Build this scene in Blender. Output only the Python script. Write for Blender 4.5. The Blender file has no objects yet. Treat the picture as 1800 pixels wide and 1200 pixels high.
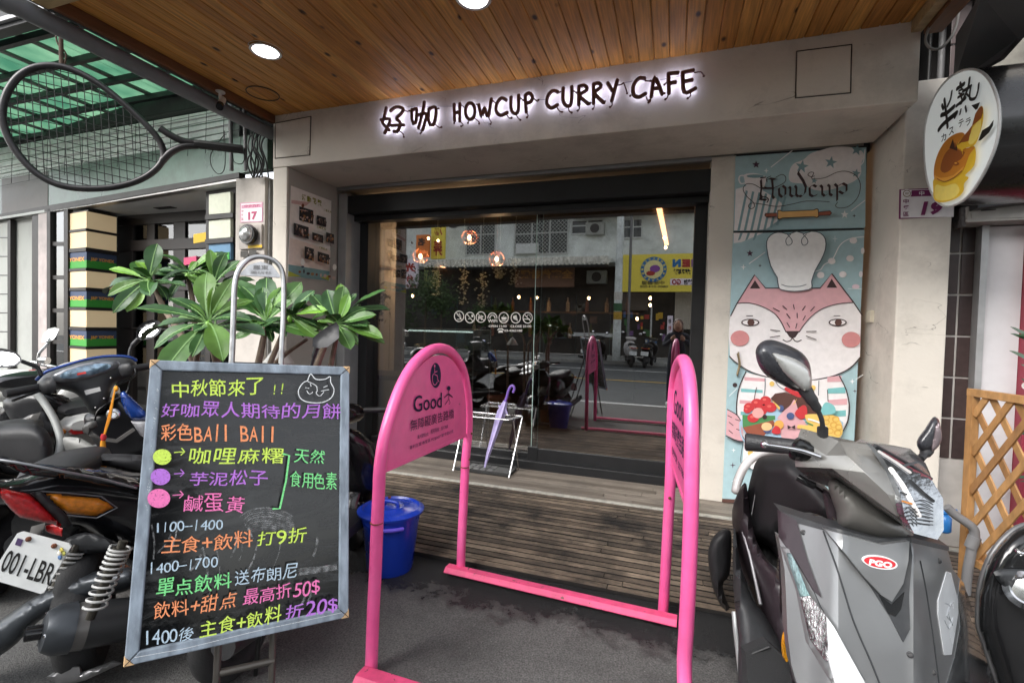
import bpy, bmesh, math, random
from math import sin, cos, pi, radians
from mathutils import Vector as V, Matrix
from mathutils.geometry import delaunay_2d_cdt
random.seed(7)
SC = bpy.context.scene
COL = SC.collection

# ---------------------------------------------------------------- camera
YAW, PIT, ROL, FPX = -0.324018, -0.0280815, 0.0254254, 842.558
fwd = V((sin(YAW)*cos(PIT), cos(YAW)*cos(PIT), sin(PIT)))
r0 = V((cos(YAW), -sin(YAW), 0)); u0 = r0.cross(fwd)
CR = cos(ROL)*r0 + sin(ROL)*u0; CU = -sin(ROL)*r0 + cos(ROL)*u0
CAM = V((0, 0, 1.2))
cd = bpy.data.cameras.new('camera'); cam = bpy.data.objects.new('camera', cd); COL.objects.link(cam)
cd.sensor_width = 36; cd.lens = FPX/1800*36; cd.clip_start = 0.02; cd.clip_end = 400
m = Matrix((CR, CU, -fwd)).transposed().to_4x4(); m.translation = CAM; cam.matrix_world = m
SC.camera = cam
# ---------------------------------------------------------------- world, sun, exposure
SUN_EL, SUN_AZ = radians(34), radians(205)
w = bpy.data.worlds.new('World'); SC.world = w; w.use_nodes = True
nt = w.node_tree; bg = nt.nodes['Background']
sky = nt.nodes.new('ShaderNodeTexSky'); sky.sky_type = 'NISHITA'; sky.sun_disc = False
sky.sun_elevation = SUN_EL; sky.sun_rotation = SUN_AZ; sky.dust_density = 2.2; sky.ozone_density = 1; sky.air_density = 1
hs = nt.nodes.new('ShaderNodeHueSaturation'); hs.inputs['Saturation'].default_value = 0.22
nt.links.new(sky.outputs[0], hs.inputs['Color']); nt.links.new(hs.outputs[0], bg.inputs[0]); bg.inputs[1].default_value = 0.15
sd = bpy.data.lights.new('sun', 'SUN'); sd.energy = 1.35; sd.angle = radians(40); sd.color = (1, .97, .93)
sun = bpy.data.objects.new('sun', sd); COL.objects.link(sun)
# sun stands behind the camera, over the street
az = radians(205)
sdir = V((sin(az)*cos(SUN_EL), cos(az)*cos(SUN_EL), sin(SUN_EL)))
sun.rotation_euler = sdir.to_track_quat('Z', 'Y').to_euler()
vs = SC.view_settings; vs.view_transform = 'Standard'; vs.look = 'None'; vs.gamma = 1; vs.use_curve_mapping = False
vs.exposure = 1.62

# ---------------------------------------------------------------- placement helpers
def ray(x, y):
    return CR*((x-900)/FPX) - CU*((y-600)/FPX) + fwd
def D(x, y, d):
    return CAM + ray(x, y)*d
def A(x, y, ax, val):
    r = ray(x, y); return CAM + r*((val-CAM[ax])/r[ax])
YG = 3.90                                    # glass plane of the cafe door
def RM(x, y, yr):                            # real place, across the street, of what the door mirrors
    p = A(x, y, 1, 2*YG-yr); return V((p.x, yr, p.z))
class Plane:
    def __init__(s, o, n): s.o = V(o); s.n = V(n).normalized()
    def __call__(s, x, y, off=0):
        r = ray(x, y); t = (s.o-CAM).dot(s.n)/r.dot(s.n); p = CAM + r*t
        nn = s.n if s.n.dot(CAM-s.o) > 0 else -s.n
        return p + nn*off

# ---------------------------------------------------------------- materials
MATS = {}
def pm(name, col, rough=.5, metal=0, var=.12, scale=12, bump=.05, coat=0, spec=.5, dirt=0, dirtcol=(.05,.045,.04), bscale=None, emit=None, es=0, stretch=None, trans=0):
    if name in MATS: return MATS[name]
    mt = bpy.data.materials.new(name); mt.use_nodes = True; MATS[name] = mt
    n = mt.node_tree; b = n.nodes['Principled BSDF']; L = n.links.new
    b.inputs['Roughness'].default_value = rough; b.inputs['Metallic'].default_value = metal
    b.inputs['Coat Weight'].default_value = coat; b.inputs['Coat Roughness'].default_value = .08
    b.inputs['Specular IOR Level'].default_value = spec
    b.inputs['Transmission Weight'].default_value = trans
    tc = n.nodes.new('ShaderNodeTexCoord'); mp = n.nodes.new('ShaderNodeMapping')
    L(tc.outputs['Object'], mp.inputs[0])
    if stretch: mp.inputs['Scale'].default_value = stretch
    no = n.nodes.new('ShaderNodeTexNoise'); no.inputs['Scale'].default_value = scale; no.inputs['Detail'].default_value = 6
    L(mp.outputs[0], no.inputs[0])
    rp = n.nodes.new('ShaderNodeValToRGB'); rp.color_ramp.elements[0].position = .3; rp.color_ramp.elements[1].position = .7
    c = col
    rp.color_ramp.elements[0].color = (c[0]*(1-var), c[1]*(1-var), c[2]*(1-var), 1)
    rp.color_ramp.elements[1].color = (min(1,c[0]*(1+var)), min(1,c[1]*(1+var)), min(1,c[2]*(1+var)), 1)
    L(no.outputs[0], rp.inputs[0]); out = rp.outputs[0]
    if dirt:
        n2 = n.nodes.new('ShaderNodeTexNoise'); n2.inputs['Scale'].default_value = 2.3; n2.inputs['Detail'].default_value = 9; n2.inputs['Roughness'].default_value = .7
        L(tc.outputs['Object'], n2.inputs[0])
        r2 = n.nodes.new('ShaderNodeValToRGB'); r2.color_ramp.elements[0].position = .5; r2.color_ramp.elements[1].position = .75
        r2.color_ramp.elements[1].color = (dirt, dirt, dirt, 1)
        mx = n.nodes.new('ShaderNodeMix'); mx.data_type = 'RGBA'
        L(n2.outputs[0], r2.inputs[0]); L(r2.outputs[0], mx.inputs[0]); L(out, mx.inputs[6]); mx.inputs[7].default_value = (*dirtcol, 1)
        out = mx.outputs[2]
    L(out, b.inputs['Base Color'])
    mr = n.nodes.new('ShaderNodeMapRange'); mr.inputs[3].default_value = max(0.02, rough-.08); mr.inputs[4].default_value = min(1, rough+.1)
    L(no.outputs[0], mr.inputs[0]); L(mr.outputs[0], b.inputs['Roughness'])
    if bump:
        nb = n.nodes.new('ShaderNodeTexNoise'); nb.inputs['Scale'].default_value = bscale or scale*4; nb.inputs['Detail'].default_value = 8
        L(mp.outputs[0], nb.inputs[0])
        bp = n.nodes.new('ShaderNodeBump'); bp.inputs['Strength'].default_value = bump; bp.inputs['Distance'].default_value = .01
        L(nb.outputs[0], bp.inputs['Height']); L(bp.outputs[0], b.inputs['Normal'])
    if emit:
        b.inputs['Emission Color'].default_value = (*emit, 1); b.inputs['Emission Strength'].default_value = es
    return mt
def flat(name, col, rough=.6, **k):           # flat print and small plain things: faint variation only
    return pm('print_'+name, col, rough, var=.05, scale=30, bump=0, **k)
def H(s):                                     # hex sRGB -> linear
    v = [int(s[i:i+2], 16)/255 for i in (0, 2, 4)]
    return tuple(c/12.92 if c < .04045 else ((c+.055)/1.055)**2.4 for c in v)
def emi(name, col, st):
    if name in MATS: return MATS[name]
    mt = bpy.data.materials.new(name); mt.use_nodes = True; n = mt.node_tree
    b = n.nodes['Principled BSDF']; b.inputs['Base Color'].default_value = (*col, 1)
    b.inputs['Emission Color'].default_value = (*col, 1); b.inputs['Emission Strength'].default_value = st
    MATS[name] = mt; return mt
def glass(name, refl=.06, tint=(1,1,1), boost=1.0, rough=0.0):
    if name in MATS: return MATS[name]
    mt = bpy.data.materials.new(name); mt.use_nodes = True; n = mt.node_tree; MATS[name] = mt
    n.nodes.remove(n.nodes['Principled BSDF']); o = n.nodes['Material Output']
    t = n.nodes.new('ShaderNodeBsdfTransparent'); t.inputs[0].default_value = (*tint, 1)
    g = n.nodes.new('ShaderNodeBsdfGlossy'); g.inputs['Roughness'].default_value = rough
    f = n.nodes.new('ShaderNodeFresnel'); f.inputs[0].default_value = 1.5
    ma = n.nodes.new('ShaderNodeMath'); ma.operation = 'MULTIPLY_ADD'; ma.inputs[1].default_value = boost; ma.inputs[2].default_value = refl; ma.use_clamp = True
    mx = n.nodes.new('ShaderNodeMixShader')
    n.links.new(f.outputs[0], ma.inputs[0]); n.links.new(ma.outputs[0], mx.inputs[0]); n.links.new(t.outputs[0], mx.inputs[1]); n.links.new(g.outputs[0], mx.inputs[2])
    n.links.new(mx.outputs[0], o.inputs[0]); return mt

# ---------------------------------------------------------------- objects
ORG = {}
def thing(name, label, cat, loc=(0,0,0), group=None):
    o = bpy.data.objects.new(name, None); COL.objects.link(o); o.empty_display_size = .1
    o.location = loc; ORG[o.name] = V(loc); o['label'] = label; o['category'] = cat
    if group: o['group'] = group
    return o
def copy_tree(o, parent=None, loc=None, label=None):
    c = o.copy(); COL.objects.link(c)
    if parent: c.parent = parent
    if loc is not None: c.location = loc; ORG[c.name] = V(loc)
    if label: c['label'] = label
    for ch in list(o.children): copy_tree(ch, c)
    return c
def cat(pts, n=6, closed=False):              # Catmull-Rom through points
    P = [V(p) for p in pts]; k = len(P); out = []
    rng = k if closed else k-1
    for i in range(rng):
        if closed: a, b, c, d = P[i-1], P[i], P[(i+1)%k], P[(i+2)%k]
        else: a, b, c, d = P[max(i-1,0)], P[i], P[i+1], P[min(i+2,k-1)]
        for j in range(n):
            t = j/n
            out.append(.5*((2*b)+(c-a)*t+(2*a-5*b+4*c-d)*t*t+(3*b-a-3*c+d)*t**3))
    if not closed: out.append(P[-1])
    return out
_tc = {}
def textmesh(body, off=0.0, shear=0.0):
    key = (body, off, shear)
    if key not in _tc:
        cu = bpy.data.curves.new('t', 'FONT'); cu.body = body; cu.offset = off; cu.shear = shear; cu.resolution_u = 3
        ob = bpy.data.objects.new('t', cu); me = ob.to_mesh()
        vs_ = [(v.co.x, v.co.y) for v in me.vertices]; fs = [tuple(p.vertices) for p in me.polygons]
        ob.to_mesh_clear(); bpy.data.objects.remove(ob); bpy.data.curves.remove(cu)
        _tc[key] = (vs_, fs)
    return _tc[key]
class MB:
    def __init__(s): s.v = []; s.f = []; s.m = []; s.mi = 0
    def add(s, vs_, fs):
        b = len(s.v); s.v += [V(v) for v in vs_]; s.f += [tuple(i+b for i in f) for f in fs]; s.m += [s.mi]*len(fs); return s
    def box(s, a, b, rot=None, piv=None):
        x0,y0,z0 = a; x1,y1,z1 = b
        vv = [V(p) for p in ((x0,y0,z0),(x1,y0,z0),(x1,y1,z0),(x0,y1,z0),(x0,y0,z1),(x1,y0,z1),(x1,y1,z1),(x0,y1,z1))]
        if rot is not None:
            c = V(piv) if piv is not None else (V(a)+V(b))/2
            vv = [c + rot @ (p-c) for p in vv]
        return s.add(vv, [(0,3,2,1),(4,5,6,7),(0,1,5,4),(1,2,6,5),(2,3,7,6),(3,0,4,7)])
    def prism(s, pts, vec):
        n = len(pts); P = [V(p) for p in pts]; vec = V(vec)
        nrm = V((0,0,0))
        for i in range(n): nrm += P[i].cross(P[(i+1)%n])
        if nrm.dot(vec) > 0: P.reverse()
        return s.add(P+[p+vec for p in P], [tuple(range(n)), tuple(range(2*n-1, n-1, -1))]+[(i, i+n, (i+1)%n+n, (i+1)%n) for i in range(n)])
    def bar(s, a, b, w_, h_, up=(0,0,1)):      # rectangular bar from a to b
        a = V(a); b = V(b); d = (b-a).normalized(); u = V(up)
        if abs(d.dot(u)) > .98: u = V((1,0,0))
        r = d.cross(u).normalized(); u = r.cross(d)
        q = [r*w_/2+u*h_/2, -r*w_/2+u*h_/2, -r*w_/2-u*h_/2, r*w_/2-u*h_/2]
        return s.prism([a+x for x in q], b-a)
    def tube(s, pts, r, n=10, closed=False, flat_=1.0, caps=True):
        P = [V(p) for p in pts]; k = len(P); R = r if isinstance(r, (list, tuple)) else [r]*k
        vs_ = []; up = None
        for i in range(k):
            if closed: t = P[(i+1)%k]-P[i-1]
            else: t = P[min(i+1,k-1)]-P[max(i-1,0)]
            if t.length < 1e-9: t = V((0,0,1))
            t.normalize()
            if up is None:
                up = V((0,0,1)) if abs(t.z) < .9 else V((1,0,0))
            x = t.cross(up)
            if x.length < 1e-6: x = t.orthogonal()
            x.normalize(); up = x.cross(t).normalized()
            for j in range(n):
                a = 2*pi*j/n; vs_.append(P[i]+x*(cos(a)*R[i])+up*(sin(a)*R[i]*flat_))
        fs = []
        for i in range(k if closed else k-1):
            for j in range(n):
                a = i*n+j; b = i*n+(j+1)%n; c = ((i+1)%k)*n
                fs.append((a, b, c+(j+1)%n, c+j))
        if not closed and caps:
            fs.append(tuple(range(n-1,-1,-1))); fs.append(tuple((k-1)*n+j for j in range(n)))
        return s.add(vs_, fs)
    def lathe(s, prof, o, axis=(0,0,1), n=24, sx=1, sy=1, caps=True):
        ax = V(axis).normalized(); x = ax.orthogonal().normalized(); y = ax.cross(x)
        if abs(ax.z) > .99: x = V((1,0,0)); y = V((0,1,0))*(1 if ax.z > 0 else -1)
        o = V(o); vs_ = []; fs = []; k = len(prof)
        for (r, h) in prof:
            for j in range(n):
                a = 2*pi*j/n; vs_.append(o+ax*h+x*(cos(a)*r*sx)+y*(sin(a)*r*sy))
        for i in range(k-1):
            for j in range(n): fs.append((i*n+j, i*n+(j+1)%n, (i+1)*n+(j+1)%n, (i+1)*n+j))
        if caps: fs.append(tuple(range(n-1,-1,-1))); fs.append(tuple((k-1)*n+j for j in range(n)))
        return s.add(vs_, fs)
    def ell(s, c, rx, ry, rz, n=16, rot=None):
        c = V(c); vs_ = []; fs = []; k = n//2
        for i in range(1, k):
            t = pi*i/k
            for j in range(n):
                a = 2*pi*j/n; p = V((rx*sin(t)*cos(a), ry*sin(t)*sin(a), rz*cos(t)))
                vs_.append(c+(rot @ p if rot is not None else p))
        for i in range(k-2):
            for j in range(n): fs.append((i*n+j, (i+1)*n+j, (i+1)*n+(j+1)%n, i*n+(j+1)%n))
        top = V((0,0,rz)); bt = V((0,0,-rz))
        if rot is not None: top = rot @ top; bt = rot @ bt
        vs_ += [c+top, c+bt]; a = len(vs_)-2
        for j in range(n): fs.append((a, j, (j+1)%n)); fs.append((a+1, (k-2)*n+(j+1)%n, (k-2)*n+j))
        return s.add(vs_, fs)
    def panel(s, outline, surf, thick=.004, back=None, step=14, close=True):
        """outline: pixels; surf(x,y)->world point; thick: depth of the slab behind the front skin"""
        P2 = [V((p[0], p[1])) for p in outline]; n = len(P2)
        x0 = min(p.x for p in P2); x1 = max(p.x for p in P2); y0 = min(p.y for p in P2); y1 = max(p.y for p in P2)
        pts = list(P2); g = step
        if step:
            # refine outline
            Q = []
            for i in range(n):
                a = P2[i]; b = P2[(i+1)%n]; k = max(1, int((b-a).length/step))
                for j in range(k): Q.append(a+(b-a)*(j/k))
            P2 = Q; n = len(P2); pts = list(P2)
            y = y0+g/2
            while y < y1:
                x = x0+g/2
                while x < x1:
                    ins = False; j = n-1
                    for i in range(n):
                        xi, yi = P2[i]; xj, yj = P2[j]
                        if (yi > y) != (yj > y) and x < (xj-xi)*(y-yi)/(yj-yi)+xi: ins = not ins
                        j = i
                    if ins and min((V((x,y))-q).length for q in P2) > g*.45: pts.append(V((x+.01*random.random(), y)))
                    x += g
                y += g
        vo, ed, fa, *_ = delaunay_2d_cdt(pts, [(i, (i+1)%n) for i in range(n)], [tuple(range(n))], 1, 1e-5)
        W = [surf(p[0], p[1]) for p in vo]
        B = back if back is not None else (fwd*thick)
        W2 = back(W) if callable(back) else [p+B for p in W]
        F = []
        for f in fa:
            f = tuple(f)
            nn = (W[f[1]]-W[f[0]]).cross(W[f[2]]-W[f[0]])
            F.append(f if nn.dot(W[f[0]]-CAM) < 0 else f[::-1])
        k = len(W)
        if close:
            cnt = {}
            for f in F:
                for i in range(len(f)):
                    e = (f[i], f[(i+1)%len(f)]); cnt[e] = 1
            side = [(a, b) for (a, b) in cnt if (b, a) not in cnt]
            F2 = F+[tuple(i+k for i in f[::-1]) for f in F]+[(b, a, a+k, b+k) for (a, b) in side]
            return s.add(W+W2, F2)
        return s.add(W, F)
    def ribbon(s, pts, w_, nrm, ends=True):     # flat stroke on a plane; w_ scalar or list
        P = [V(p) for p in pts]; k = len(P); nrm = V(nrm).normalized(); Wd = w_ if isinstance(w_, (list, tuple)) else [w_]*k
        L = []; R = []
        for i in range(k):
            t = (P[min(i+1,k-1)]-P[max(i-1,0)]); t = t.normalized() if t.length > 1e-9 else V((1,0,0))
            x = t.cross(nrm).normalized()*Wd[i]/2; L.append(P[i]+x); R.append(P[i]-x)
        s.add(L+R, [(i, i+1, k+i+1, k+i) for i in range(k-1)])
        if ends:
            for e, sg in ((0,-1), (k-1,1)):
                t = (P[1]-P[0]) if e == 0 else (P[-1]-P[-2])
                if t.length < 1e-9: continue
                t = t.normalized()*sg; x = t.cross(nrm).normalized(); r = Wd[e]/2
                arc = [P[e]+x*(cos(a)*r)+t*(sin(a)*r) for a in [pi*j/6 for j in range(7)]]
                s.add(arc, [tuple(range(7))])
        return s
    def text(s, body, p0, p1, p3, off=0.0, shear=0.0):   # map text box onto the parallelogram p0 (left foot), p1 (right foot), p3 (left top)
        vs_, fs = textmesh(body, off, shear)
        if not vs_: return s
        x0 = min(v[0] for v in vs_); x1 = max(v[0] for v in vs_); y0 = min(v[1] for v in vs_); y1 = max(v[1] for v in vs_)
        p0 = V(p0); ex = (V(p1)-p0)/max(x1-x0,1e-6); ey = (V(p3)-p0)/max(y1-y0,1e-6)
        return s.add([p0+ex*(v[0]-x0)+ey*(v[1]-y0) for v in vs_], fs)
    def build(s, name, mats, parent=None, smooth=None, bevel=0, label=None, cat_=None, group=None, kind=None, sub=0, wn=False):
        if not isinstance(mats, (list, tuple)): mats = [mats]
        if parent is not None: org = ORG[parent.name]
        elif cat_:
            zs = min(v.z for v in s.v); org = V(((min(v.x for v in s.v)+max(v.x for v in s.v))/2, (min(v.y for v in s.v)+max(v.y for v in s.v))/2, zs))
        else: org = V((0,0,0))
        me = bpy.data.meshes.new(name); me.from_pydata([v-org for v in s.v], [], s.f)
        for mt in mats: me.materials.append(mt)
        if len(mats) > 1: me.polygons.foreach_set('material_index', s.m)
        if smooth is not None:
            me.polygons.foreach_set('use_smooth', [True]*len(me.polygons))
            if smooth < 180: me.set_sharp_from_angle(angle=radians(smooth))
        me.validate(); me.update()
        o = bpy.data.objects.new(name, me); COL.objects.link(o)
        if parent is not None: o.parent = parent
        else: o.location = org
        ORG[o.name] = org
        if bevel:
            bv = o.modifiers.new('b', 'BEVEL'); bv.width = bevel; bv.segments = 2; bv.limit_method = 'ANGLE'; bv.angle_limit = radians(35)
        if sub:
            sb = o.modifiers.new('s', 'SUBSURF'); sb.levels = sub; sb.render_levels = sub
        if label: o['label'] = label
        if cat_: o['category'] = cat_
        if group: o['group'] = group
        if kind: o['kind'] = kind
        return o
def boxo(name, a, b, mat, parent=None, **k): return MB().box(a, b).build(name, mat, parent, **k)
SC.render.engine = 'CYCLES'
SC.cycles.use_denoising = True; SC.cycles.max_bounces = 8; SC.cycles.transparent_max_bounces = 12
SC.cycles.sample_clamp_indirect = 4; SC.cycles.caustics_reflective = False
# ================================================================ THE SETTING
def asphalt():
    mt = pm('asphalt', (.145,.143,.138), .85, var=.45, scale=150, bump=1, bscale=330, dirt=.75, dirtcol=(.055,.054,.052))
    n = mt.node_tree; L = n.links.new; b = n.nodes['Principled BSDF']
    old = b.inputs['Base Color'].links[0].from_socket
    tc = n.nodes.new('ShaderNodeTexCoord')
    # pale grit specks
    vo = n.nodes.new('ShaderNodeTexVoronoi'); vo.inputs['Scale'].default_value = 38; L(tc.outputs['Object'], vo.inputs[0])
    vr = n.nodes.new('ShaderNodeValToRGB'); vr.color_ramp.elements[0].position = .05; vr.color_ramp.elements[0].color = (.8,.8,.8,1); vr.color_ramp.elements[1].position = .12; vr.color_ramp.elements[1].color = (0,0,0,1)
    L(vo.outputs['Distance'], vr.inputs[0])
    n3 = n.nodes.new('ShaderNodeTexNoise'); n3.inputs['Scale'].default_value = 9; L(tc.outputs['Object'], n3.inputs[0])
    gt = n.nodes.new('ShaderNodeMath'); gt.operation = 'GREATER_THAN'; gt.inputs[1].default_value = .56; L(n3.outputs[0], gt.inputs[0])
    ml = n.nodes.new('ShaderNodeMath'); ml.operation = 'MULTIPLY'; L(vr.outputs[0], ml.inputs[0]); L(gt.outputs[0], ml.inputs[1])
    m1 = n.nodes.new('ShaderNodeMix'); m1.data_type = 'RGBA'; L(ml.outputs[0], m1.inputs[0]); L(old, m1.inputs[6]); m1.inputs[7].default_value = (.4,.4,.38,1)
    # water spilt along the foot of the deck
    sp = n.nodes.new('ShaderNodeSeparateXYZ'); L(tc.outputs['Object'], sp.inputs[0])
    n4 = n.nodes.new('ShaderNodeTexNoise'); n4.inputs['Scale'].default_value = 3.4; n4.inputs['Detail'].default_value = 14; n4.inputs['Roughness'].default_value = .80; L(tc.outputs['Object'], n4.inputs[0])
    a1 = n.nodes.new('ShaderNodeMath'); a1.operation = 'MULTIPLY_ADD'; a1.inputs[1].default_value = 1.15; L(n4.outputs[0], a1.inputs[0])
    # slope of the mask towards the deck edge, and falling off to the far left
    d1 = n.nodes.new('ShaderNodeMapRange'); d1.inputs[1].default_value = 1.60; d1.inputs[2].default_value = 2.12; d1.inputs[3].default_value = -.32; d1.inputs[4].default_value = .30; L(sp.outputs[1], d1.inputs[0])
    dx = n.nodes.new('ShaderNodeMapRange'); dx.inputs[1].default_value = -2.3; dx.inputs[2].default_value = -1.5; dx.inputs[3].default_value = -.5; dx.inputs[4].default_value = 0; L(sp.outputs[0], dx.inputs[0])
    da_ = n.nodes.new('ShaderNodeMath'); da_.operation = 'ADD'; L(d1.outputs[0], da_.inputs[0]); L(dx.outputs[0], da_.inputs[1]); L(da_.outputs[0], a1.inputs[2])
    st = n.nodes.new('ShaderNodeValToRGB'); st.color_ramp.elements[0].position = .52; st.color_ramp.elements[1].position = .66; L(a1.outputs[0], st.inputs[0])
    bd = n.nodes.new('ShaderNodeMapRange'); bd.inputs[1].default_value = 3.2; bd.inputs[2].default_value = 3.3; bd.inputs[3].default_value = 1; bd.inputs[4].default_value = 0; L(sp.outputs[1], bd.inputs[0])
    m2 = n.nodes.new('ShaderNodeMix'); m2.data_type = 'RGBA'; L(st.outputs[0], m2.inputs[0]); L(m1.outputs[2], m2.inputs[6]); m2.inputs[7].default_value = (.018,.018,.019,1)
    L(m2.outputs[2], b.inputs['Base Color'])
    rr = n.nodes.new('ShaderNodeMapRange'); rr.inputs[3].default_value = .85; rr.inputs[4].default_value = .22; L(st.outputs[0], rr.inputs[0]); L(rr.outputs[0], b.inputs['Roughness'])
    return mt
ASP = asphalt()
MB().add([(-40,-60,0),(40,-60,0),(40,30,0),(-40,30,0)], [(0,1,2,3)]).build('ground', pm('earth', (.10,.10,.095), .9, var=.2), kind='structure')
MB().add([(-12,-.34,.008),(8,-.34,.008),(8,6,.008),(-12,6,.008)], [(0,1,2,3)]).build('pavement', ASP, kind='structure')
MB().add([(-30,-9.6,.004),(25,-9.6,.004),(25,-.34,.004),(-30,-.34,.004)], [(0,1,2,3)]).build('road', pm('road_asphalt', (.085,.09,.092), .8, var=.2, scale=3, bump=.3, bscale=200), kind='structure')
LW = pm('road_paint', (.72,.72,.7), .6, var=.12, scale=20, dirt=.5, dirtcol=(.3,.3,.3)); LY = pm('road_paint_yellow', (.65,.42,.08), .6, var=.15)
for nm, y, wd, mt in (('white_line', -.26, .12, LW), ('yellow_line', -4.0, .13, LY), ('white_line', -7.05, .16, LW)):
    MB().add([(-30,y-wd/2,.012),(25,y-wd/2,.012),(25,y+wd/2,.012),(-30,y+wd/2,.012)], [(0,1,2,3)]).build(nm, mt, kind='structure')
MB().box((-30,-13,-.02),(25,-9.6,.12)).build('far_pavement', pm('concrete', (.33,.33,.31), .8, var=.15, scale=5, dirt=.5), kind='structure', bevel=.01)

# ---- deck in front of the cafe
ZD = .03
DK = [pm('deck_wood_%d' % i, c, .8, var=.5, scale=11, bump=.5, bscale=60, stretch=(1,7,7), dirt=1, dirtcol=(.010,.008,.007)) for i, c in enumerate([(.20,.152,.11),(.14,.105,.077),(.24,.185,.135),(.11,.083,.061)])]
for m_ in DK:
    for nd in m_.node_tree.nodes:
        if nd.type == 'VALTORGB' and abs(nd.color_ramp.elements[0].position-.5) < .01: nd.color_ramp.elements[0].position = .43; nd.color_ramp.elements[1].position = .64
deck = boxo('deck', (-3.05,2.185,.0085), (1.75,3.27,.014), pm('black_rubber', (.02,.02,.02), .9)); deck['kind'] = 'structure'
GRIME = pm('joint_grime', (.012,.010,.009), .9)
rows = 22; y = 2.175
wrow = (3.275-2.175)/rows
for r in range(rows):
    xs = [-3.04, -1.75+random.uniform(-.5,.5), .1+random.uniform(-.5,.5), 1.74]
    for a, b in zip(xs, xs[1:]):
        q = MB(); z = ZD-.002+random.uniform(-.0015,.0015)
        y0 = y+r*wrow+.005; y1 = y+(r+1)*wrow-.005; ym = (y0+y1)/2
        
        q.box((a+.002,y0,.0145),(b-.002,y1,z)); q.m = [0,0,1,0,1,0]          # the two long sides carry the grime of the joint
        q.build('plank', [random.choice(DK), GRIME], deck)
sx = boxo('threshold_strip', (-3.05,3.28,.01), (1.75,3.312,ZD+.006), pm('worn_metal', (.45,.43,.38), .55, metal=.3, var=.25, scale=25, dirt=.6), bevel=.003); sx['kind'] = 'structure'
UP = [pm('upper_deck_wood_%d' % i, c, .6, var=.25, scale=8, bump=.2, bscale=50, stretch=(1,9,9), dirt=.5) for i, c in enumerate([(.20,.17,.14),(.15,.125,.10),(.24,.205,.17)])]
udeck = boxo('porch_floor', (-3.05,3.316,.009), (1.75,3.95,.016), MATS['black_rubber']); udeck['kind'] = 'structure'
y = 3.316
while y < 3.93:
    x = -3.05+random.uniform(0,.6); xs = [-3.05]
    while x < 1.7: xs.append(x); x += 1.25
    xs.append(1.75)
    for a, b in zip(xs, xs[1:]): boxo('plank', (a+.0015,y+.0015,.016), (b-.0015,y+.0665,ZD+random.uniform(-.001,.001)), random.choice(UP), udeck, bevel=.0015)
    y += .068

# ================================================================ CAFE FACADE
def plaster(name, c, bump=.35):
    mt = pm(name, c, .78, var=.06, scale=3, bump=bump, bscale=14, dirt=.5, dirtcol=(.27,.24,.21))
    n = mt.node_tree; L = n.links.new; b = n.nodes['Principled BSDF']
    # trowel scratches: thin warped lines where noise crosses a level
    tc = n.nodes.new('ShaderNodeTexCoord'); mp = n.nodes.new('ShaderNodeMapping'); mp.inputs['Scale'].default_value = (2.2,2.2,5.5); mp.inputs['Rotation'].default_value = (0,.5,0)
    L(tc.outputs['Object'], mp.inputs[0])
    no = n.nodes.new('ShaderNodeTexNoise'); no.inputs['Scale'].default_value = 1.3; no.inputs['Detail'].default_value = 3; no.inputs['Distortion'].default_value = .8; L(mp.outputs[0], no.inputs[0])
    s1 = n.nodes.new('ShaderNodeMath'); s1.operation = 'SUBTRACT'; s1.inputs[1].default_value = .5; L(no.outputs[0], s1.inputs[0])
    ab = n.nodes.new('ShaderNodeMath'); ab.operation = 'ABSOLUTE'; L(s1.outputs[0], ab.inputs[0])
    r = n.nodes.new('ShaderNodeMapRange'); r.inputs[1].default_value = 0; r.inputs[2].default_value = .006; r.inputs[3].default_value = 1; r.inputs[4].default_value = 0; L(ab.outputs[0], r.inputs[0])
    n2 = n.nodes.new('ShaderNodeTexNoise'); n2.inputs['Scale'].default_value = 4.5; n2.inputs['Detail'].default_value = 1; L(tc.outputs['Object'], n2.inputs[0])
    g = n.nodes.new('ShaderNodeMapRange'); g.inputs[1].default_value = .56; g.inputs[2].default_value = .66; L(n2.outputs[0], g.inputs[0])
    ml = n.nodes.new('ShaderNodeMath'); ml.operation = 'MULTIPLY'; L(r.outputs[0], ml.inputs[0]); L(g.outputs[0], ml.inputs[1])
    m4 = n.nodes.new('ShaderNodeMath'); m4.operation = 'MULTIPLY'; m4.inputs[1].default_value = .75; L(ml.outputs[0], m4.inputs[0])
    mx = n.nodes.new('ShaderNodeMix'); mx.data_type = 'RGBA'; L(m4.outputs[0], mx.inputs[0]); old = b.inputs['Base Color'].links[0].from_socket; L(old, mx.inputs[6]); mx.inputs[7].default_value = (.13,.11,.09,1)
    L(mx.outputs[2], b.inputs['Base Color'])
    return mt
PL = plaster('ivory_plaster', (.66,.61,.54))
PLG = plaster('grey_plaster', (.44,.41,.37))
BLK = pm('black_frame_metal', (.014,.0145,.016), .45, metal=.2, var=.15, bump=.02)
GRYM = pm('grey_frame_metal', (.36,.37,.38), .45, metal=.4, var=.08, bump=.02)
YF, YP, ZC = 3.004, 3.598, 2.814
ZS = A(480,295,1,YF).z
xfl = A(480,250,1,YF).x; xfr = A(1617,110,1,YF).x
cafe = thing('cafe_building', 'cafe shopfront with ivory plaster fascia, dark sliding glass door and wooden canopy', 'building', (-.9,3.3,0))
MB().box((xfl,YF,ZS),(xfr,YP-.02,ZC+.35)).build('fascia', PL, cafe, bevel=.006)
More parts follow.
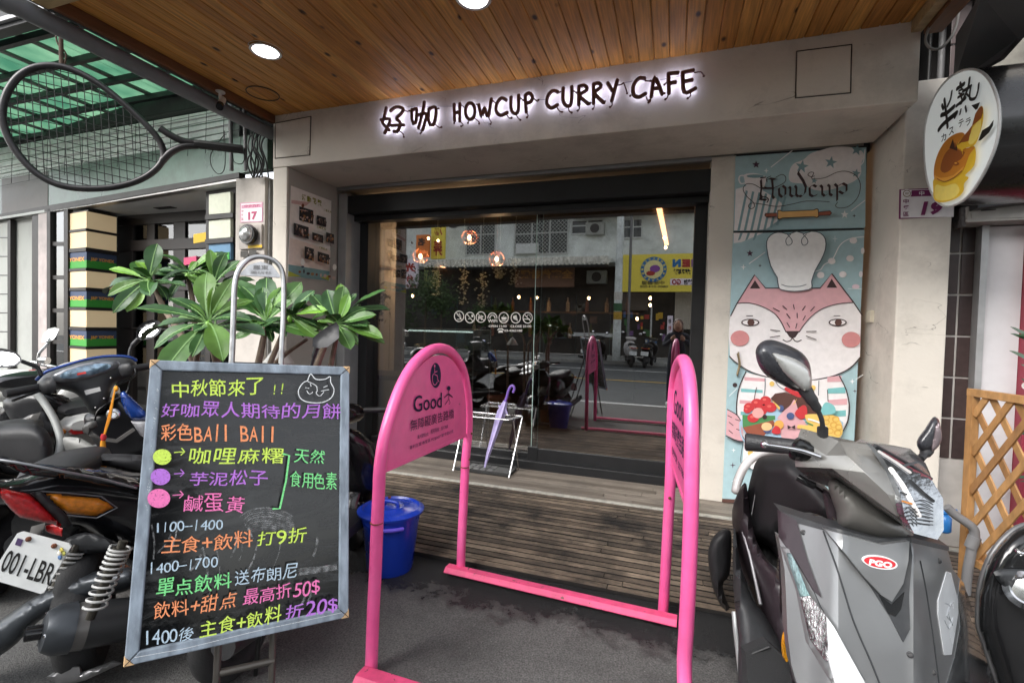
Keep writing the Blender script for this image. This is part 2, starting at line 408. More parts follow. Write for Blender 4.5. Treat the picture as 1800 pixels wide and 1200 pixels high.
# pillars
MB().box((xfl,YF+.003,.008),(A(503,400,1,YF).x,YP,ZS-.001)).build('pillar', PL, cafe, bevel=.008)
XL = A(503,400,1,YF).x
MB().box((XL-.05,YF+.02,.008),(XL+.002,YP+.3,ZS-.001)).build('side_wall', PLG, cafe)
YR = 3.2
xr0 = A(1577,500,1,YR).x; xr1 = A(1668,500,1,YR).x
MB().box((xr0,YR,.008),(xr1,YP+.4,2.60)).build('pillar', PL, cafe, bevel=.008)
# narrow pillar between glass door and mural
xm0 = A(1243,500,1,YP).x; xm1 = A(1286,500,1,YP).x
MB().box((xm0,YP,ZD),(xm1,YP+.32,ZS-.001)).build('pillar', PL, cafe, bevel=.005)
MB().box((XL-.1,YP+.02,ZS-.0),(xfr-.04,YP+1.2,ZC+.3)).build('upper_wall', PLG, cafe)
# grey flashing + jamb
xg0 = A(594,500,1,YP).x; xg1 = A(608,500,1,YP).x
MB().box((XL+.002,YP-.012,A(900,311,1,YP).z),(xm0,YP+.02,ZS-.002)).build('flashing', GRYM, cafe)
MB().box((xg0,YP-.008,ZD),(xg1,YP+.30,A(900,318,1,YP).z-.0)).build('jamb', GRYM, cafe, bevel=.003)
# black header, two stepped boxes
zh0 = A(900,322,1,YP).z
MB().box((xg1+.001,YP+.006,A(900,358,1,YP+.01).z),(xm0-.002,YP+.20,zh0)).build('header_beam', BLK, cafe, bevel=.004)
zh1 = A(1000,374,1,YP+.2).z
MB().box((xg1+.001,YP+.10,zh1),(xm0-.002,YP+.21,A(900,358,1,YP+.01).z-.002)).build('header_track', BLK, cafe, bevel=.003)
# sill
MB().box((xg1,3.80,ZD-.005),(xm0-.002,3.99,ZD+.07)).build('door_sill', BLK, cafe, bevel=.004)
MB().box((xg1,YP+.19,ZD),(xg1+.09,3.98,zh0)).build('side_frame', BLK, cafe, bevel=.003)
MB().box((xm0-.09,YP+.19,ZD),(xm0-.002,3.98,zh0)).build('side_frame', BLK, cafe, bevel=.003)

# access hatches on the fascia
FP = Plane((0,YF,0),(0,1,0))
def hatch(q, label):
    t = thing('access_hatch', label, 'hatch', FP(*q[3]), 'access hatches in the fascia')
    mb = MB(); P = [FP(*p, .0015) for p in q]
    n_ = V((0,-1,0)); w_ = .007
    for i in range(4):
        a = P[i]; b = P[(i+1)%4]; mb.bar(a, b, w_, .003)
    mb.build('joint', pm('dark_gap', (.05,.035,.03), .9), t)
    c = sum(P, V((0,0,0)))/4
    mb = MB(); mb.prism([c+(p-c)*.965 for p in P], (0,-.003,0)); mb.build('hatch_panel', PL, t, bevel=.001)
hatch([(1400,91),(1497,79),(1495,164),(1398,173)], 'square access hatch at the right end of the ivory fascia')
hatch([(484,217),(547,205),(545,273),(484,279)], 'smaller access hatch at the left end of the ivory fascia')

# glass leaves
GL = glass('door_glass', refl=.32, tint=(.80,.82,.82), boost=1.3)
door = thing('sliding_glass_door', 'wide black framed sliding glass doors of the cafe with white pictograms and opening hours', 'door', (-1.3,YG,ZD))
zt = 2.37; zb = ZD+.07
xmid = A(943,600,1,YG).x
MB().box((xg1+.05,YG-.005,zb),(xmid+.03,YG+.005,zt)).build('glass_pane', GL, door)
MB().box((xmid-.01,YG-.045,zb+.10),(xm0-.02,YG-.037,zt)).build('glass_pane', GL, door)
MB().box((xmid-.02,YG-.055,zb-.02),(xm0-.06,YG-.03,zb+.10)).build('bottom_rail', BLK, door, bevel=.003)
MB().box((xg1+.06,YG-.02,zb-.02),(xmid-.03,YG+.02,zb+.045)).build('bottom_rail', BLK, door, bevel=.003)
MB().box((xmid-.035,YG-.06,ZD+.002),(xmid+.05,YG-.018,zb+.11)).build('floor_guide', BLK, door, bevel=.004)
MB().box((xmid+.028,YG-.006,zb),(xmid+.034,YG+.006,zt)).build('glass_edge', pm('glass_edge_green', (.45,.6,.55), .2, var=.05, bump=0), door)
MB().box((xmid-.012,YG-.046,zb+.1),(xmid-.007,YG-.036,zt)).build('glass_edge', MATS['glass_edge_green'], door)
CHR = pm('chrome', (.75,.75,.76), .16, metal=1, var=.04, bump=0)
for x_ in (A(905,810,1,YG-.03).x,):
    MB().box((x_-.012,YG-.07,zb+.0),(x_+.012,YG-.02,zb+.04)).build('glass_clamp', CHR, door, bevel=.003)
# pictograms and hours
dec = MB(); WH = flat('white_vinyl', (.75,.73,.68), .6); GP = Plane((0,YG-.009,0),(0,1,0))
def c8(x, y): return (780+x/10, 530+y/10)
def gp(x, y, o=0): return GP(*c8(x, y), o)
GN = (0,-1,0)
def ring(mb, c, rx, ry, w_, P, n=28):
    pts = [P(c[0]+rx*cos(2*pi*i/n), c[1]+ry*sin(2*pi*i/n)) for i in range(n+1)]
    mb.ribbon(pts, w_, GN, ends=False)
u = (gp(1100,300)-gp(1000,300)).length/100      # metres per crop pixel
for (cx, cy) in ((268,258),(460,280),(652,272),(1053,282),(1265,284),(1475,286)): ring(dec, (cx,cy), 82, 92, 15*u, gp)
for (a, b) in (((215,190),(320,325)),((405,215),(515,350)),((595,205),(712,340)),((1415,222),(1535,352))): dec.ribbon([gp(*a), gp(*b)], 13*u, GN)
def stroke(pts, w_=12): dec.ribbon([gp(*p) for p in pts], w_*u, GN)
def fillp(pts): dec.panel([c8(*p) for p in pts], lambda x, y: GP(x, y), step=0, close=False)
for k, r in ((0,80),(1,45)): stroke([(855+r*cos(a), 290-r*1.15*sin(a)) for a in [pi*i/12 for i in range(13)]], 16)
dec.text('WiFi', gp(775,368), gp(942,368), gp(775,310), .02)
stroke([(238,240),(300,240),(300,310),(238,310)]); stroke([(250,215),(250,240)]); stroke([(280,205),(280,240)])
fillp([(490,225),(520,235),(515,275),(485,270)]); stroke([(430,300),(470,300)])
fillp([(600,250),(640,262),(660,235),(700,260),(672,285),(670,325),(655,325),(650,300),(625,300),(618,325),(602,325),(608,290)])
fillp([(1012,270),(1100,270),(1095,318),(1020,318)]); stroke([(1000,335),(1115,335)], 10); stroke([(1100,280),(1118,285),(1098,305)], 8); stroke([(1050,255),(1062,235)], 8)
fillp([(1215,255),(1280,235),(1305,345),(1225,300)])
stroke([(1410,308),(1510,308)], 16); stroke([(1465,260),(1480,225),(1510,240),(1530,280)], 8)
dec.text('OPEN 11:00', gp(790,450), gp(1105,450), gp(790,412), .025)
dec.text('CLOSE 21:00', gp(1172,455), gp(1540,455), gp(1172,412), .025)
dec.text('03-4362188', gp(1065,528), gp(1378,530), gp(1065,488), .025)
stroke([(950,500),(965,478),(1030,478),(1048,500)], 16); fillp([(955,545),(970,505),(1028,505),(1043,545)])
dec.build('vinyl_pictograms', WH, door)

# ---- wooden canopy
WOOD = []
def pine(i, c):
    mt = pm('pine_board_%d' % i, c, .5, var=.34, scale=5, bump=.12, bscale=26, stretch=(16,.8,16), coat=0, spec=.3)
    n = mt.node_tree; L = n.links.new; b = n.nodes['Principled BSDF']; tc = n.nodes.new('ShaderNodeTexCoord')
    mp = n.nodes.new('ShaderNodeMapping'); mp.inputs['Scale'].default_value = (1,.55,1); mp.inputs['Location'].default_value = (i*3.1, i*1.7, 0); L(tc.outputs['Object'], mp.inputs[0])
    vo = n.nodes.new('ShaderNodeTexVoronoi'); vo.inputs['Scale'].default_value = 11; L(mp.outputs[0], vo.inputs[0])
    r = n.nodes.new('ShaderNodeValToRGB'); r.color_ramp.elements[0].position = .09; r.color_ramp.elements[0].color = (1,1,1,1); r.color_ramp.elements[1].position = .20; r.color_ramp.elements[1].color = (0,0,0,1); L(vo.outputs['Distance'], r.inputs[0])
    gt = n.nodes.new('ShaderNodeSeparateColor'); L(vo.outputs['Color'], gt.inputs[0])
    m_ = n.nodes.new('ShaderNodeMath'); m_.operation = 'GREATER_THAN'; m_.inputs[1].default_value = .62; L(gt.outputs[0], m_.inputs[0])
    m2 = n.nodes.new('ShaderNodeMath'); m2.operation = 'MULTIPLY'; L(r.outputs[0], m2.inputs[0]); L(m_.outputs[0], m2.inputs[1])
    mx = n.nodes.new('ShaderNodeMix'); mx.data_type = 'RGBA'; L(m2.outputs[0], mx.inputs[0]); L(b.inputs['Base Color'].links[0].from_socket, mx.inputs[6]); mx.inputs[7].default_value = (.035,.012,.005,1)
    L(mx.outputs[2], b.inputs['Base Color']); return mt
WOOD = [pine(i, c) for i, c in enumerate([(.52,.245,.058),(.47,.21,.048),(.56,.275,.07),(.50,.23,.055),(.43,.185,.042)])]
canopy = thing('canopy', 'canopy ceiling of varnished knotty pine boards above the cafe entrance', 'canopy', (-1,2.3,ZC))
XC0 = xfl+.02; XC1 = A(1601,40,2,ZC).x; YC0 = 1.60
bw = .0865; x = XC0; i = 0
while x < XC1-.01:
    x1 = min(x+bw, XC1); q = MB(); c = .005; zz = ZC+random.uniform(-.0012,.0012)
    q.prism([(x+.001,YC0,zz+.014),(x+.001,YC0,zz+c),(x+c,YC0,zz),(x1-c,YC0,zz),(x1-.001,YC0,zz+c),(x1-.001,YC0,zz+.014)], (0,YF-YC0-.001,0))
    q.build('board', WOOD[random.randrange(5)], canopy); x = x1; i += 1
DW = pm('dark_timber', (.16,.065,.025), .5, var=.25, scale=5, stretch=(8,1,8), bump=.1)
LWD = pm('pale_timber', (.42,.30,.15), .55, var=.2, scale=5, stretch=(1,8,8), bump=.1)
MB().box((XC0-.03,YC0-.02,ZC-.06),(XC0,YF+.0,ZC+.05)).build('edge_trim', DW, canopy, bevel=.003)
MB().box((XC0-.03,YC0-.09,ZC-.07),(XC1+.14,YC0-.022,ZC+.06)).build('front_beam', LWD, canopy, bevel=.004)
MB().box((XC1+.001,YC0-.02,ZC-.055),(XC1+.05,YF+.35,ZC+.06)).build('edge_trim', LWD, canopy, bevel=.003)
MB().box((XC1+.052,YC0-.02,ZC-.075),(XC1+.13,YF-.004,ZC+.06)).build('edge_trim', DW, canopy, bevel=.003)
MB().box((XC0-.02,YC0-.05,ZC+.075),(XC1+.12,YF,ZC+.12)).build('roof_sheet', pm('roof_tin', (.2,.2,.2), .6), canopy)
DGX = pm('dark_flashing', (.02,.02,.022), .8)
MB().box((XC0-.42,1.28,ZC+.125),(XC0+.1,YF+.5,ZC+.16)).build('roof_flashing', DGX, canopy)
MB().box((xfl-.75,YF+.28,ZC-.30),(xfl-.003,YF+.34,4.8)).build('dark_backing', DGX, cafe)
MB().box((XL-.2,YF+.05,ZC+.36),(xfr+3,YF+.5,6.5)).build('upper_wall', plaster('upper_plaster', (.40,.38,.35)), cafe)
# downlights
def downlight(px_, py_, label):
    p = A(px_, py_, 2, ZC); t = thing('downlight', label, 'ceiling light', p, 'round downlights in the pine ceiling')
    MB().lathe([(.094,-.004),(.094,0),(.072,.002),(.072,-.012),(.088,-.012)], p+V((0,0,-.0)), n=32, caps=False).build('trim_ring', pm('white_trim', (.75,.75,.75), .35, var=.03, bump=0), t, smooth=40)
    MB().lathe([(.001,-.0085),(.070,-.0085),(.070,-.0065)], p, n=32).build('diffuser', emi('downlight_glow', (.97,.97,1), 6), t)
downlight(467, 88, 'round lit downlight in the left half of the pine ceiling')
downlight(832, -6, 'round lit downlight at the top edge, near the middle of the pine ceiling')
p = A(462,165,2,ZC-.004)
MB().tube([p+V((cos(a)*.105, sin(a)*.105, 0)) for a in [2*pi*i/40 for i in range(40)]], .0035, 6, closed=True).build('cable_loop', pm('dark_cable', (.03,.02,.015), .5), label='thin dark wire ring pinned flat to the pine ceiling near the left edge', cat_='cable')
# gutter pipe
GUT = pm('gutter_plastic', (.15,.16,.175), .45, var=.12, bump=.03)
g = thing('gutter', 'grey gutter pipe running along the left edge of the pine canopy', 'gutter', (XC0-.1,2.2,2.66))
gx = A(480,232,1,YF+.02).x-.045; gz = A(480,232,1,YF+.02).z
MB().tube([(gx,YF+.05,gz),(gx,1.42,gz+.012)], .047, 16).build('pipe', GUT, g, smooth=40)
MB().tube(cat([(gx,1.46,gz+.012),(gx,1.36,gz+.012),(gx-.05,1.26,gz+.02),(gx-.14,1.22,gz+.06),(gx-.25,1.2,gz+.3)],5), .056, 16).build('elbow', GUT, g, smooth=50)
# cctv camera
p = A(393,160,2,ZC-.045)
cc = thing('security_camera', 'small white bullet security camera under the left edge of the canopy', 'camera', p)
WPL = pm('white_plastic', (.62,.60,.55), .4, var=.05, bump=0)
MB().lathe([(.03,0),(.03,-.008),(.012,-.012)], p+V((-.03,0,.0)), n=16).build('base', WPL, cc, smooth=40)
MB().tube([p+V((-.03,0,-.01)), p+V((-.03,.0,-.045)), p+V((-.015,-.01,-.06))], .010, 8).build('stem', WPL, cc, smooth=50)
MB().tube([p+V((-.03,.02,-.045)), p+V((.02,-.04,-.115))], .021, 14).build('body', WPL, cc, smooth=40)
MB().tube([p+V((.018,-.038,-.112)), p+V((.040,-.063,-.142))], .023, 14).build('lens_hood', pm('gloss_black', (.01,.01,.011), .15, bump=0, var=.02), cc, smooth=40)
# ================================================================ SHOP SIGN (back-lit letters with arms and legs)
LB = pm('letter_brown', (.12,.045,.032), .45, var=.1, bump=.03)
sgn = thing('shop_sign', 'brown back-lit letters with little arms and legs reading HOWCUP CURRY CAFE', 'sign', (-1,YF-.03,ZS+.1))
def cA(p): return (660+p[0]/6, 110+p[1]/6)
def cB(p): return (900+p[0]/6, p[1]/6)
def cN(p): return p
LET = [(cA, [[(115,480),(90,590),(78,640),(145,712)],[(60,605),(152,598),(130,680),(98,742)],[(160,510),(220,470),(292,490),(270,540),(222,592),(262,640),(235,722),(195,727)],[(165,665),(298,660)]], [[(240,715),(290,750),(298,785)],[(290,490),(330,515),(358,510)]]),
 (cA, [[(385,500),(385,600),(402,642)],[(390,505),(432,490),(435,560),(425,630),(398,645)],[(515,420),(505,500),(455,690)],[(440,560),(535,540),(520,640),(497,710)],[(565,490),(560,600),(577,655)],[(570,488),(632,475),(637,560),(615,648),(577,655)]], [[(450,690),(488,735),(475,745)],[(630,650),(670,685),(695,682)],[(640,490),(665,485)]]),
 (cA, [[(830,445),(835,612)],[(890,440),(890,618)],[(835,535),(890,520)]], [[(895,620),(925,660),(905,672)],[(840,615),(830,640)]]),
 (cA, [[(1000+50*cos(a),515+85*sin(a)) for a in [2*pi*i/14 for i in range(15)]]], [[(1050,590),(1090,625),(1092,645)],[(985,610),(975,638)],[(905,450),(945,480)]]),
 (cA, [[(1090,450),(1120,570),(1150,480),(1188,577),(1222,390)]], [[(1190,580),(1220,630),(1212,650)],[(1060,440),(1090,450)]]),
 (cA, [[(1378,397),(1330,377),(1285,430),(1272,510),(1320,557),(1388,530)]], [[(1380,545),(1410,585),(1435,585)],[(1225,390),(1275,440)]]),
 (cA, [[(1430,370),(1430,480),(1450,530),(1490,535),(1510,480),(1510,350)]], [[(1480,540),(1500,580),(1528,605)],[(1510,360),(1560,400)]]),
 (cA, [[(1580,350),(1590,522)],[(1580,350),(1620,325),(1655,362),(1640,412),(1590,432)]], [[(1592,525),(1610,560),(1598,580)],[(1660,370),(1705,410),(1720,395)]]),
 (cB, [[(482,972),(430,960),(382,1010),(367,1090),(412,1140),(478,1110)]], [[(470,1130),(505,1175),(528,1182)],[(485,985),(530,960)]]),
 (cB, [[(540,935),(540,1060),(572,1115),(615,1110),(630,1040),(630,920)]], [[(590,1125),(605,1175),(630,1190)],[(645,955),(680,980)]]),
 (cB, [[(705,915),(705,1105)],[(705,915),(765,905),(790,950),(715,1010),(802,1095)]], [[(712,1110),(710,1150),(692,1168)],[(800,1095),(822,1105),(825,1085)]]),
 (cB, [[(860,890),(860,1090)],[(860,890),(915,880),(937,920),(872,985),(962,1080)]], [[(868,1095),(868,1130),(852,1150)],[(960,1080),(978,1095),(980,1070)]]),
 (cB, [[(1010,880),(1058,960)],[(1110,850),(1082,950),(1052,1062)]], [[(1055,1065),(1055,1110),(1035,1130)],[(1120,900),(1160,890),(1180,880),(1215,985)]]),
 (cB, [[(1398,830),(1335,830),(1280,910),(1285,1000),(1340,1025),(1408,990)]], [[(1415,1020),(1430,1060),(1450,1060)],[(1265,1000),(1248,1012)],[(1400,855),(1460,855)]]),
 (cB, [[(1470,1022),(1505,820),(1582,992)],[(1480,940),(1552,930)]], [[(1465,1025),(1460,1070),(1440,1082)],[(1585,995),(1608,985)]]),
 (cB, [[(1650,780),(1655,985)],[(1650,780),(1748,770)],[(1655,880),(1722,870)]], [[(1650,985),(1638,1030),(1618,1048)],[(1640,860),(1608,895)]]),
 (cN, [[(1200,128),(1203,162),(1222,156)],[(1200,128),(1218,124)],[(1201,144),(1216,141)]], [[(1213,160),(1214,168),(1209,173)],[(1220,128),(1232,127),(1237,134)]]),
]
GLOW = emi('led_glow', (.72,.74,1.0), 4)
for f, st, lg in LET:
    q = MB()
    P = Plane((0,YF-.040,0),(0,1,0))
    for s_ in st:
        pts = cat([P(*f(p)) for p in s_], 4); q.tube(pts, .0125, 8)
        for e in (pts[0], pts[-1]): q.ell(e, .0125, .0125, .0125, 8)
    lt = q.build('letter', LB, sgn, smooth=50)
    for s_ in lg:
        q = MB(); q.tube(cat([P(*f(p)) for p in s_], 3), .0042, 6); q.ell(P(*f(s_[-1])), .008, .008, .007, 8); q.build('limb', LB, lt, smooth=60)
    q = MB(); P = Plane((0,YF-.022,0),(0,1,0))
    for s_ in st: q.tube(cat([P(*f(p)) for p in s_], 2), .0045, 5)
    q.build('led_strip', GLOW, lt)
P = Plane((0,YF-.008,0),(0,1,0))
for a, b in (((716,188),(795,187)),((943,175),(962,176)),((1096,146),(1112,143)),((1160,141),(1200,133))):
    q = MB(); q.tube([P(*a), P(*b)], .0018, 5); q.build('wire', pm('grey_wire', (.18,.16,.17), .5), sgn)

# ================================================================ MURAL DOOR
MPL = Plane((0,YP-.012,0),(0,1,0))
class Art:
    def __init__(s, plane, tf): s.mb = MB(); s.mats = []; s.pl = plane; s.tf = tf; s.l = 0; s.n = V(plane.n); s.n *= (1 if s.n.dot(CAM-plane.o) > 0 else -1)
    def m(s, mt):
        if mt not in s.mats: s.mats.append(mt)
        s.mb.mi = s.mats.index(mt)
    def P(s, p, o=0): x, y = s.tf(p); return s.pl(x, y, s.l*.00045+.0006)
    def poly(s, pts, mt, smooth=0, closed=True):
        s.l += 1; s.m(mt)
        if smooth: pts = [(p.x, p.y) for p in cat([V((p[0],p[1],0)) for p in pts], smooth, closed=True)]
        s.mb.panel([s.tf(p) for p in pts], lambda x, y: s.pl(x, y, s.l*.00045+.0006), step=0, close=False); return s
    def line(s, pts, w_, mt, smooth=4, closed=False):
        s.l += 1; s.m(mt); q = [s.P(p) for p in pts]
        if smooth and len(pts) > 2: q = cat(q, smooth, closed)
        if closed: q.append(q[0])
        a = s.P(pts[0]); u = min((s.P((pts[0][0]+10, pts[0][1]))-a).length, (s.P((pts[0][0], pts[0][1]+10))-a).length*1.15)/10
        s.mb.ribbon(q, w_*u, s.n); return s
    def oval(s, c, rx, ry, mt, n=20, a0=0, a1=2*pi):
        return s.poly([(c[0]+rx*cos(a0+(a1-a0)*i/n), c[1]+ry*sin(a0+(a1-a0)*i/n)) for i in range(n)], mt)
    def star(s, c, r, mt, k=5, q=.42, rot=-pi/2):
        return s.poly([(c[0]+(r if i % 2 == 0 else r*q)*cos(rot+pi*i/k), c[1]+(r if i % 2 == 0 else r*q)*sin(rot+pi*i/k)) for i in range(2*k)], mt)
    def text(s, body, a, b, c, mt, off=.01, shear=0):
        s.l += 1; s.m(mt); s.mb.text(body, s.P(a), s.P(b), s.P(c), off, shear); return s
    def done(s, name, parent, **k):
        k.setdefault('kind', 'stuff'); return s.mb.build(name, s.mats, parent, **k)
BL = flat('mural_blue', H('a9c6cc')); BL2 = flat('mural_blue_dark', H('86a5ab')); CR_ = flat('mural_cream', H('efeaea')); PK = flat('mural_pink', H('dcaab0')); PKD = flat('mural_blush', H('cf8a8a'))
BR = flat('mural_brown', H('3a2628')); GYL = flat('mural_grey_line', H('55606a')); TL = flat('mural_teal', H('7fbfc0')); WT = flat('mural_white', H('f2f2f2')); DPL = flat('mural_plum', H('4b2f45'))
RD = flat('mural_red', H('c8373c')); CHOC = flat('mural_choc', H('5a3a33')); YL = flat('mural_yellow', H('e8c36a')); OR = flat('mural_tan', H('e0b06e')); GRN = flat('mural_green', H('4f8c56')); WD = flat('mural_wood', H('9a5540')); SKYB = flat('mural_skyblue', H('a9c9df')); BLU = flat('mural_berry', H('4b5a86')); PEACH = flat('mural_peach', H('f0c48f'))
md = thing('mural_door', 'tall pale blue cupboard door printed with a pink fox in a chef hat', 'door', (.6,YP,ZD))
def quadbox(q, pl, off, th, mb=None):
    mb = mb or MB(); P = [pl(*p, off) for p in q]; mb.prism(P, (0,th,0)); return mb
EDG = pm('panel_edge', (.03,.03,.032), .5)
qU = [(1293,275),(1523,259),(1521,400),(1290,406)]; qL = [(1289,411),(1520,404),(1496,900),(1270,880)]
quadbox([(1291,272),(1525,256),(1497,902),(1268,882)], Plane((0,YP+.01,0),(0,1,0)), 0, .02).build('door_frame', EDG, md)
quadbox(qU, MPL, 0, .018).build('upper_leaf', BL, md, bevel=.001)
qL = [(1289,411),(1520,404),(1496,888),(1270,876)]
quadbox(qL, MPL, 0, .018).build('lower_leaf', BL, md, bevel=.001)
quadbox([(1270,876),(1497,891),(1497,899),(1269,882)], MPL, 0, .018).build('kick_strip', pm('kick_brown', (.10,.045,.035), .6), md)
def a6(p): return (1260+p[0]/4.617, 240+p[1]/4.617)
def a7(p): return (1260+p[0]/3.0, 480+p[1]/3.0)
def clipU(pts, x0, x1, y0, y1): return [(min(max(p[0],x0),x1), min(max(p[1],y0),y1)) for p in pts]
u_ = Art(MPL, a6)
cl = cat([(600,370,0),(585,300,0),(620,225,0),(700,190,0),(760,140,0),(850,110,0),(950,85,0),(1060,85,0),(1150,105,0),(1195,150,0),(1170,230,0),(1170,300,0),(1120,360,0),(1000,410,0),(880,440,0),(780,430,0),(700,385,0)], 4, True)
u_.poly([(p.x,p.y) for p in cl], CR_)
for c, r in (((925,212),52),((690,245),55),((1135,110),50),((1130,300),38),((790,360),28)): u_.star(c, r, BL2, rot=-1.4)
u_.line([(1165,235),(1190,200),(1200,110)], 10, WT)
u_.line([(440,250),(610,118)], 9, WT); u_.line([(1090,605),(1200,520)], 8, WT)
u_.star((318,230), 32, DPL); u_.star((400,280), 22, WT, 4, .3); u_.star((1035,635), 34, WT); u_.star((1112,645), 16, BR, 4, .3)
# cup and striped body
u_.poly([(222,312),(300,300),(390,325),(398,360),(380,420),(350,450),(270,440),(235,400),(222,350)], CR_, 3)
u_.oval((310,325), 70, 14, BL2); u_.line([(225,322),(190,322),(178,350),(195,385),(232,380)], 12, CR_)
u_.poly([(152,430),(260,400),(370,440),(470,500),(525,545),(530,620),(490,690),(400,752),(300,765),(140,765)], CR_, 0)
for i in range(7):
    x = 175+i*52; u_.poly([(x+58,max(405,440+i*8)),(x+76,445+i*8),(x+10,765-max(0,i-4)*22),(x-10,765-max(0,i-4)*20)], BL2)
# blackletter name, broad nib strokes
def nib(pts, w_=22, an=.72):
    nx, ny = cos(an)*w_/2, -sin(an)*w_/2
    for (x0,y0), (x1,y1) in zip(pts, pts[1:]): 
        q = [(x0-nx,y0-ny),(x0+nx,y0+ny),(x1+nx,y1+ny),(x1-nx,y1-ny)]
        ar = sum(q[i][0]*q[(i+1)%4][1]-q[(i+1)%4][0]*q[i][1] for i in range(4))
        if abs(ar) < 8: continue
        u_.poly(q, BR)
for st_ in ([(355,355),(360,420),(352,480),(365,505)],[(340,512),(400,520)],[(400,360),(425,345),(470,352)],[(445,350),(452,430),(448,490),(462,508)],[(360,425),(450,425)],
  [(500,425),(502,475),(525,498)],[(500,425),(530,405),(552,425)],[(552,425),(552,480),(525,498)],[(580,415),(592,425),(590,480),(610,495)],[(628,405),(640,425),(638,480),(655,495)],[(610,495),(636,480)],[(655,495),(690,470)],
  [(745,420),(748,480),(772,495)],[(745,420),(775,402),(800,418)],[(772,495),(808,480)],[(830,405),(846,420),(846,475),(866,492)],[(866,492),(892,475)],[(890,400),(905,415),(905,475),(925,490)],
  [(945,395),(965,415),(965,530)],[(975,410),(1010,390),(1040,408)],[(1040,408),(1040,455),(1012,475)],[(1012,475),(978,455)]): nib(st_)
nib([(660,285),(650,310),(690,370),(712,420),(705,470),(680,498),(655,492)], 24)
for s_ in ([(345,430),(290,400),(235,398),(208,440),(240,500),(290,545),(298,580),(272,597),(250,575),(275,552),(360,560),(480,578),(600,560),(720,535),(900,540)], [(470,345),(520,322),(550,345),(535,390),(440,432),(380,420)], [(400,380),(395,355),(430,335)], [(780,335),(750,340),(728,325),(745,305),(775,310),(760,355),(860,350),(960,305),(1040,298),(1110,330),(1148,400),(1130,500),(1060,575),(985,592),(950,575),(965,545)]):
    u_.line(s_, 6, BR)
u_.line([(340,510),(380,500),(410,520),(400,545)], 9, BR); u_.line([(350,350),(385,345)], 12, BR)
# rolling pin
u_.poly([(378,650),(385,632),(480,628),(480,662),(395,668)], BR); u_.poly([(920,632),(905,612),(812,622),(812,656),(905,652)], BR)
u_.poly([(384,650),(392,638),(478,634),(478,656),(395,662)], WD); u_.poly([(914,632),(902,618),(816,628),(816,650),(902,646)], WD)
u_.poly([(482,610),(500,606),(520,616),(770,606),(795,595),(812,600),(816,662),(800,672),(770,664),(525,676),(500,686),(482,680)], BR)
u_.poly([(488,616),(500,612),(520,622),(772,612),(795,602),(806,606),(810,657),(798,665),(770,658),(523,669),(500,679),(488,673)], OR)
u_.done('printed_artwork', md)
v_ = Art(MPL, a7)
def a67(p): return ((a6(p)[0]-1260)*3, (a6(p)[1]-480)*3)      # crop-6 coordinates inside crop 7
def P6(L): return [a67(p) for p in L]
v_.poly(P6([(136,782),(375,782),(290,820),(200,858),(136,866)]), CR_)
for x in (170,230,290): v_.poly(P6([(x+20,784),(x+40,784),(x+20,835),(x,845)]), BL2)
v_.star(a67((268,948)), 19, DPL); v_.star(a67((215,1060)), 16, WT, 4, .3); v_.star(a67((350,1048)), 10, BR, 4, .3); v_.line(P6([(262,1032),(390,940)]), 5, WT)
v_.line(P6([(940,830),(975,830)]), 2.5, WT); v_.line(P6([(957,810),(957,855)]), 2.5, WT)
v_.line(P6([(1190,815),(1080,830),(1000,880),(950,975),(925,1010),(870,1040),(840,1080),(795,1095)]), 6, WT)
for c in ((1105,845),(930,1012),(1078,990),(840,1125),(1020,1120),(1180,930),(1165,1118)):
    p = a67(c); v_.oval(p, 20 if c[0] < 1160 else 10, 17, CR_)
v_.oval((730,72), 20, 13, flat('mural_pale_pink', H('e9d3dc'))); v_.line([(690,82),(765,84)], 3, WT)
# fox head
head = [(70,445),(62,330),(68,225),(105,160),(198,10),(255,80),(330,84),(480,82),(542,80),(603,4),(718,155),(758,215),(752,440),(700,500),(600,545),(500,562),(400,567),(250,545),(150,510)]
def outl(pts, k=1.0): return pts
v_.poly(head, CR_)
v_.poly([(105,160),(198,10),(255,80),(540,80),(603,4),(718,155),(640,162),(560,185),(500,225),(455,275),(432,310),(362,310),(335,255),(300,212),(240,178),(170,160)], PK)
v_.poly([(200,38),(228,82),(173,82)], BR); v_.poly([(603,30),(632,78),(576,78)], BR)
v_.poly([(360,305),(434,305),(412,338),(395,345),(380,335)], BR)
v_.line([(105,160),(198,10),(255,80),(542,80),(603,4),(718,155),(762,220)], 6, BR, 0); v_.line([(105,160),(72,225)], 6, BR)
v_.line([(66,438),(100,470),(180,520),(300,555),(400,567),(500,563),(620,538),(700,498),(752,445)], 6, BR)
v_.line([(105,160),(170,158),(240,178),(300,212),(335,255),(362,310)], 5, BR); v_.line([(718,155),(640,162),(560,185),(500,225),(455,275),(432,310)], 5, BR)
v_.line([(347,350),(365,360),(385,355),(396,343),(410,357),(425,360),(442,352)], 5, BR)
for cx in (175,633):
    v_.oval((cx,260), 48, 20, BR); v_.oval((cx,260), 41, 14, CR_); v_.oval((cx+3,260), 19, 17, CHOC); v_.line([(cx-20,225),(cx+12,225)], 4, BR, 0)
v_.oval((120,343), 49, 41, PKD); v_.oval((703,350), 50, 41, PKD)
for a, b in (((295,185),(327,202)),((345,173),(365,192)),((400,167),(405,190)),((462,175),(448,195)),((510,178),(490,200)),((365,215),(382,238)),((419,212),(420,236)),((462,226),(450,248)),((366,262),(380,285)),((418,266),(412,290)),((280,298),(328,305)),((278,338),(328,330)),((468,308),(518,306)),((466,331),(518,350))): v_.line([a, b], 5, BR, 0)
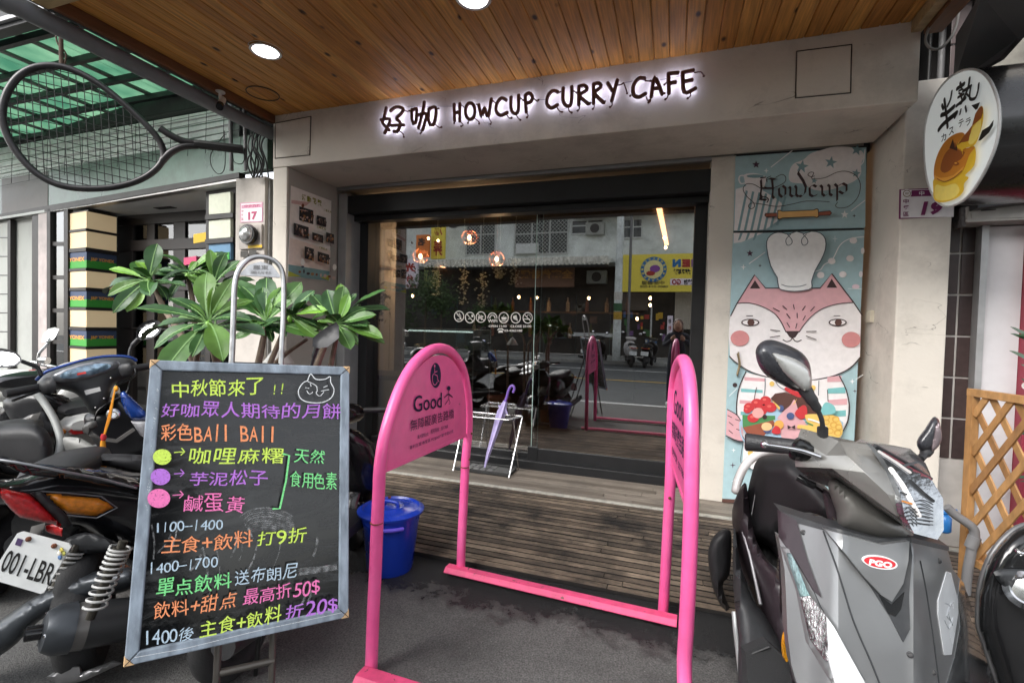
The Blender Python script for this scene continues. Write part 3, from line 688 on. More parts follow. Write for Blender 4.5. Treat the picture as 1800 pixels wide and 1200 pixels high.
# hat
hat = P6([(490,1200),(470,1130),(420,1040),(398,940),(400,870),(430,810),(490,785),(560,790),(640,776),(710,785),(790,778),(850,810),(878,870),(865,950),(820,1040),(780,1110),(755,1200),(745,1290),(640,1330),(500,1290)])
hp = P6([(398,900),(410,830),(460,790),(520,785),(575,800),(640,776),(700,795),(760,776),(830,790),(872,840),(872,920),(835,1010),(790,1090),(760,1180)])+[(497,70),(480,88),(405,98),(340,90),(322,75),(315,30)]+P6([(480,1140),(430,1050)])
v_.poly(hp, WT, 2); v_.line(hp, 5, GYL, 2, True)
for cx in (577,703): v_.line(P6([(cx+15,800),(cx-22,840),(cx-18,880),(cx+2,888),(cx+25,870),(cx+22,840),(cx-12,800)]), 4, GYL)
v_.line([(337,62),(370,72),(430,72),(465,62)], 4, GYL)
# body, striped sleeves
v_.poly([(150,520),(250,546),(400,567),(520,562),(640,540),(670,600),(688,690),(680,770),(655,830),(640,900),(560,960),(240,960),(140,900),(110,800),(100,700),(115,600)], CR_)
strip = [PK, CR_, TL, CR_]
for side in (0,1):
    for k in range(9):
        y = 545+k*30; m_ = strip[k % 4]
        if m_ is CR_: continue
        if side == 0: xa, xb = 150-25*sin(pi*min(1,(y-520)/260))-k*2, 250-k*6
        else: xa, xb = 575+k*1, 640+38*sin(pi*min(1,(y-520)/300))
        v_.poly([(xa,y),(xb,y+8*(1-2*side)),(xb,y+24),(xa,y+18+8*side)], m_)
v_.line([(150,518),(115,600),(101,700),(112,800),(140,870)], 6, BR); v_.line([(638,540),(672,610),(690,700),(680,780),(650,835)], 6, BR)
v_.line([(205,600),(195,650),(192,690)], 4, BR); v_.line([(575,612),(578,670)], 4, BR); v_.line([(250,552),(248,620),(235,680)], 4, GYL); v_.line([(530,565),(528,640)], 4, GYL)
v_.line([(300,560),(330,600),(400,615),(440,575)], 4, GYL)
for c in ((285,580),(500,600),(180,940),(220,1000),(330,960)): v_.oval(c, 13, 13, YL)
# tail, apron hem
v_.poly([(52,715),(105,745),(135,800),(130,880),(90,868),(45,845)], PK, 0); v_.line([(52,713),(105,745),(135,800)], 5, BR); v_.line([(45,850),(90,872),(135,880)], 5, BR)
for a, b in (((55,745),(75,755)),((95,765),(115,772)),((62,780),(82,796)),((60,822),(80,838)),((100,815),(118,822))): v_.line([a, b], 4, BR, 0)
v_.poly([(140,880),(520,880),(520,1100),(300,1100),(130,990)], CR_); v_.line([(135,880),(122,988),(160,1000)], 4, GYL)
for c in ((172,940),(240,990)): v_.oval(c, 14, 14, YL)
# bowl of sweets
v_.poly([(115,780),(140,830),(190,910),(280,935),(420,935),(600,900),(650,840),(655,780),(600,740),(300,700),(160,720)], SKYB, 0)
v_.poly([(160,860),(230,860),(290,900),(330,935),(240,925),(190,900)], WD); v_.line([(118,782),(125,850),(180,915),(300,938)], 7, SKYB)
v_.poly([(278,655),(300,630),(350,622),(410,640),(450,660),(500,690),(520,730),(420,770),(330,720)], CHOC); v_.poly([(410,645),(440,640),(530,700),(520,740),(440,720)], CHOC, 0)
v_.poly([(350,610),(365,592),(400,598),(435,628),(432,650),(400,640)], RD, 3)
v_.poly([(345,720),(380,690),(400,660),(415,700),(425,740),(400,760),(350,760),(310,760)], PK, 3)
v_.poly([(320,770),(380,740),(450,770),(470,830),(440,870),(360,868),(330,850)], PK, 3); v_.poly([(130,740),(300,745),(300,765),(160,800),(132,808)], GRN); v_.poly([(132,806),(290,768),(300,790),(230,860),(150,835)], WD)
for c, r in (((165,700),28),((205,680),30),((250,665),28),((225,715),34),((275,700),32),((185,755),30),((155,715),20)): v_.oval(c, r, r*.8, RD); v_.oval((c[0]-6,c[1]-5), r*.35, r*.22, flat('mural_red_hi', H('e06a62')))
v_.oval((210,730), 30, 27, flat('mural_pink_ball', H('e9a9a4'))); v_.oval((245,750), 12, 12, BR)
v_.poly([(400,730),(440,690),(462,700),(462,745),(430,762)], RD, 3); v_.oval((378,745), 20, 18, BLU); v_.oval((328,705), 16, 16, BLU); v_.oval((258,818), 20, 16, BLU)
v_.poly([(280,660),(325,700),(320,715)], YL); v_.poly([(412,655),(400,680),(385,690)], YL)
v_.oval((255,800), 28, 22, PEACH); v_.oval((318,790), 25, 24, flat('mural_orange', H('e7ac57'))); v_.poly([(280,830),(300,795),(325,810),(320,838)], RD, 3)
v_.poly([(452,740),(520,735),(600,740),(640,780),(645,840),(600,865),(540,850),(470,820),(415,808),(420,790),(470,790)], YL, 3)
for c in ((560,775),(600,790),(580,820),(620,830),(610,760),(560,750),(625,800)): v_.oval(c, 20, 16, flat('mural_waffle', H('d9a74f'))); v_.oval((c[0]+2,c[1]+2), 13, 10, YL)
v_.line([(470,760),(520,775),(560,800)], 10, WT); v_.line([(455,775),(490,790)], 7, GRN)
v_.poly([(538,700),(560,672),(600,690),(608,725),(570,738),(535,735)], TL, 3); v_.poly([(360,790),(380,800),(400,790),(400,812),(380,802),(362,812)], BR)
v_.line([(605,560),(640,560)], 0.5, WT)
for c, m_, r, k in (((694,565),WT,16,4),((708,615),DPL,12,4),((78,998),DPL,16,4),((85,1080),WT,14,4),((82,920),WT,12,4)): v_.star(c, r, m_, k, .25)
v_.line([(712,555),(748,530)], 3, WT); v_.line([(60,640),(100,600)], 3, WT); v_.oval((89,584), 12, 12, BR)
v_.done('printed_artwork', md)
# handle
BRS = pm('brass_handle', (.42,.33,.20), .3, metal=1, var=.2, bump=.02)
q = MB(); Ph = Plane((0,YP-.04,0),(0,1,0)); h0, h1 = (1298,619), (1296,660)
q.tube([MPL(*h0), Ph(*h0), Ph(1300,640), Ph(*h1), MPL(*h1)], .0055, 8)
q.tube(cat([Ph(1297,621), Ph(1300,640), Ph(1296,658)],5), .0075, 8)
q.build('handle', BRS, md, smooth=60)
# little wall box on the pillar side
pp = A(1527,554,0,xr0)
MB().box((xr0-.02,3.50,A(1520,566,1,3.5).z),(xr0+.001,3.575,A(1520,545,1,3.5).z)).build('switch_box', pm('cream_plastic', (.58,.53,.42), .45, bump=0), label='small cream switch box on the pillar beside the fox mural', cat_='switch', bevel=.003)

# ================================================================ POSTER on the left side wall
PP = Plane((XL+.004,0,0),(1,0,0))
def a8(p): return (500+p[0]/6.67, 320+p[1]/6.67)
po = thing('poster', 'creased poster of snapshots taped to the left side wall of the entrance', 'poster', PP(543,487))
q = MB(); P = [PP(*a8(p), .0) for p in ((75,42),(548,222),(525,1160),(38,1108))]; q.prism(P, (.002,0,0)); q.build('sheet', flat('poster_paper', H('fbf2ec')), po)
PP2 = Plane((XL+.0065,0,0),(1,0,0))
r_ = Art(PP2, a8); yg = flat('poster_olive', H('8f8a1c')); ph = [flat('photo_a', H('3d3038')), flat('photo_b', H('6b5a55')), flat('photo_c', H('2a2a30')), flat('photo_d', H('a87b52')), flat('photo_e', H('c9b0a4')), flat('photo_f', H('7d4a35'))]
r_.poly([(60,650),(540,800),(525,1040),(45,960)], flat('poster_blush', H('f6e2d6'))); r_.poly([(80,210),(300,240),(250,280),(80,250)], flat('poster_rose', H('e2b9b6')))
r_.poly([(45,965),(526,1045),(522,1158),(38,1105)], flat('poster_sea', H('7fa3a6'))); r_.poly([(40,1040),(200,1110),(38,1105)], flat('poster_lime', H('b9c04a'))); r_.poly([(420,1120),(520,1090),(520,1155)], flat('poster_lime', H('b9c04a')))
for body, x0, x1, y0 in (('活',200,248,210),('動',260,308,232),('花',322,370,250),('絮',382,430,272)): r_.text(body, (x0,y0), (x1,y0+16), (x0,y0-72), yg, .04)
random.seed(3)
for (x0,y0,x1,y1) in ((168,285,332,495),(362,390,468,530),(75,480,250,670),(278,590,408,720),(428,590,522,730),(160,755,270,930),(300,815,438,970)):
    sl = .30; dx = x1-x0; r_.poly([(x0,y0),(x1,y0+dx*sl),(x1,y1),(x0,y1-dx*sl)], ph[2])
    for k in range(26):
        cx = random.uniform(x0+12,x1-12); cy = y0+30+random.random()*(y1-y0-dx*sl-40)+(cx-x0)*sl
        r_.oval((cx,cy), random.uniform(6,15), random.uniform(8,22), random.choice(ph), 7)
for (x,y,w_) in ((358,320,90),(275,515,110),(300,755,100)): r_.text('活動照片', (x,y+28), (x+w_,y+28+w_*.3), (x,y), yg, .03)
for k in range(9):
    cx = 70+k*50; r_.oval((cx,1050+k*9+random.uniform(-12,8)), random.uniform(10,24), random.uniform(12,24), random.choice([ph[5],ph[0],ph[3],ph[4]]), 9)
r_.oval((102,285), 17, 24, ph[5]); r_.oval((100,940), 22, 40, flat('poster_white', H('f0ece6'))); r_.oval((480,1000), 24, 36, flat('poster_white', H('f0ece6'))); r_.oval((98,995), 18, 12, flat('poster_navy', H('32405e')))
r_.line([(60,330),(160,350)], 5, flat('poster_rose', H('e2b9b6')))
r_.done('printed_photos', po)
# ================================================================ RIGHT-HAND SIDE
# number plates
def plate(label, q, Y, tf, num, cat_, ntxt, group=None):
    pass
PUR = flat('plate_purple', H('7a2a5e')); PWH = flat('plate_white', H('f0ecee'))
n19 = thing('house_number_plate', 'house number plate 19 with purple border on the right pillar', 'sign', A(1628,383,1,YR))
P = Plane((0,YR-.004,0),(0,1,0))
q = MB(); q.prism([P(*p) for p in ((1581,333),(1676,329),(1675,381),(1580,385))], (0,.003,0)); q.build('backing', PUR, n19, bevel=.001)
def a9(p): return (1560+p[0]/6, 300+p[1]/6)
r_ = Art(Plane((0,YR-.0045,0),(0,1,0)), a9)
r_.poly([(143,205),(700,190),(698,488),(138,498)], PWH); r_.poly([(255,208),(700,196),(700,262),(240,275)], PUR)
r_.oval((203,243), 50, 46, PWH); r_.oval((203,243), 42, 37, flat('plate_gold', H('8a7a5a'))); r_.oval((203,243), 34, 29, PWH); r_.text('桃園', (182,255), (224,254), (182,233), flat('plate_gold', H('8a7a5a')), .03)
r_.text('中', (330,265), (385,263), (330,218), PWH, .02); r_.text('央', (470,262), (520,260), (470,215), PWH, .02)
for k, ch in enumerate('中壢區'): r_.text(ch, (163,350+k*68), (220,348+k*68), (163,302+k*68), PUR, .02)
r_.text('1', (345,472), (420,470), (350,330), PUR, .06, .2); r_.text('9', (445,470), (575,466), (450,330), PUR, .06, .2)
r_.done('printed_face', n19)
# pipes and dark gap above the pillar
DG = pm('dark_wall', (.03,.028,.028), .9, var=.2)
neigh = thing('right_shop_building', 'neighbouring shop on the right with brown tiles, white panel and grey awning', 'building', (2.3,3.4,0))
TLm = [pm('brown_tile_%d' % i, c, .35, var=.12, scale=30, bump=.03) for i, c in enumerate([(.055,.035,.033),(.062,.04,.037),(.048,.031,.03)])]
YT = 3.34
MB().box((xr1-.05,YT+.006,.008),(A(1735,500,1,YT).x,YT+.3,2.42)).build('wall', pm('grout', (.50,.47,.44), .9), neigh)
# tiles: two and a half columns, tall tiles laid upright
tz = A(1690,445,1,YT).z; th = (A(1690,445,1,YT).z-A(1690,518,1,YT).z)
cols = [A(x,560,1,YT).x for x in (1645,1682.5,1709.5,1737)]
k = -14
for k in range(-7, 5):
    z1 = tz-k*th; z0 = z1-th
    if z0 < 0 : continue
    for a, b in zip(cols, cols[1:]):
        if z1-.006 < .02: continue
        boxo('tile', (a+.0055,YT-.002,max(.02,z0+.0055)), (b-.0055,YT+.005,z1-.0055), random.choice(TLm), neigh, bevel=.0015)
YW = 3.30
xw0 = A(1727,560,1,YW).x; xw1 = A(1793,560,1,YW).x
MB().box((xw0-.03,YW-.02,.008),(xw0,YW+.04,2.0)).build('corner_strip', pm('grey_strip', (.42,.42,.42), .4, metal=.5, bump=0), neigh)
MB().box((xw0+.002,YW,.008),(xw1,YW+.2,A(1760,398,1,YW).z)).build('white_panel', pm('white_panel_paint', (.62,.60,.61), .55, var=.04, dirt=.2, dirtcol=(.4,.38,.37)), neigh)
MB().box((xw1+.002,YW-.06,.008),(xw1+1.6,YW+.2,A(1800,398,1,YW-.06).z)).build('red_panel', pm('red_panel_paint', (.30,.03,.055), .5, var=.06), neigh)
q = MB(); q.text('@', A(1796,683,1,YW-.064), A(1806,684,1,YW-.064), A(1796,672,1,YW-.064), .03); q.build('lettering', WH, neigh)
# duct casing
YD = 3.18
q = MB(); q.prism([A(x,y,1,YD) for x, y in ((1699,363),(1860,350),(1860,384),(1699,391))], (0,.155,0)); q.build('duct_casing', pm('cream_metal', (.42,.40,.37), .55, dirt=.5, dirtcol=(.12,.11,.1)), neigh, bevel=.004)
q = MB(); q.prism([A(x,y,1,YD-.004) for x, y in ((1708,363),(1860,352),(1860,381),(1708,384))], (0,.003,0)); q.build('duct_lid', MATS['cream_metal'], neigh, bevel=.001)
q = MB(); q.tube([A(1725,370,1,YD-.008), A(1750,368,1,YD-.008)], .003, 6); q.build('lid_pull', DG, neigh)
q = MB(); q.prism([A(x,y,1,YD+.01) for x, y in ((1692,364),(1698,363),(1698,397),(1692,398))], (0,.13,0)); q.build('sticker_box', pm('grubby_box', (.12,.11,.11), .7, var=.5, scale=60), neigh)
# roller shutter housing behind the oval sign
for k, (y0, y1, c) in enumerate(((188,215,(.16,.15,.15)),(215,228,(.28,.28,.28)),(228,250,(.05,.05,.05)),(250,262,(.14,.14,.14)),(262,363,(.035,.035,.038)))):
    q = MB(); q.prism([A(x,y,1,3.05+.015*k) for x, y in ((1718,y0+3),(1870,y0-18),(1870,y1-16),(1718,y1+3))], (0,.25,0)); q.build('shutter_housing', pm('housing_%d' % k, c, .35, metal=.3), neigh, bevel=.003)
# awning: grey sloping underside rising towards the street
a = A(1680,152,1,3.1); 
q = MB(); q.prism([A(1684,150,1,3.1), A(1765,105,1,3.0), A(1800,66,1,2.6), A(1990,-90,1,2.0), A(1900,-190,1,1.6), A(1745,-30,1,2.3), A(1690,60,1,2.9)], (.0,.05,.02))
q.build('awning', pm('grey_awning', (.07,.075,.078), .75, var=.15, scale=4, dirt=.4), neigh)
q = MB(); q.prism([A(x,y,1,3.25) for x, y in ((1725,128),(1745,112),(1800,60),(1900,40),(1900,110),(1740,118))], (0,.1,0)); q.build('stained_wall', pm('stained_concrete', (.22,.21,.18), .85, var=.3, scale=6, dirt=.7), neigh)
boxo('back_wall', (xr0-.1,3.7,2.4), (xr0+3.5,3.8,4.2), DG, neigh)
boxo('shop_wall', (xw0-.2,3.56,.01), (xr0+3.5,3.66,4.2), DG, neigh)
boxo('side_closure', (xr0+2.6,1.5,2.3), (xr0+2.7,3.8,4.2), DG, neigh)
PG = pm('pvc_grey', (.17,.17,.175), .5, var=.1)
def single(mb, name, mat, label, cat_, **k): return mb.build(name, mat, label=label, cat_=cat_, **k)
for i, (x, yb, r, mt, lb) in enumerate(((1631,150,.010,pm('pvc_black', (.02,.02,.02), .5),'thinner black conduit in the gap right of the cafe fascia'),(1652,152,.017,PG,'thick grey conduit in the gap right of the cafe fascia'),(1672,150,.010,PG,'thin grey conduit farthest right in the gap beside the cafe fascia'))):
    q = MB(); q.tube([A(x,yb,1,3.45), A(x+8,10,1,3.45)], r, 10); single(q, 'conduit', mt, lb, 'pipe', smooth=50)
q = MB(); q.tube(cat([A(1686,-10,1,2.95),A(1684,30,1,2.95),A(1674,62,1,2.95),A(1655,84,1,2.95),A(1637,86,1,2.95),A(1627,72,1,2.95),A(1634,48,1,2.95),A(1655,25,1,2.95),A(1664,15,1,2.95)],6), .0065, 8); single(q, 'hanging_cable', pm('grey_cable', (.25,.24,.22), .55), 'loop of grey cable hanging beside the right end of the canopy', 'cable', smooth=60)
# oval sign box
XO = 1.2
ovp = Plane((XO,0,0),(1,0,0))
ring_px = [(1711,122),(1733,133),(1748,158),(1757,195),(1754,240),(1741,280),(1722,317),(1700,347),(1676,361),(1657,361),(1641,345),(1630,315),(1625,270),(1627,220),(1640,177),(1660,146),(1685,127)]
cpt = ovp(1691,240); rad = sum((ovp(*p)-cpt).length for p in ring_px)/len(ring_px)
pts3 = cat([ovp(*p) for p in ring_px], 3, True)
osg = thing('oval_sign', 'oval projecting lightbox sign with a caramel sponge cake and brushed lettering', 'sign', cpt)
q = MB(); q.prism([p+V((.006,0,0)) for p in pts3], (.34,0,0)); q.build('casing', pm('gloss_black_case', (.014,.013,.013), .25, coat=.3), osg, smooth=35)
q = MB(); q.tube(pts3, .0055, 8, closed=True); q.build('rim', pm('rim_white', (.5,.5,.5), .3), osg, smooth=60)
q = MB(); q.prism(pts3, (.008,0,0)); q.build('face', pm('lightbox_face', H('d7dedd'), .3, var=.02, bump=0, emit=H('d7dedd'), es=.10), osg)
def a10(p): return (1600+p[0]/4, 100+p[1]/4)
r_ = Art(Plane((XO-.0015,0,0),(1,0,0)), a10)
INK = flat('brush_ink', H('14120f')); CK = flat('cake_yellow', H('e8bf30')); CK2 = flat('cake_yellow_light', H('f4dd70')); CA = flat('caramel', H('d08526')); CA2 = flat('caramel_dark', H('96521c')); CA3 = flat('caramel_light', H('e8a640'))
def br(pts, w_): r_.line(pts, w_*1.35, INK, 4)
# 半
br([(225,340),(235,365)], 16); br([(295,245),(285,300),(265,345)], 15); br([(222,410),(260,395),(312,350)], 20); br([(205,512),(240,470),(330,395)], 22); br([(245,300),(258,400),(268,495)], 17)
# 熟
br([(335,225),(385,190)], 18); br([(358,185),(368,215)], 15); br([(350,240),(378,228),(368,260),(350,255)], 9); br([(345,285),(385,262)], 12); br([(365,262),(375,320),(350,330)], 11); br([(335,345),(400,290)], 15)
br([(385,240),(440,205)], 15); br([(430,152),(420,215),(385,300)], 17); br([(440,205),(432,290),(470,290),(490,240),(496,190)], 14); br([(405,255),(425,275)], 10)
br([(345,390),(328,425)], 15); br([(372,372),(366,400)], 13); br([(405,350),(412,382)], 13); r_.poly([(448,340),(510,318),(492,365),(478,372)], INK)
for body, x, y in (('カ',235,600),('ス',290,555),('テ',360,500),('ラ',412,490)): r_.text(body, (x,y), (x+36,y-18), (x,y-52), INK, .02)
# cake
r_.poly([(190,850),(182,930),(188,1000),(230,1022),(290,1015),(360,985),(398,940),(402,890),(435,848),(410,830),(475,760),(482,640),(430,640),(300,800)], CK, 3)
r_.poly([(200,900),(196,990),(250,1010),(330,990),(370,940),(340,890),(260,910)], CK2, 3)
r_.poly([(188,840),(192,760),(220,670),(270,590),(330,545),(390,530),(410,560),(400,640),(480,630),(440,690),(400,790),(330,850),(260,868),(205,858)], CA, 3)
r_.poly([(235,790),(250,720),(275,670),(305,640),(340,600),(350,640),(380,660),(410,670),(380,720),(340,740),(310,790),(265,815)], CA2, 2)
r_.poly([(300,640),(325,575),(340,640),(360,600),(355,660)], flat('caramel_deep', H('43200e')), 0)
r_.poly([(195,830),(240,850),(330,830),(400,770),(395,800),(330,855),(250,872),(200,862)], CA3, 2)
r_.line([(215,855),(265,876),(330,850),(390,800)], 5, CA2)
r_.poly([(360,610),(420,540),(470,470),(490,400),(520,350),(543,352),(545,430),(525,520),(490,610),(450,630),(400,650),(400,690),(385,650),(362,640)], CK, 3)
r_.poly([(360,620),(410,550),(465,480),(488,400),(525,348),(543,360),(530,430),(470,480),(455,540),(440,590),(390,600)], CA2, 2)
r_.poly([(470,500),(530,440),(520,540),(470,610),(440,600)], CK2, 2); r_.poly([(512,588),(540,515),(590,485),(622,440),(618,480),(590,530),(530,585)], INK, 0)
r_.oval((350,748), 26, 14, CA2); r_.oval((352,745), 10, 6, CA3)
r_.done('printed_face', osg)
q = MB(); q.bar(cpt+V((.3,.0,.1)), (cpt.x+.3,YT,cpt.z+.1), .04, .04); q.build('bracket', DG, osg)

# lattice planter
LT = [pm('lattice_wood_%d' % i, c, .6, var=.25, scale=6, bump=.15, stretch=(5,5,2)) for i, c in enumerate([(.36,.185,.065),(.42,.225,.085),(.30,.15,.055)])]
l0 = A(1712,684,1,2.86); dl = V(ray(968,578)); dl.z = 0; dl = -dl.normalized()
lat = thing('lattice_planter', 'golden timber lattice trellis panel at the right edge', 'planter', (l0.x,l0.y,.0))
LN = dl.cross(V((0,0,1))); Lw = .72; Lz1 = l0.z; Lz0 = .16
def lp(s_, z, o=0): return V((l0.x,l0.y,0))+dl*s_+V((0,0,z))+LN*o
q = MB(); q.bar(lp(0,0), lp(0,Lz1), .034, .034, dl); q.build('post', LT[0], lat, bevel=.002)
q = MB(); q.bar(lp(-.018,Lz1-.015), lp(Lw,Lz1-.015), .036, .034); q.build('top_rail', LT[1], lat, bevel=.002)
q = MB(); q.bar(lp(.018,Lz0), lp(Lw,Lz0), .034, .034); q.build('bottom_rail', LT[1], lat, bevel=.002)
q = MB(); q.bar(lp(Lw,0), lp(Lw,Lz1), .034, .034, dl); q.build('post', LT[0], lat, bevel=.002)
def slat(s0, dirn, off):
    # line from bottom rail; clip to frame
    k = 1.55*dirn; pts = []
    h = Lz1-Lz0-.03
    a, b = s0, s0+h/k
    lo, hi = .017, Lw-.017
    def zat(s_): return Lz0+.015+(s_-a)*k
    sa, sb = max(lo, min(a,b)), min(hi, max(a,b))
    if sb-sa < .04: return
    q = MB(); q.bar(lp(sa,zat(sa),off), lp(sb,zat(sb),off), .009, .030, LN.cross(V((0,0,1)))); q.build('slat', random.choice(LT), lat, bevel=.0015)
s_ = -.6
while s_ < 1.4:
    slat(s_, -1, -.006); slat(s_-.05, 1, .006); s_ += .118
# palm leaves behind the lattice and at the edge
LF = pm('dark_leaf', (.03,.075,.03), .35, var=.3, coat=.2)
pl = thing('palm_plant', 'dark green palm in the planter behind the timber lattice', 'plant', (l0.x+.35,l0.y+.05,.3))
random.seed(11)
for k in range(26):
    c = V((l0.x+.42, l0.y-.10, .55+.03*k*.9)); a = random.uniform(pi*.6, pi*1.5); e = random.uniform(-.3,.9); L_ = random.uniform(.2,.38)
    d_ = V((cos(a)*cos(e), sin(a)*cos(e)*.5, sin(e))); pts = [c+d_*L_*t+V((0,0,-.10*t*t)) for t in (0,.25,.5,.75,1)]
    q = MB(); wds = [.006,.024,.026,.017,.002]; q.ribbon(pts, wds, V((0,-1,.35)), ends=False)
    q.v += [v+V((0,.0015,0)) for v in q.v]; n_ = len(q.v)//2; q.f += [tuple(i+n_ for i in f[::-1]) for f in q.f]; q.m += q.m
    q.build('leaf', LF, pl, smooth=60)
for k, (x, y, tx, ty) in enumerate(((1830,612,1776,574),(1835,615,1776,586),(1830,650,1774,616),(1840,672,1794,640),(1830,600,1790,590),(1830,700,1795,665))):
    a = A(x,y,1,2.7); b = A(tx,ty,1,2.62); pts = [a+(b-a)*t+V((0,0,.012*sin(pi*t))) for t in (0,.3,.6,.85,1)]; q = MB(); q.ribbon(pts, [.008,.02,.02,.012,.001], V((-.1,-1,.5)), ends=False)
    q.v += [v+V((0,.0015,0)) for v in q.v]; n_ = len(q.v)//2; q.f += [tuple(i+n_ for i in f[::-1]) for f in q.f]; q.m += q.m; q.build('leaf', LF, pl, smooth=60)
q = MB(); q.tube([(l0.x+.42,l0.y-.1,.1),(l0.x+.42,l0.y-.1,1.25)], [.02,.008], 8); q.build('stem', pm('bark_dark', (.08,.06,.04), .8), pl)
# pipe with tap
q = MB(); q.tube(cat([A(1664,890,1,2.75),A(1680,905,1,2.75),A(1708,925,1,2.75),A(1713,940,1,2.75),A(1708,965,1,2.75),A(1700,1010,1,2.75),A(1696,1060,1,2.75)],5), .019, 12)
q.tube([A(1699,948,1,2.75)+V((.03,0,.02)),A(1706,962,1,2.75)], .024, 12); single(q, 'water_pipe', PG, 'bent grey plastic water pipe below the tiled strip', 'pipe', smooth=50)
q = MB(); c = A(1660,915,1,3.1); q.lathe([(.02,-.06),(.03,-.05),(.03,.02),(.02,.03),(.015,.035)], c, n=16); q.ell(c+V((0,0,.05)), .02,.02,.02,12); q.tube([c+V((-.03,0,.06)), c+V((.05,0,.06))], .01, 8)
single(q, 'water_valve', pm('blue_plastic', (.02,.15,.42), .35), 'small blue water valve behind the silver scooter', 'valve', smooth=50)
# ================================================================ LEFT SHOP (no. 17)
P17 = Plane(A(420,320,1,3.2), (.117,.993,0)); D17 = V((-.993,.117,0)); N17 = V((-.117,-.993,0))
def p17(o): return Plane(P17.o+N17*o, (.117,.993,0))
def slab(name, q, mat, parent, off=0, th=.03, **k):
    """pixel polygon on the shop-17 facade plane, moved towards the viewer by off, th thick behind"""
    P = p17(off); mb = MB(); mb.prism([P(*p) for p in q], -N17*th); return mb.build(name, mat, parent, **k)
s17 = thing('left_shop_building', 'neighbouring racket shop with dark gridded windows, cream and green box column, green canopy', 'building', (-5,3.5,0))
DBR = pm('dark_brown_frame', (.016,.012,.011), .5, var=.15, bump=.02)
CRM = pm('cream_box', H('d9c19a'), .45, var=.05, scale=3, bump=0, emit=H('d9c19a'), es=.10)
NAVY = flat('box_navy', H('3c4a66')); GRB = flat('box_green', H('3f9a3a')); ORG_ = flat('box_orange', H('e0a04a'))
GYW = pm('grey_wall_paint', (.36,.37,.35), .7, var=.06, scale=3, dirt=.35, dirtcol=(.2,.19,.18))
# box column with a corner at px 152
ck = P17(152,500); dY = V((0,1,0))
def cpx(y): return A(152,y,1,ck.y)
left_w = (P17(118,500)-ck).length
right_l = A(207,500,0,ck.x).y-ck.y
zt_ = cpx(371).z; 
q = MB(); q.prism([ck+D17*(left_w-.002)-N17*.012, ck-N17*.02+V((-.01,0,0)), ck+V((-.012,right_l,0)), ck+D17*left_w+V((0,right_l,0))], (0,0,zt_-.0+.02)); q.v = [V((v.x,v.y,v.z-ck.z)) for v in q.v]
q.build('column_core', DBR, s17)
rowsY = [(371,401,0),(406,434.5,0),(442,470.5,1),(476,505,0),(511,539.5,1),(545,575,0),(581,609,1),(614,646,0),(651,682,1),(687,720,0)]
for y0, y1, kind in rowsY:
    za, zb_ = cpx(y0).z, cpx(y1).z; c2 = V((ck.x,ck.y,0))
    tb = c2+V((0,right_l-.012,0)); lb_ = c2+D17*(left_w-.01)
    q = MB(); mats = [CRM] if not kind else [NAVY, GRB, ORG_, WH]
    zm = zb_+(za-zb_)*.48
    for mi_, (z0, z1) in enumerate(((zb_,za),) if not kind else ((zm,za),(zb_,zm))):
        q.mi = mi_ if kind else 0
        q.prism([c2+V((0,0,z0)), tb+V((0,0,z0)), tb+V((-.02,0,z0)), lb_+V((0,.03,z0)), lb_+V((0,0,z0))], (0,0,z1-z0))
    if kind:
        q.mi = 2; X1 = ck.x+.0015
        q.text('J&P YONEX', (X1,ck.y+right_l*.12,zb_+(za-zb_)*.42), (X1,ck.y+right_l*.88,zb_+(za-zb_)*.42), (X1,ck.y+right_l*.12,zb_+(za-zb_)*.68), .035)
        q.text('YONEX', lb_+N17*.0015-D17*.04+V((0,0,zb_+(za-zb_)*.42)), c2+N17*.0015+D17*.04+V((0,0,zb_+(za-zb_)*.42)), lb_+N17*.0015-D17*.04+V((0,0,zb_+(za-zb_)*.68)), .035)
    q.build('display_box', mats, s17, bevel=.002)
for i in range(len(rowsY)-1):
    z1 = cpx(rowsY[i][1]).z; z0 = cpx(rowsY[i+1][0]).z; c2 = V((ck.x,ck.y,0))
    q = MB(); q.prism([c2+N17*.012+V((.012,0,z0+.003)), c2+V((.012,right_l+.01,z0+.003)), c2+V((-.01,right_l+.01,z0+.003)), c2+D17*(left_w+.01)+V((0,.03,z0+.003)), c2+D17*(left_w+.01)+N17*.012+V((0,0,z0+.003))], (0,0,z1-z0-.006)); q.build('shelf_edge', DBR, s17)
# header strip and signboard, louvres
slab('metal_edge', [(82,366),(420,312),(420,318),(82,374)], pm('steel_edge', (.42,.40,.38), .3, metal=.8, var=.15), s17, .02, .08, bevel=.003)
slab('dark_edge', [(-300,428),(420,303),(420,312),(-300,440)], DBR, s17, .03, .06)
SB = pm('green_signboard', (.10,.16,.125), .28, var=.35, scale=2.2, bump=.02, dirt=.6, dirtcol=(.05,.045,.04))
slab('signboard', [(-300,360),(400,243),(470,232),(470,296),(-300,428)], SB, s17, .012, .05)
slab('signboard_end', [(3,315),(84,301),(84,366),(3,377)], pm('brown_signboard', (.10,.085,.08), .5, var=.3, scale=5), s17, .016, .004)
LVW = pm('white_louvre', (.80,.81,.80), .55, var=.08, dirt=.4, dirtcol=(.2,.2,.2))
for k in range(6):
    a = 247+k*12; b = 178+k*11
    slab('louvre_slat', [(-250,a+46),(405,b-1),(405,b+8),(-250,a+57)], LVW if k else DG, s17, .0+.012*(k % 2), .02, bevel=.002)
slab('louvre_back', [(-250,292),(420,176),(420,244),(-250,364)], pm('louvre_back', (.16,.17,.16), .8), s17, -.02, .01)
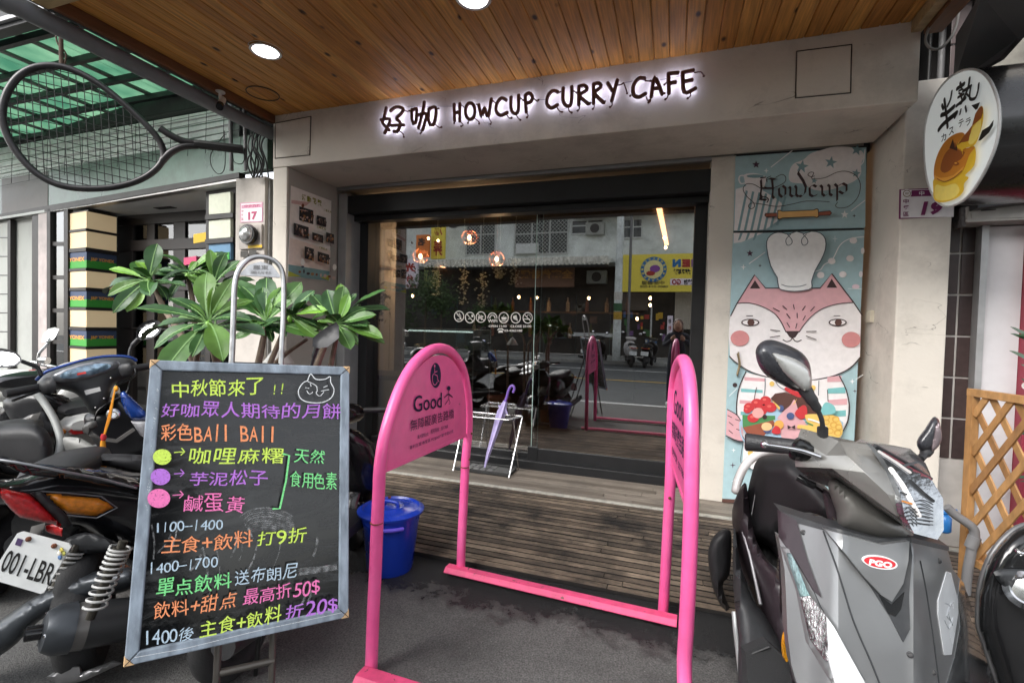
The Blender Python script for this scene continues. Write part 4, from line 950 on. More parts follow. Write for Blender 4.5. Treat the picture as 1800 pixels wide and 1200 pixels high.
# wire grid in front of louvres (one part of fine wires)
q = MB(); P = p17(.05); wm = pm('black_wire', (.012,.012,.012), .5)
for k in range(6): q.tube([P(-60,262+k*14+8), P(440,180+k*13-8)], .0026, 4)
for k in range(16): x = -40+k*31; yt = 258-(x+40)*.155; q.tube([P(x,yt), P(x-2,yt+74)], .0028, 4)
q.build('wire_grid', wm, s17, kind='stuff')
slab('upper_wall', [(-300,-560),(500,-560),(500,170),(-300,292)], pm('dark_upper_wall', (.05,.05,.05), .9, var=.4, scale=5), s17, -.03, .2)  # near-black mottled wall above the louvres
# soffit
zs17 = P17(420,320).z
ysf = A(300,374,2,zs17).y
a_ = P17(82,370); b_ = P17(412,320)
q = MB(); q.prism([V((a_.x-1.2,a_.y+.1,zs17)), V((b_.x,b_.y,zs17)), V((b_.x,ysf+.05,zs17)), V((a_.x-1.2,ysf+.05,zs17))], (0,0,.03)); q.build('soffit', pm('soffit_paint', (.55,.56,.55), .7, var=.05), s17)
pp = A(290,365,2,zs17); q = MB(); q.box((pp.x-.13,pp.y-.035,zs17-.006),(pp.x+.13,pp.y+.035,zs17-.0005)); q.build('soffit_vent', DG, s17)
# window wall
YB = ysf
def wb(name, x0, y0, x1, y1, mat, off=0, th=.04, **k):
    a = A(x0,y0,1,YB-off); b = A(x1,y1,1,YB-off)
    return boxo(name, (min(a.x,b.x),YB-off,min(a.z,b.z)), (max(a.x,b.x),YB-off+th,max(a.z,b.z)), mat, s17, **k)
wb('shop_interior', 150, 380, 440, 760, pm('shop_dark', (.04,.038,.036), .8, var=.5, scale=3), -.75, .02)
GLS = glass('shop_glass', refl=.10, tint=(.7,.72,.72), boost=1.0)
random.seed(5)
sw = [H('8a2f3c'), H('c7c2ba'), H('2f4a6e'), H('b08c2c'), H('5a5f62'), H('b0453a'), H('2e5b3a'), H('d8a93a')]
for k in range(34):      # stock on shelves inside
    x = random.uniform(212,400); y = random.choice([432,500,560,620,680]); c = random.choice(sw); w_ = random.uniform(8,22); h_ = random.uniform(10,28)
    a = A(x,y,1,YB+.45); b = A(x+w_,y-h_,1,YB+.45)
    boxo('stock_box', (a.x,YB+.42,a.z), (b.x,YB+.5+random.uniform(0,.06),b.z), flat('stock_%d' % sw.index(c), c), s17)
for k, y in enumerate((432,500,560,620,680)): 
    a = A(212,y,1,YB+.45); b = A(410,y,1,YB+.45); boxo('shelf', (a.x,YB+.38,a.z-.02), (b.x,YB+.6,a.z), DBR, s17)
for x0, x1 in ((207,232),(258,270),(305,323),(362,368),(406,418)): wb('mullion', x0, 360, x1, 800, DBR, 0, .06, bevel=.003)
for y0, y1 in ((372,384),(424,434),(500,510),(575,584),(650,658)): wb('transom', 207, y0, 415, y1, DBR, .012 , .05, bevel=.003)
for x0, x1 in ((232,258),(270,305),(323,362)):
    for y0, y1 in ((384,424),(434,500),(510,575),(584,650)): wb('pane', x0, y0, x1, y1, GLS, -.02, .006)
for y0, y1, m_ in ((340,376,flat('pale_panel', H('cfd2bf'))),(386,419,flat('pale_panel', H('cfd2bf'))),(428,458,flat('blue_panel', H('5f88a8')))):
    slab('lit_panel', [(367,y0+2),(405,y0-3),(405,y1-2),(367,y1+1)], m_, s17, -.06, .03, bevel=.002)
slab('lit_panel', [(385,444),(403,443),(403,456),(385,457)], GRB, s17, -.055, .004)
slab('panel_frame', [(362,336),(418,328),(418,620),(362,620)], DBR, s17, -.095, .03)
for y0 in (378,421): slab('panel_shelf', [(360,y0),(409,y0-4),(409,y0+4),(360,y0+8)], DBR, s17, -.04, .05)
slab('yellow_banner', [(340,412),(362,408),(362,424),(340,428)], flat('banner_yellow', H('d8b32c')), s17, -.30, .01)
slab('pink_box', [(323,453),(345,450),(345,463),(323,466)], flat('box_pink', H('c8446e')), s17, -.30, .05)
# strips at far left
for nm, x0, x1, m_, o in (('tiled_wall',-400,13,GYW,-.02),('post',13,18,DBR,.0),('wall_panel',18,56,GYW,-.06),('post',56,67,DBR,.01),('door_post',67,82,pm('pinkish_post', (.42,.36,.35), .55, var=.2, scale=8),.02),('post',82,88,DBR,.03),('post',112,119,DBR,.02)):
    slab(nm, [(x0,375-x0*.1),(x1,375-x1*.1),(x1,800),(x0,800)], m_, s17, o, .05, bevel=.002)
slab('door_glass', [(88,366),(112,362),(112,800),(88,800)], glass('grey_glass', refl=.25, tint=(.5,.6,.55)), s17, 0, .006)
for y in (428,487,545,600,655): slab('door_bar', [(88,y-3),(112,y-3),(112,y+4),(88,y+4)], DBR, s17, .01, .02)
for k in range(8): slab('tile_joint', [(-60,384+k*33),(13,384+k*33),(13,385.5+k*33),(-60,385.5+k*33)], DBR, s17, -.015, .004)
slab('back_wall', [(-400,300),(120,290),(120,800),(-400,800)], pm('shop_shade', (.10,.10,.095), .8), s17, -1.3, .05)
# pillar 17
YC17 = 3.12
x0 = A(413,500,1,YC17).x; x1 = A(464,500,1,YC17).x
MB().box((x0,YC17,.008),(x1,YC17+.4,A(440,312,1,YC17).z)).build('pillar', pm('stained_plaster', (.52,.48,.44), .75, var=.12, scale=5, bump=.2, dirt=.5, dirtcol=(.2,.17,.15)), s17, bevel=.004)
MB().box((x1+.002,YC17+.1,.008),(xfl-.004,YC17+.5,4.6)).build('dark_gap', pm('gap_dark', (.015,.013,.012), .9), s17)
MB().box((x1+.004,YC17+.03,.008),(x1+.02,YC17+.1,A(465,315,1,YC17).z)).build('corner_strip', MATS['grey_strip'], s17)
n17 = thing('house_number_plate', 'house number plate 17 with pink border on the stained pillar above the meter', 'sign', A(442,390,1,YC17))
def b17(p): return (200+p[0]/6, 330+p[1]/6)
r_ = Art(Plane((0,YC17-.005,0),(0,1,0)), b17)
q = MB(); q.prism([r_.pl(*b17(p)) for p in ((1333,160),(1570,150),(1568,358),(1335,368))], (0,.004,0)); q.build('backing', flat('plate_pink', H('d79fb6')), n17)
r_.poly([(1345,170),(1562,160),(1560,350),(1345,360)], PWH); r_.poly([(1350,185),(1562,170),(1560,208),(1350,222)], flat('plate_pink', H('d79fb6')))
r_.text('中央西路', (1380,212), (1550,204), (1380,180), flat('plate_rose', H('b2486e')), .02)
for k, ch in enumerate('中壢區'): r_.text(ch, (1350,262+k*42), (1372,261+k*42), (1350,236+k*42), flat('plate_rose', H('b2486e')), .01)
r_.text('17', (1420,345), (1515,335), (1420,258), flat('plate_rose', H('b2486e')), .05)
r_.done('printed_face', n17)
# electric meter
em = thing('electric_meter', 'round electric meter with stickers on the stained pillar', 'meter', A(440,440,1,YC17))
c = A(445,414,1,YC17); ex = (A(460,414,1,YC17)-c).x/15
q = MB(); q.box((c.x-22*ex,YC17-.02,A(440,438,1,YC17).z),(c.x+18*ex,YC17-.001,A(440,396,1,YC17).z)); q.build('meter_board', pm('beige_board', (.42,.38,.35), .6, var=.2), em, bevel=.002)
q = MB(); q.lathe([(12*ex,0),(14*ex,.03),(13*ex,.05),(12*ex,.05)], (c.x,YC17-.02,c.z), (0,-1,0), n=24); q.build('meter_rim', MATS['gloss_black'], em, smooth=40)
q = MB(); q.lathe([(11*ex,0),(10.5*ex,.05),(7*ex,.07),(.001,.075)], (c.x,YC17-.03,c.z), (0,-1,0), n=24); q.build('glass_dome', pm('meter_glass', (.5,.5,.5), .08, metal=.6, var=.3, scale=40, bump=0), em, smooth=60)
for y0, y1, x0_, x1_, m_ in ((430,436,436,461,'banner_yellow'),(441,452,423,436,'shop_dark2'),(440,449,438,451,'shop_dark2')):
    a = A(x0_,y1,1,YC17-.022); b = A(x1_,y0,1,YC17-.022); boxo('sticker', (a.x,YC17-.024,a.z), (b.x,YC17-.021,b.z), MATS['print_'+m_] if 'print_'+m_ in MATS else flat(m_, H('3d3a36')), em)
# pipes and cables at the end of the shop
for x, r, lb in ((405,.016,'left conduit of the pair rising beside the racket handle'),(430,.014,'right conduit of the pair rising beside the racket handle')):
    q = MB(); q.tube([A(x+2,300,1,3.05), A(x,205,1,3.05), A(x-1,150,1,3.05)], r, 10); single(q, 'conduit', PG, 'grey '+lb, 'pipe', smooth=50)
random.seed(9)
for k in range(9):
    x = 440+random.uniform(0,34); q = MB()
    q.tube(cat([A(x,225+random.uniform(0,10),1,3.03), A(x+random.uniform(-12,8),255,1,2.99), A(x+random.uniform(-8,8),285,1,3.03), A(x+random.uniform(-6,10),312,1,3.06)],6), .006, 6)
    q.build('hanging_cable', pm('black_cable', (.012,.012,.012), .5), label='thin black cable in the tangle left of the cafe fascia', cat_='cable', group='tangled cables left of the fascia', smooth=60)
for pts, lb in (([(398,236),(392,240),(371,270),(372,293),(384,306),(394,298),(396,270),(394,230)],'long black cable loop hanging under the racket handle'),([(408,270),(412,285),(425,288),(430,275),(424,262)],'short black cable loop at the end of the racket handle')):
    q = MB(); q.tube(cat([A(x,y,1,3.0) for x, y in pts],5), .0035, 6); single(q, 'hanging_cable', MATS['black_cable'], lb, 'cable', smooth=60)
# green canopy
ZG = P17(200,193).z
gy0 = A(45,48,2,ZG).y; gyf = 3.75
GC = bpy.data.materials.new('green_polycarbonate'); GC.use_nodes = True; n = GC.node_tree
n.nodes.remove(n.nodes['Principled BSDF']); o_ = n.nodes['Material Output']
tr = n.nodes.new('ShaderNodeBsdfTranslucent'); tp = n.nodes.new('ShaderNodeBsdfTransparent'); tp.inputs[0].default_value = (.24,.38,.30,1)
nz = n.nodes.new('ShaderNodeTexNoise'); nz.inputs['Scale'].default_value = 2.5; nz.inputs['Detail'].default_value = 6
cr = n.nodes.new('ShaderNodeValToRGB'); cr.color_ramp.elements[0].color = (.20,.40,.31,1); cr.color_ramp.elements[1].color = (.46,.64,.50,1); cr.color_ramp.elements[0].position = .35; cr.color_ramp.elements[1].position = .65
tcn = n.nodes.new('ShaderNodeTexCoord'); n.links.new(tcn.outputs['Object'], nz.inputs[0]); n.links.new(nz.outputs[0], cr.inputs[0]); n.links.new(cr.outputs[0], tr.inputs[0])
ms = n.nodes.new('ShaderNodeMixShader'); ms.inputs[0].default_value = .35; n.links.new(tr.outputs[0], ms.inputs[1]); n.links.new(tp.outputs[0], ms.inputs[2]); n.links.new(ms.outputs[0], o_.inputs[0])
gc = thing('green_canopy', 'translucent green canopy roof on dark steel rafters over the left shop', 'canopy', (-5,2.8,ZG))
xg_r = XC0-.28
y = gy0
for k in range(8):
    xa = -9.2+k*.75; xb = min(xg_r, xa+.745)
    if xb <= xa: break
    MB().box((xa,gy0,ZG+.02),(xb,gyf,ZG+.026)).build('roof_sheet', GC, gc)
STL = pm('dark_steel', (.022,.022,.024), .5, metal=.3, var=.2)
STG = pm('green_grey_steel', (.09,.10,.09), .5, var=.2)
for k in range(5): MB().box((-9.3,gy0+.05+k*(gyf-gy0-.2)/4,ZG-.05),(xg_r,gy0+.09+k*(gyf-gy0-.2)/4,ZG)).build('purlin', STL, gc)
xk = xg_r-.3
while xk > -9: MB().box((xk,gy0,ZG-.0),(xk+.05,gyf,ZG+.018)).build('rafter', STG, gc); xk -= .43
MB().box((-9.3,gy0-.10,ZG-.06),(xg_r,gy0-.02,ZG+.10)).build('front_gutter', STL, gc)
MB().box((-9.3,gy0-.13,ZG-.03),(xg_r,gy0-.105,ZG+.0)).build('front_trim', pm('pale_trim', (.35,.35,.36), .4, metal=.4), gc)
# giant racket sign
r0_ = A(428,264,1,3.02); rn = V((.69,-.72,0)).normalized(); RP = Plane(r0_, rn)
rk = thing('racket_sign', 'giant black tennis racket sign hanging under the green canopy', 'sign', RP(200,330))
hoop = [(4,205),(12,165),(35,133),(70,117),(115,119),(165,142),(215,180),(262,225),(284,255),(286,281),(265,305),(230,322),(180,331),(120,329),(75,312),(40,281),(15,243)]
RKM = pm('racket_black', (.030,.028,.030), .35, var=.2, metal=.3)
hp_ = cat([RP(*p) for p in hoop], 5, True)
rr_ = .023
q = MB(); q.tube(hp_, rr_, 12, closed=True); q.build('hoop', RKM, rk, smooth=60)
q = MB(); q.tube(cat([RP(282,226),RP(300,238),RP(322,248),RP(348,252)],4), .026, 10); q.tube(cat([RP(284,284),RP(300,268),RP(322,258),RP(348,256)],4), .026, 10); q.build('throat', RKM, rk, smooth=60)
q = MB(); q.tube([RP(342,253),RP(352,254),RP(427,263)], [.034,.044,.044], 8, flat_=.8); q.build('handle', pm('grip_black', (.012,.012,.013), .7), rk, smooth=40)
q = MB(); cpx_ = [V((p[0],p[1],0)) for p in hoop]; hc = [(p.x,p.y) for p in cat(cpx_, 4, True)]
def clip(a, b):
    ts = []
    for i in range(len(hc)):
        c1 = hc[i]; c2 = hc[(i+1) % len(hc)]; dx, dy = b[0]-a[0], b[1]-a[1]; ex_, ey_ = c2[0]-c1[0], c2[1]-c1[1]; den = dx*ey_-dy*ex_
        if abs(den) < 1e-9: continue
        t = ((c1[0]-a[0])*ey_-(c1[1]-a[1])*ex_)/den; u = ((c1[0]-a[0])*dy-(c1[1]-a[1])*dx)/den
        if 0 <= u < 1: ts.append(t)
    return (min(ts), max(ts)) if len(ts) >= 2 else None
for k in range(20):
    x = 16+k*13.2; a = (x-6,60); b = (x+14,380); c_ = clip(a, b)
    if c_: q.tube([RP(a[0]+(b[0]-a[0])*t, a[1]+(b[1]-a[1])*t) for t in c_], .0030, 4)
for k in range(22):
    y = 45+k*13.5; a = (-10,y); b = (320,y+75); c_ = clip(a, b)
    if c_: q.tube([RP(a[0]+(b[0]-a[0])*t, a[1]+(b[1]-a[1])*t) for t in c_], .0030, 4)
q.build('strings', wm, rk, kind='stuff')
q = MB(); q.tube([RP(108,118), RP(107,60)], .014, 8); q.tube(cat([RP(112,118),RP(116,95),RP(102,78),RP(98,62)],4), .006, 6); q.build('hanger', pm('rusty_iron', (.07,.04,.025), .8, var=.4), rk, smooth=60)
# things on the ground beyond the scooters
q = MB(); a = D(86,727,4.6); 
tub = thing('plastic_tub', 'blue plastic tub on the ground in front of the left shop', 'tub', A(112,728,2,.35))
c = A(112,715,1,2.9); q = MB(); q.lathe([(.13,-.10),(.155,.09),(.165,.095),(.15,.09)], c, n=24); q.build('tub_body', pm('tub_blue', (.02,.05,.30), .4), tub, smooth=40)
cb = thing('cardboard_box', 'flattened cardboard box under the blue tub', 'box', (c.x,c.y,.03))
boxo('box_body', (c.x-.2,c.y-.18,.01), (c.x+.28,c.y+.2,c.z-.10), pm('cardboard', (.42,.33,.23), .85, var=.1), cb, bevel=.004)
# ================================================================ CAFE INTERIOR
inn = thing('cafe_interior', 'dark cafe room behind the glass with plaster side wall and timber floor', 'room', (-.8,6,.04))
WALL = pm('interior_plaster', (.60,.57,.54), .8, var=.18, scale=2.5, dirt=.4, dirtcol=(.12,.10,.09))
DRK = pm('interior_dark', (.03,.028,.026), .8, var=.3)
XI = -3.08
boxo('room_wall', (XI-.1,YG+.12,.03), (XI,4.75,2.62), WALL, inn)
boxo('room_wall', (XI-2,4.76,.03), (XI,4.86,2.62), WALL, inn)
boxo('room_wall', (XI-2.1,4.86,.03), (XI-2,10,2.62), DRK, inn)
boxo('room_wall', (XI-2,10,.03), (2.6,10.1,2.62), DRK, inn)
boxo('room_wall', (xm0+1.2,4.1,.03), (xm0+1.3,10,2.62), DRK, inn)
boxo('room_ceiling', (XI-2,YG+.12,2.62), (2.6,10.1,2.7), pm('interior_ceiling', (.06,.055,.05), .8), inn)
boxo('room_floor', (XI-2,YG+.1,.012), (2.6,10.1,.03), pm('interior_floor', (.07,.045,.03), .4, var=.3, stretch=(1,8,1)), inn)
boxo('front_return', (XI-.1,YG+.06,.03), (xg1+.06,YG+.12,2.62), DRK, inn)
FLW = pm('floor_board', (.10,.062,.042), .35, var=.35, stretch=(1,7,1))
for k in range(8): boxo('floor_board', (-2.9,4.05+k*.14,.0305), (.4,4.05+k*.14+.135,.040), FLW, inn)
# wall shelf and dried arrangement
q = MB(); sh = A(655,468,0,XI+.05); 
shf = boxo('wall_shelf', (XI+.001,4.02,sh.z-.012), (XI+.16,4.6,sh.z+.012), pm('oak', (.34,.20,.09), .5, var=.2, stretch=(1,6,1)), label='thin oak shelf on the interior side wall', cat_='shelf')
q = MB(); random.seed(21)
c = A(665,532,0,XI+.12)
for k in range(160):
    p = c+V((random.gauss(0,.03), random.gauss(0,.09), random.gauss(0,.09))); d_ = V((random.gauss(0,1),random.gauss(0,1),random.gauss(0,1))).normalized()*.035; e_ = d_.cross(V((.3,.5,.8))).normalized()*.012
    q.add([p-d_, p+e_, p+d_, p-e_], [(0,1,2,3)])
q.build('dried_wreath', pm('dried_leaves', (.05,.035,.03), .8), label='dark dried wreath hanging on the interior side wall', cat_='wreath')
# counter
ct = thing('counter', 'light wood counter with black top just inside the left of the glass', 'counter', (XI+.4,4.4,.04))
zc_ = A(640,657,1,4.12).z
boxo('front_panel', (XI+.02,4.12,.041), (A(702,700,1,4.12).x,4.55,zc_-.045), pm('pale_oak', (.82,.62,.38), .5, var=.2, scale=4, stretch=(6,6,1)), ct, bevel=.003)
boxo('counter_top', (XI+.01,4.09,zc_-.044), (A(706,700,1,4.09).x,4.58,zc_), BLK, ct, bevel=.003)
# display case
dc = thing('display_case', 'lit glass cake display case with pale metal edges', 'display case', (-2.4,4.4,.04))
cx0 = A(706,700,1,4.25).x; cx1 = A(830,700,1,4.25).x; z1 = A(770,578,1,4.25).z; z0 = A(770,655,1,4.25).z
EDG2 = pm('pale_metal_edge', (.55,.56,.52), .35, metal=.5)
for (a, b) in (((cx0,4.25,z1),(cx1,4.25,z1)),((cx0,4.25,z0),(cx1,4.25,z0)),((cx0,4.25,.05),(cx0,4.25,z1)),((cx1,4.25,.05),(cx1,4.25,z1)),((cx0,4.7,z1),(cx1,4.7,z1)),((cx0,4.7,.05),(cx0,4.7,z1)),((cx1,4.7,.05),(cx1,4.7,z1))):
    q = MB(); q.bar(a, b, .012, .012); q.build('edge', EDG2, dc)
boxo('base_cabinet', (cx0+.01,4.26,.045), (cx1-.01,4.69,z0-.01), BLK, dc)
CS = glass('case_glass', refl=.04, tint=(.9,.95,.93))
boxo('front_glass', (cx0+.007,4.252,z0+.007), (cx1-.007,4.256,z1-.007), CS, dc)
boxo('case_light', (cx0+.03,4.3,z1-.03), (cx1-.03,4.33,z1-.015), emi('case_lamp', (.9,1,.95), .7), dc)
boxo('case_shelf', (cx0+.01,4.28,(z0+z1)/2), (cx1-.01,4.68,(z0+z1)/2+.008), CS, dc)
boxo('case_back', (cx0+.01,4.68,z0), (cx1-.01,4.69,z1-.01), pm('case_back', (.30,.33,.32), .5, var=.3, scale=8), dc)
random.seed(31); cakes = [pm('cake_%d' % i, H(c), .6) for i, c in enumerate(('e9d9c0','7a4a32','d8a4a0','f2efe8','b9772f','6f8f5a'))]
for row, zb_ in enumerate((z0+.005, (z0+z1)/2+.009)):
    for k in range(7):
        x = cx0+.06+k*(cx1-cx0-.1)/7; q = MB(); r_c = random.uniform(.022,.034); h_ = random.uniform(.03,.055); y_ = 4.36+random.uniform(-.03,.12)
        q.lathe([(r_c,0),(r_c,h_*.8),(r_c*.8,h_),(.002,h_*1.05)], (x,y_,zb_), n=14)
        q.build('cake_slice', random.choice(cakes), label='small cake on the %s shelf of the display case' % ('lower','upper')[row], cat_='cake', group='cakes in the display case', smooth=50)
# pendants
COP = pm('copper_wire', (.75,.33,.20), .25, metal=1, bump=0); BULB = emi('warm_bulb', (1,.55,.25), 22)
random.seed(12)
def pendant(x, y, Y, label, r=.092):
    c = A(x,y,1,Y); t = thing('pendant_lamp', label, 'lamp', c, 'copper cage pendant lamps')
    q = MB()
    for k in range(8):
        a = pi*k/4; q.tube([c+V((cos(a)*r*s, sin(a)*r*s, h*r)) for s, h in ((.25,.95),(.8,.55),(1,0),(.75,-.65),(.45,-.8))], .0036, 4)
    for s, h in ((1,0),(.45,-.8),(.8,.55),(.75,-.65)): q.tube([c+V((cos(a)*r*s, sin(a)*r*s, h*r)) for a in [2*pi*i/18 for i in range(18)]], .0036, 4, closed=True)
    q.build('cage', COP, t)
    q = MB(); q.ell(c, .020,.020,.028,10); q.build('bulb', BULB, t)
    ld = bpy.data.lights.new('lamp_light', 'POINT'); ld.energy = 5; ld.color = (1,.62,.33); ld.shadow_soft_size = .03; lo = bpy.data.objects.new('lamp_light', ld); COL.objects.link(lo); lo.parent = t; lo.location = (0,0,-.05)
    q = MB(); q.lathe([(.014,0),(.014,.05),(.004,.06)], c+V((0,0,.03)), n=10); q.tube([c+V((0,0,.08)), (c.x,c.y,2.615)], .003, 5); q.build('flex', COP, t)
pendant(739,450,5.0,'left copper cage pendant, below a pair of bare bulbs')
pendant(825,417,5.0,'highest copper cage pendant, near the top of the left glass pane')
pendant(873,455,5.0,'right copper cage pendant, nearest the middle of the glass')
for i, (x, y, Y) in enumerate(((753,419,5.3),(770,423,5.6),(912,522,8),(944,523,8.5),(1035,524,9),(1168,418,6.2),(1170,435,5.8),(1143,524,8.2),(1143,536,8.8),(1120,560,9),(725,520,4.9))):
    c = A(x,y,1,Y); q = MB(); q.ell(c, .014*Y/5,.014*Y/5,.018*Y/5,8)
    q.build('bare_bulb', BULB, label='small warm bulb inside the cafe, '+('above the left pendant','right of the pair above the left pendant','deep in the middle of the left pane','right of the deep one in the left pane','left in the right pane','upper of the pair below the right ceiling strip','lower of the pair below the right ceiling strip','upper of the pair under the yellow sign','lower of the pair under the yellow sign','lowest, at the right pane','farthest left, by the side wall')[i], cat_='bulb', group='small warm bulbs inside the cafe')
STR = emi('warm_strip', (1,.42,.18), 3.5)
for (a, b, lb) in (((775,468),(903,515),'wide glowing orange ceiling strip inside the cafe'),((768,505),(905,542),'thin glowing orange strip below the wide one inside the cafe')):
    zz = 2.55 if b[1] < 520 else 2.2
    pa = A(*a,2,zz); pb = A(*b,2,zz); pa.z = pb.z = zz
    q = MB(); q.bar(pa, pb, .05 if b[1] < 520 else .015, .012); q.build('strip_light', STR, label=lb, cat_='strip light')
q = MB(); pa = A(1157,358,2,2.6); pb = A(1172,430,2,2.6); q.bar(pa, pb, .06, .012); q.build('strip_light', STR, label='orange ceiling strip at the right end of the glass', cat_='strip light')
# hanging dried flowers
FLM = pm('dried_flower', (.85,.82,.66), .8, var=.3, scale=30)
for i, (x, y0, y1, lb) in enumerate(((768,462,520,'farthest left'),(815,460,535,'second from left'),(848,475,540,'in the middle'),(905,455,500,'farthest right'),(878,470,490,'short, fourth from left'))):
    q = MB(); top = A(x,y0,1,4.7); bot = A(x,y1,1,4.7); q.tube([(top.x,top.y,2.6), bot], .002, 4)
    for k in range(70):
        t = random.random(); p = top+(bot-top)*t+V((random.gauss(0,.028),random.gauss(0,.028),0)); q.ell(p, .013,.013,.009,5)
    q.build('hanging_flowers', FLM, label='strand of pale dried flowers under the cafe ceiling, '+lb, cat_='dried flowers', group='strands of dried flowers')
# coffee machine silhouettes etc. on a back bar
bb = thing('back_bar', 'dim back bar with bottles deep inside the cafe', 'bar', (-2.5,8,.04))
boxo('bar_body', (-3.6,8,.041), (-.6,8.5,1.05), DRK, bb)
boxo('bar_shelf', (-3.6,8.7,1.5), (-.6,8.9,1.53), pm('oak', (.3,.2,.1)), bb)
for k in range(16):
    x = -3.5+k*.18; q = MB(); z = 1.53 if k % 2 else 1.051; y_ = 8.8 if k % 2 else 8.2
    q.lathe([(.035,0),(.035,.16),(.013,.2),(.013,.26)], (x,y_,z), n=10)
    q.build('bottle', random.choice(cakes), label='bottle standing on the dim back bar', cat_='bottle', group='bottles on the back bar', smooth=50)

# ================================================================ ACROSS THE STREET (seen mirrored in the glass)
YO = -12.0
def rbox(name, x0, y0, x1, y1, Y, mat, parent, th=.1, **k):
    a = RM(x0,y0,Y); b = RM(x1,y1,Y)
    return boxo(name, (min(a.x,b.x),Y-th,min(a.z,b.z)), (max(a.x,b.x),Y,max(a.z,b.z)), mat, parent, **k)
ob = thing('far_building', 'grey rendered town houses across the street with barred white windows', 'building', (-2,YO-1,.12))
GW = pm('grey_render', (.74,.78,.75), .8, var=.2, scale=1.2, dirt=.6, dirtcol=(.30,.31,.30))
zU = RM(900,452,YO).z; zL = RM(900,520,YO).z
def obox(name, x0, x1, z0, z1, Y, mat, th=.2, parent=ob, **k): return boxo(name, (x0,Y-th,z0), (x1,Y,z1), mat, parent, **k)
obox('upper_wall', -16, 12, zU-.2, 9.5, YO, GW, .3)
obox('shop_front', -16, 12, .12, zU-.2, YO-1.2, pm('shopfront_dark', (.05,.045,.04), .7, var=.5, scale=1.5), .3)
obox('soffit', -16, 12, zU-.32, zU-.2, YO, GW, 1.4)
zt1 = RM(1000,380,YO+.6).z
obox('balcony_slab', -4.0, 12, zt1-.0, zt1+.35, YO+.8, pm('pale_render', (.55,.58,.56), .75, var=.15, dirt=.3), .8, bevel=.02)
obox('parapet', -16, 12, zt1+.36, zt1+1.3, YO+.6, GW, .2)
WFR = pm('white_window_frame', (.6,.62,.6), .5); WGL = pm('window_glass_dark', (.05,.06,.06), .1, var=.4, scale=2, bump=0)
def window(x0, y0, x1, y1, n=2, bars=True):
    a = RM(x0,y0,YO); b = RM(x1,y1,YO); xa, xb = min(a.x,b.x), max(a.x,b.x); za, zb_ = min(a.z,b.z), max(a.z,b.z)
    f = MB(); t_ = .06
    for (p, s_) in (((xa,za),(xb,za+t_)),((xa,zb_-t_),(xb,zb_)),((xa,za+t_),(xa+t_,zb_-t_)),((xb-t_,za+t_),(xb,zb_-t_))): f.box((p[0],YO,p[1]),(s_[0],YO+.07,s_[1]))
    for k in range(1, n): xk = xa+(xb-xa)*k/n; f.box((xk-.03,YO,za+t_),(xk+.03,YO+.06,zb_-t_))
    f.box((xa+t_,YO,za+(zb_-za)*.55),(xb-t_,YO+.05,za+(zb_-za)*.55+.05))
    w_ = f.build('window', WFR, ob)
    boxo('pane', (xa+t_,YO+.005,za+t_), (xb-t_,YO+.015,zb_-t_), WGL, w_)
    if bars:
        q = MB(); k = 0; L_ = (zb_-za)
        x = xa-L_
        while x < xb:
            for sg in (1,-1):
                x0_, z0_, x1_, z1_ = (x, za, x+L_, zb_) if sg == 1 else (x, zb_, x+L_, za)
                s0_ = max(0,(xa-x0_)/L_); s1_ = min(1,(xb-x0_)/L_)
                if s1_ > s0_: q.tube([(x0_+L_*s0_,YO+.12,z0_+(z1_-z0_)*s0_),(x0_+L_*s1_,YO+.12,z0_+(z1_-z0_)*s1_)], .008, 4)
            x += .16
        q.build('grille', MATS['white_window_frame'], w_, kind='stuff')
window(820,386,872,448); window(905,384,1000,447,3); window(1096,386,1130,420,2,False); window(1005,388,1062,412,2,False)
def ac(x0, y0, x1, y1, Y=YO, cat2='air conditioner'):
    a = RM(x0,y0,Y+.35); b = RM(x1,y1,Y+.35); p = V(((a.x+b.x)/2,Y+.2,min(a.z,b.z)))
    t = thing('air_conditioner', 'beige air conditioner unit at px'.replace(' at px','')+(' on the grey wall above the corrugated awning' if y0 < 450 else ' under the corrugated awning'), cat2, p)
    boxo('casing', (min(a.x,b.x),Y+.002,min(a.z,b.z)), (max(a.x,b.x),Y+.35,max(a.z,b.z)), pm('ac_beige', (.36,.37,.34), .6, dirt=.4), t, bevel=.01)
    c = V((p.x,Y+.36,(a.z+b.z)/2)); r = abs(a.z-b.z)*.38; q = MB(); q.lathe([(r,0),(r,.01),(r*.9,.015)], c, (0,1,0), n=20); q.build('fan_grille', pm('ac_dark', (.04,.04,.04), .6), t)
ac(1030,392,1062,412); ac(1032,476,1066,498, YO-1.0)
obox('lintel_box', RM(910,445,YO).x, RM(948,445,YO).x, RM(930,447,YO).z, RM(930,430,YO).z, YO+.3, pm('white_box_far', (.62,.64,.62), .6), .3)
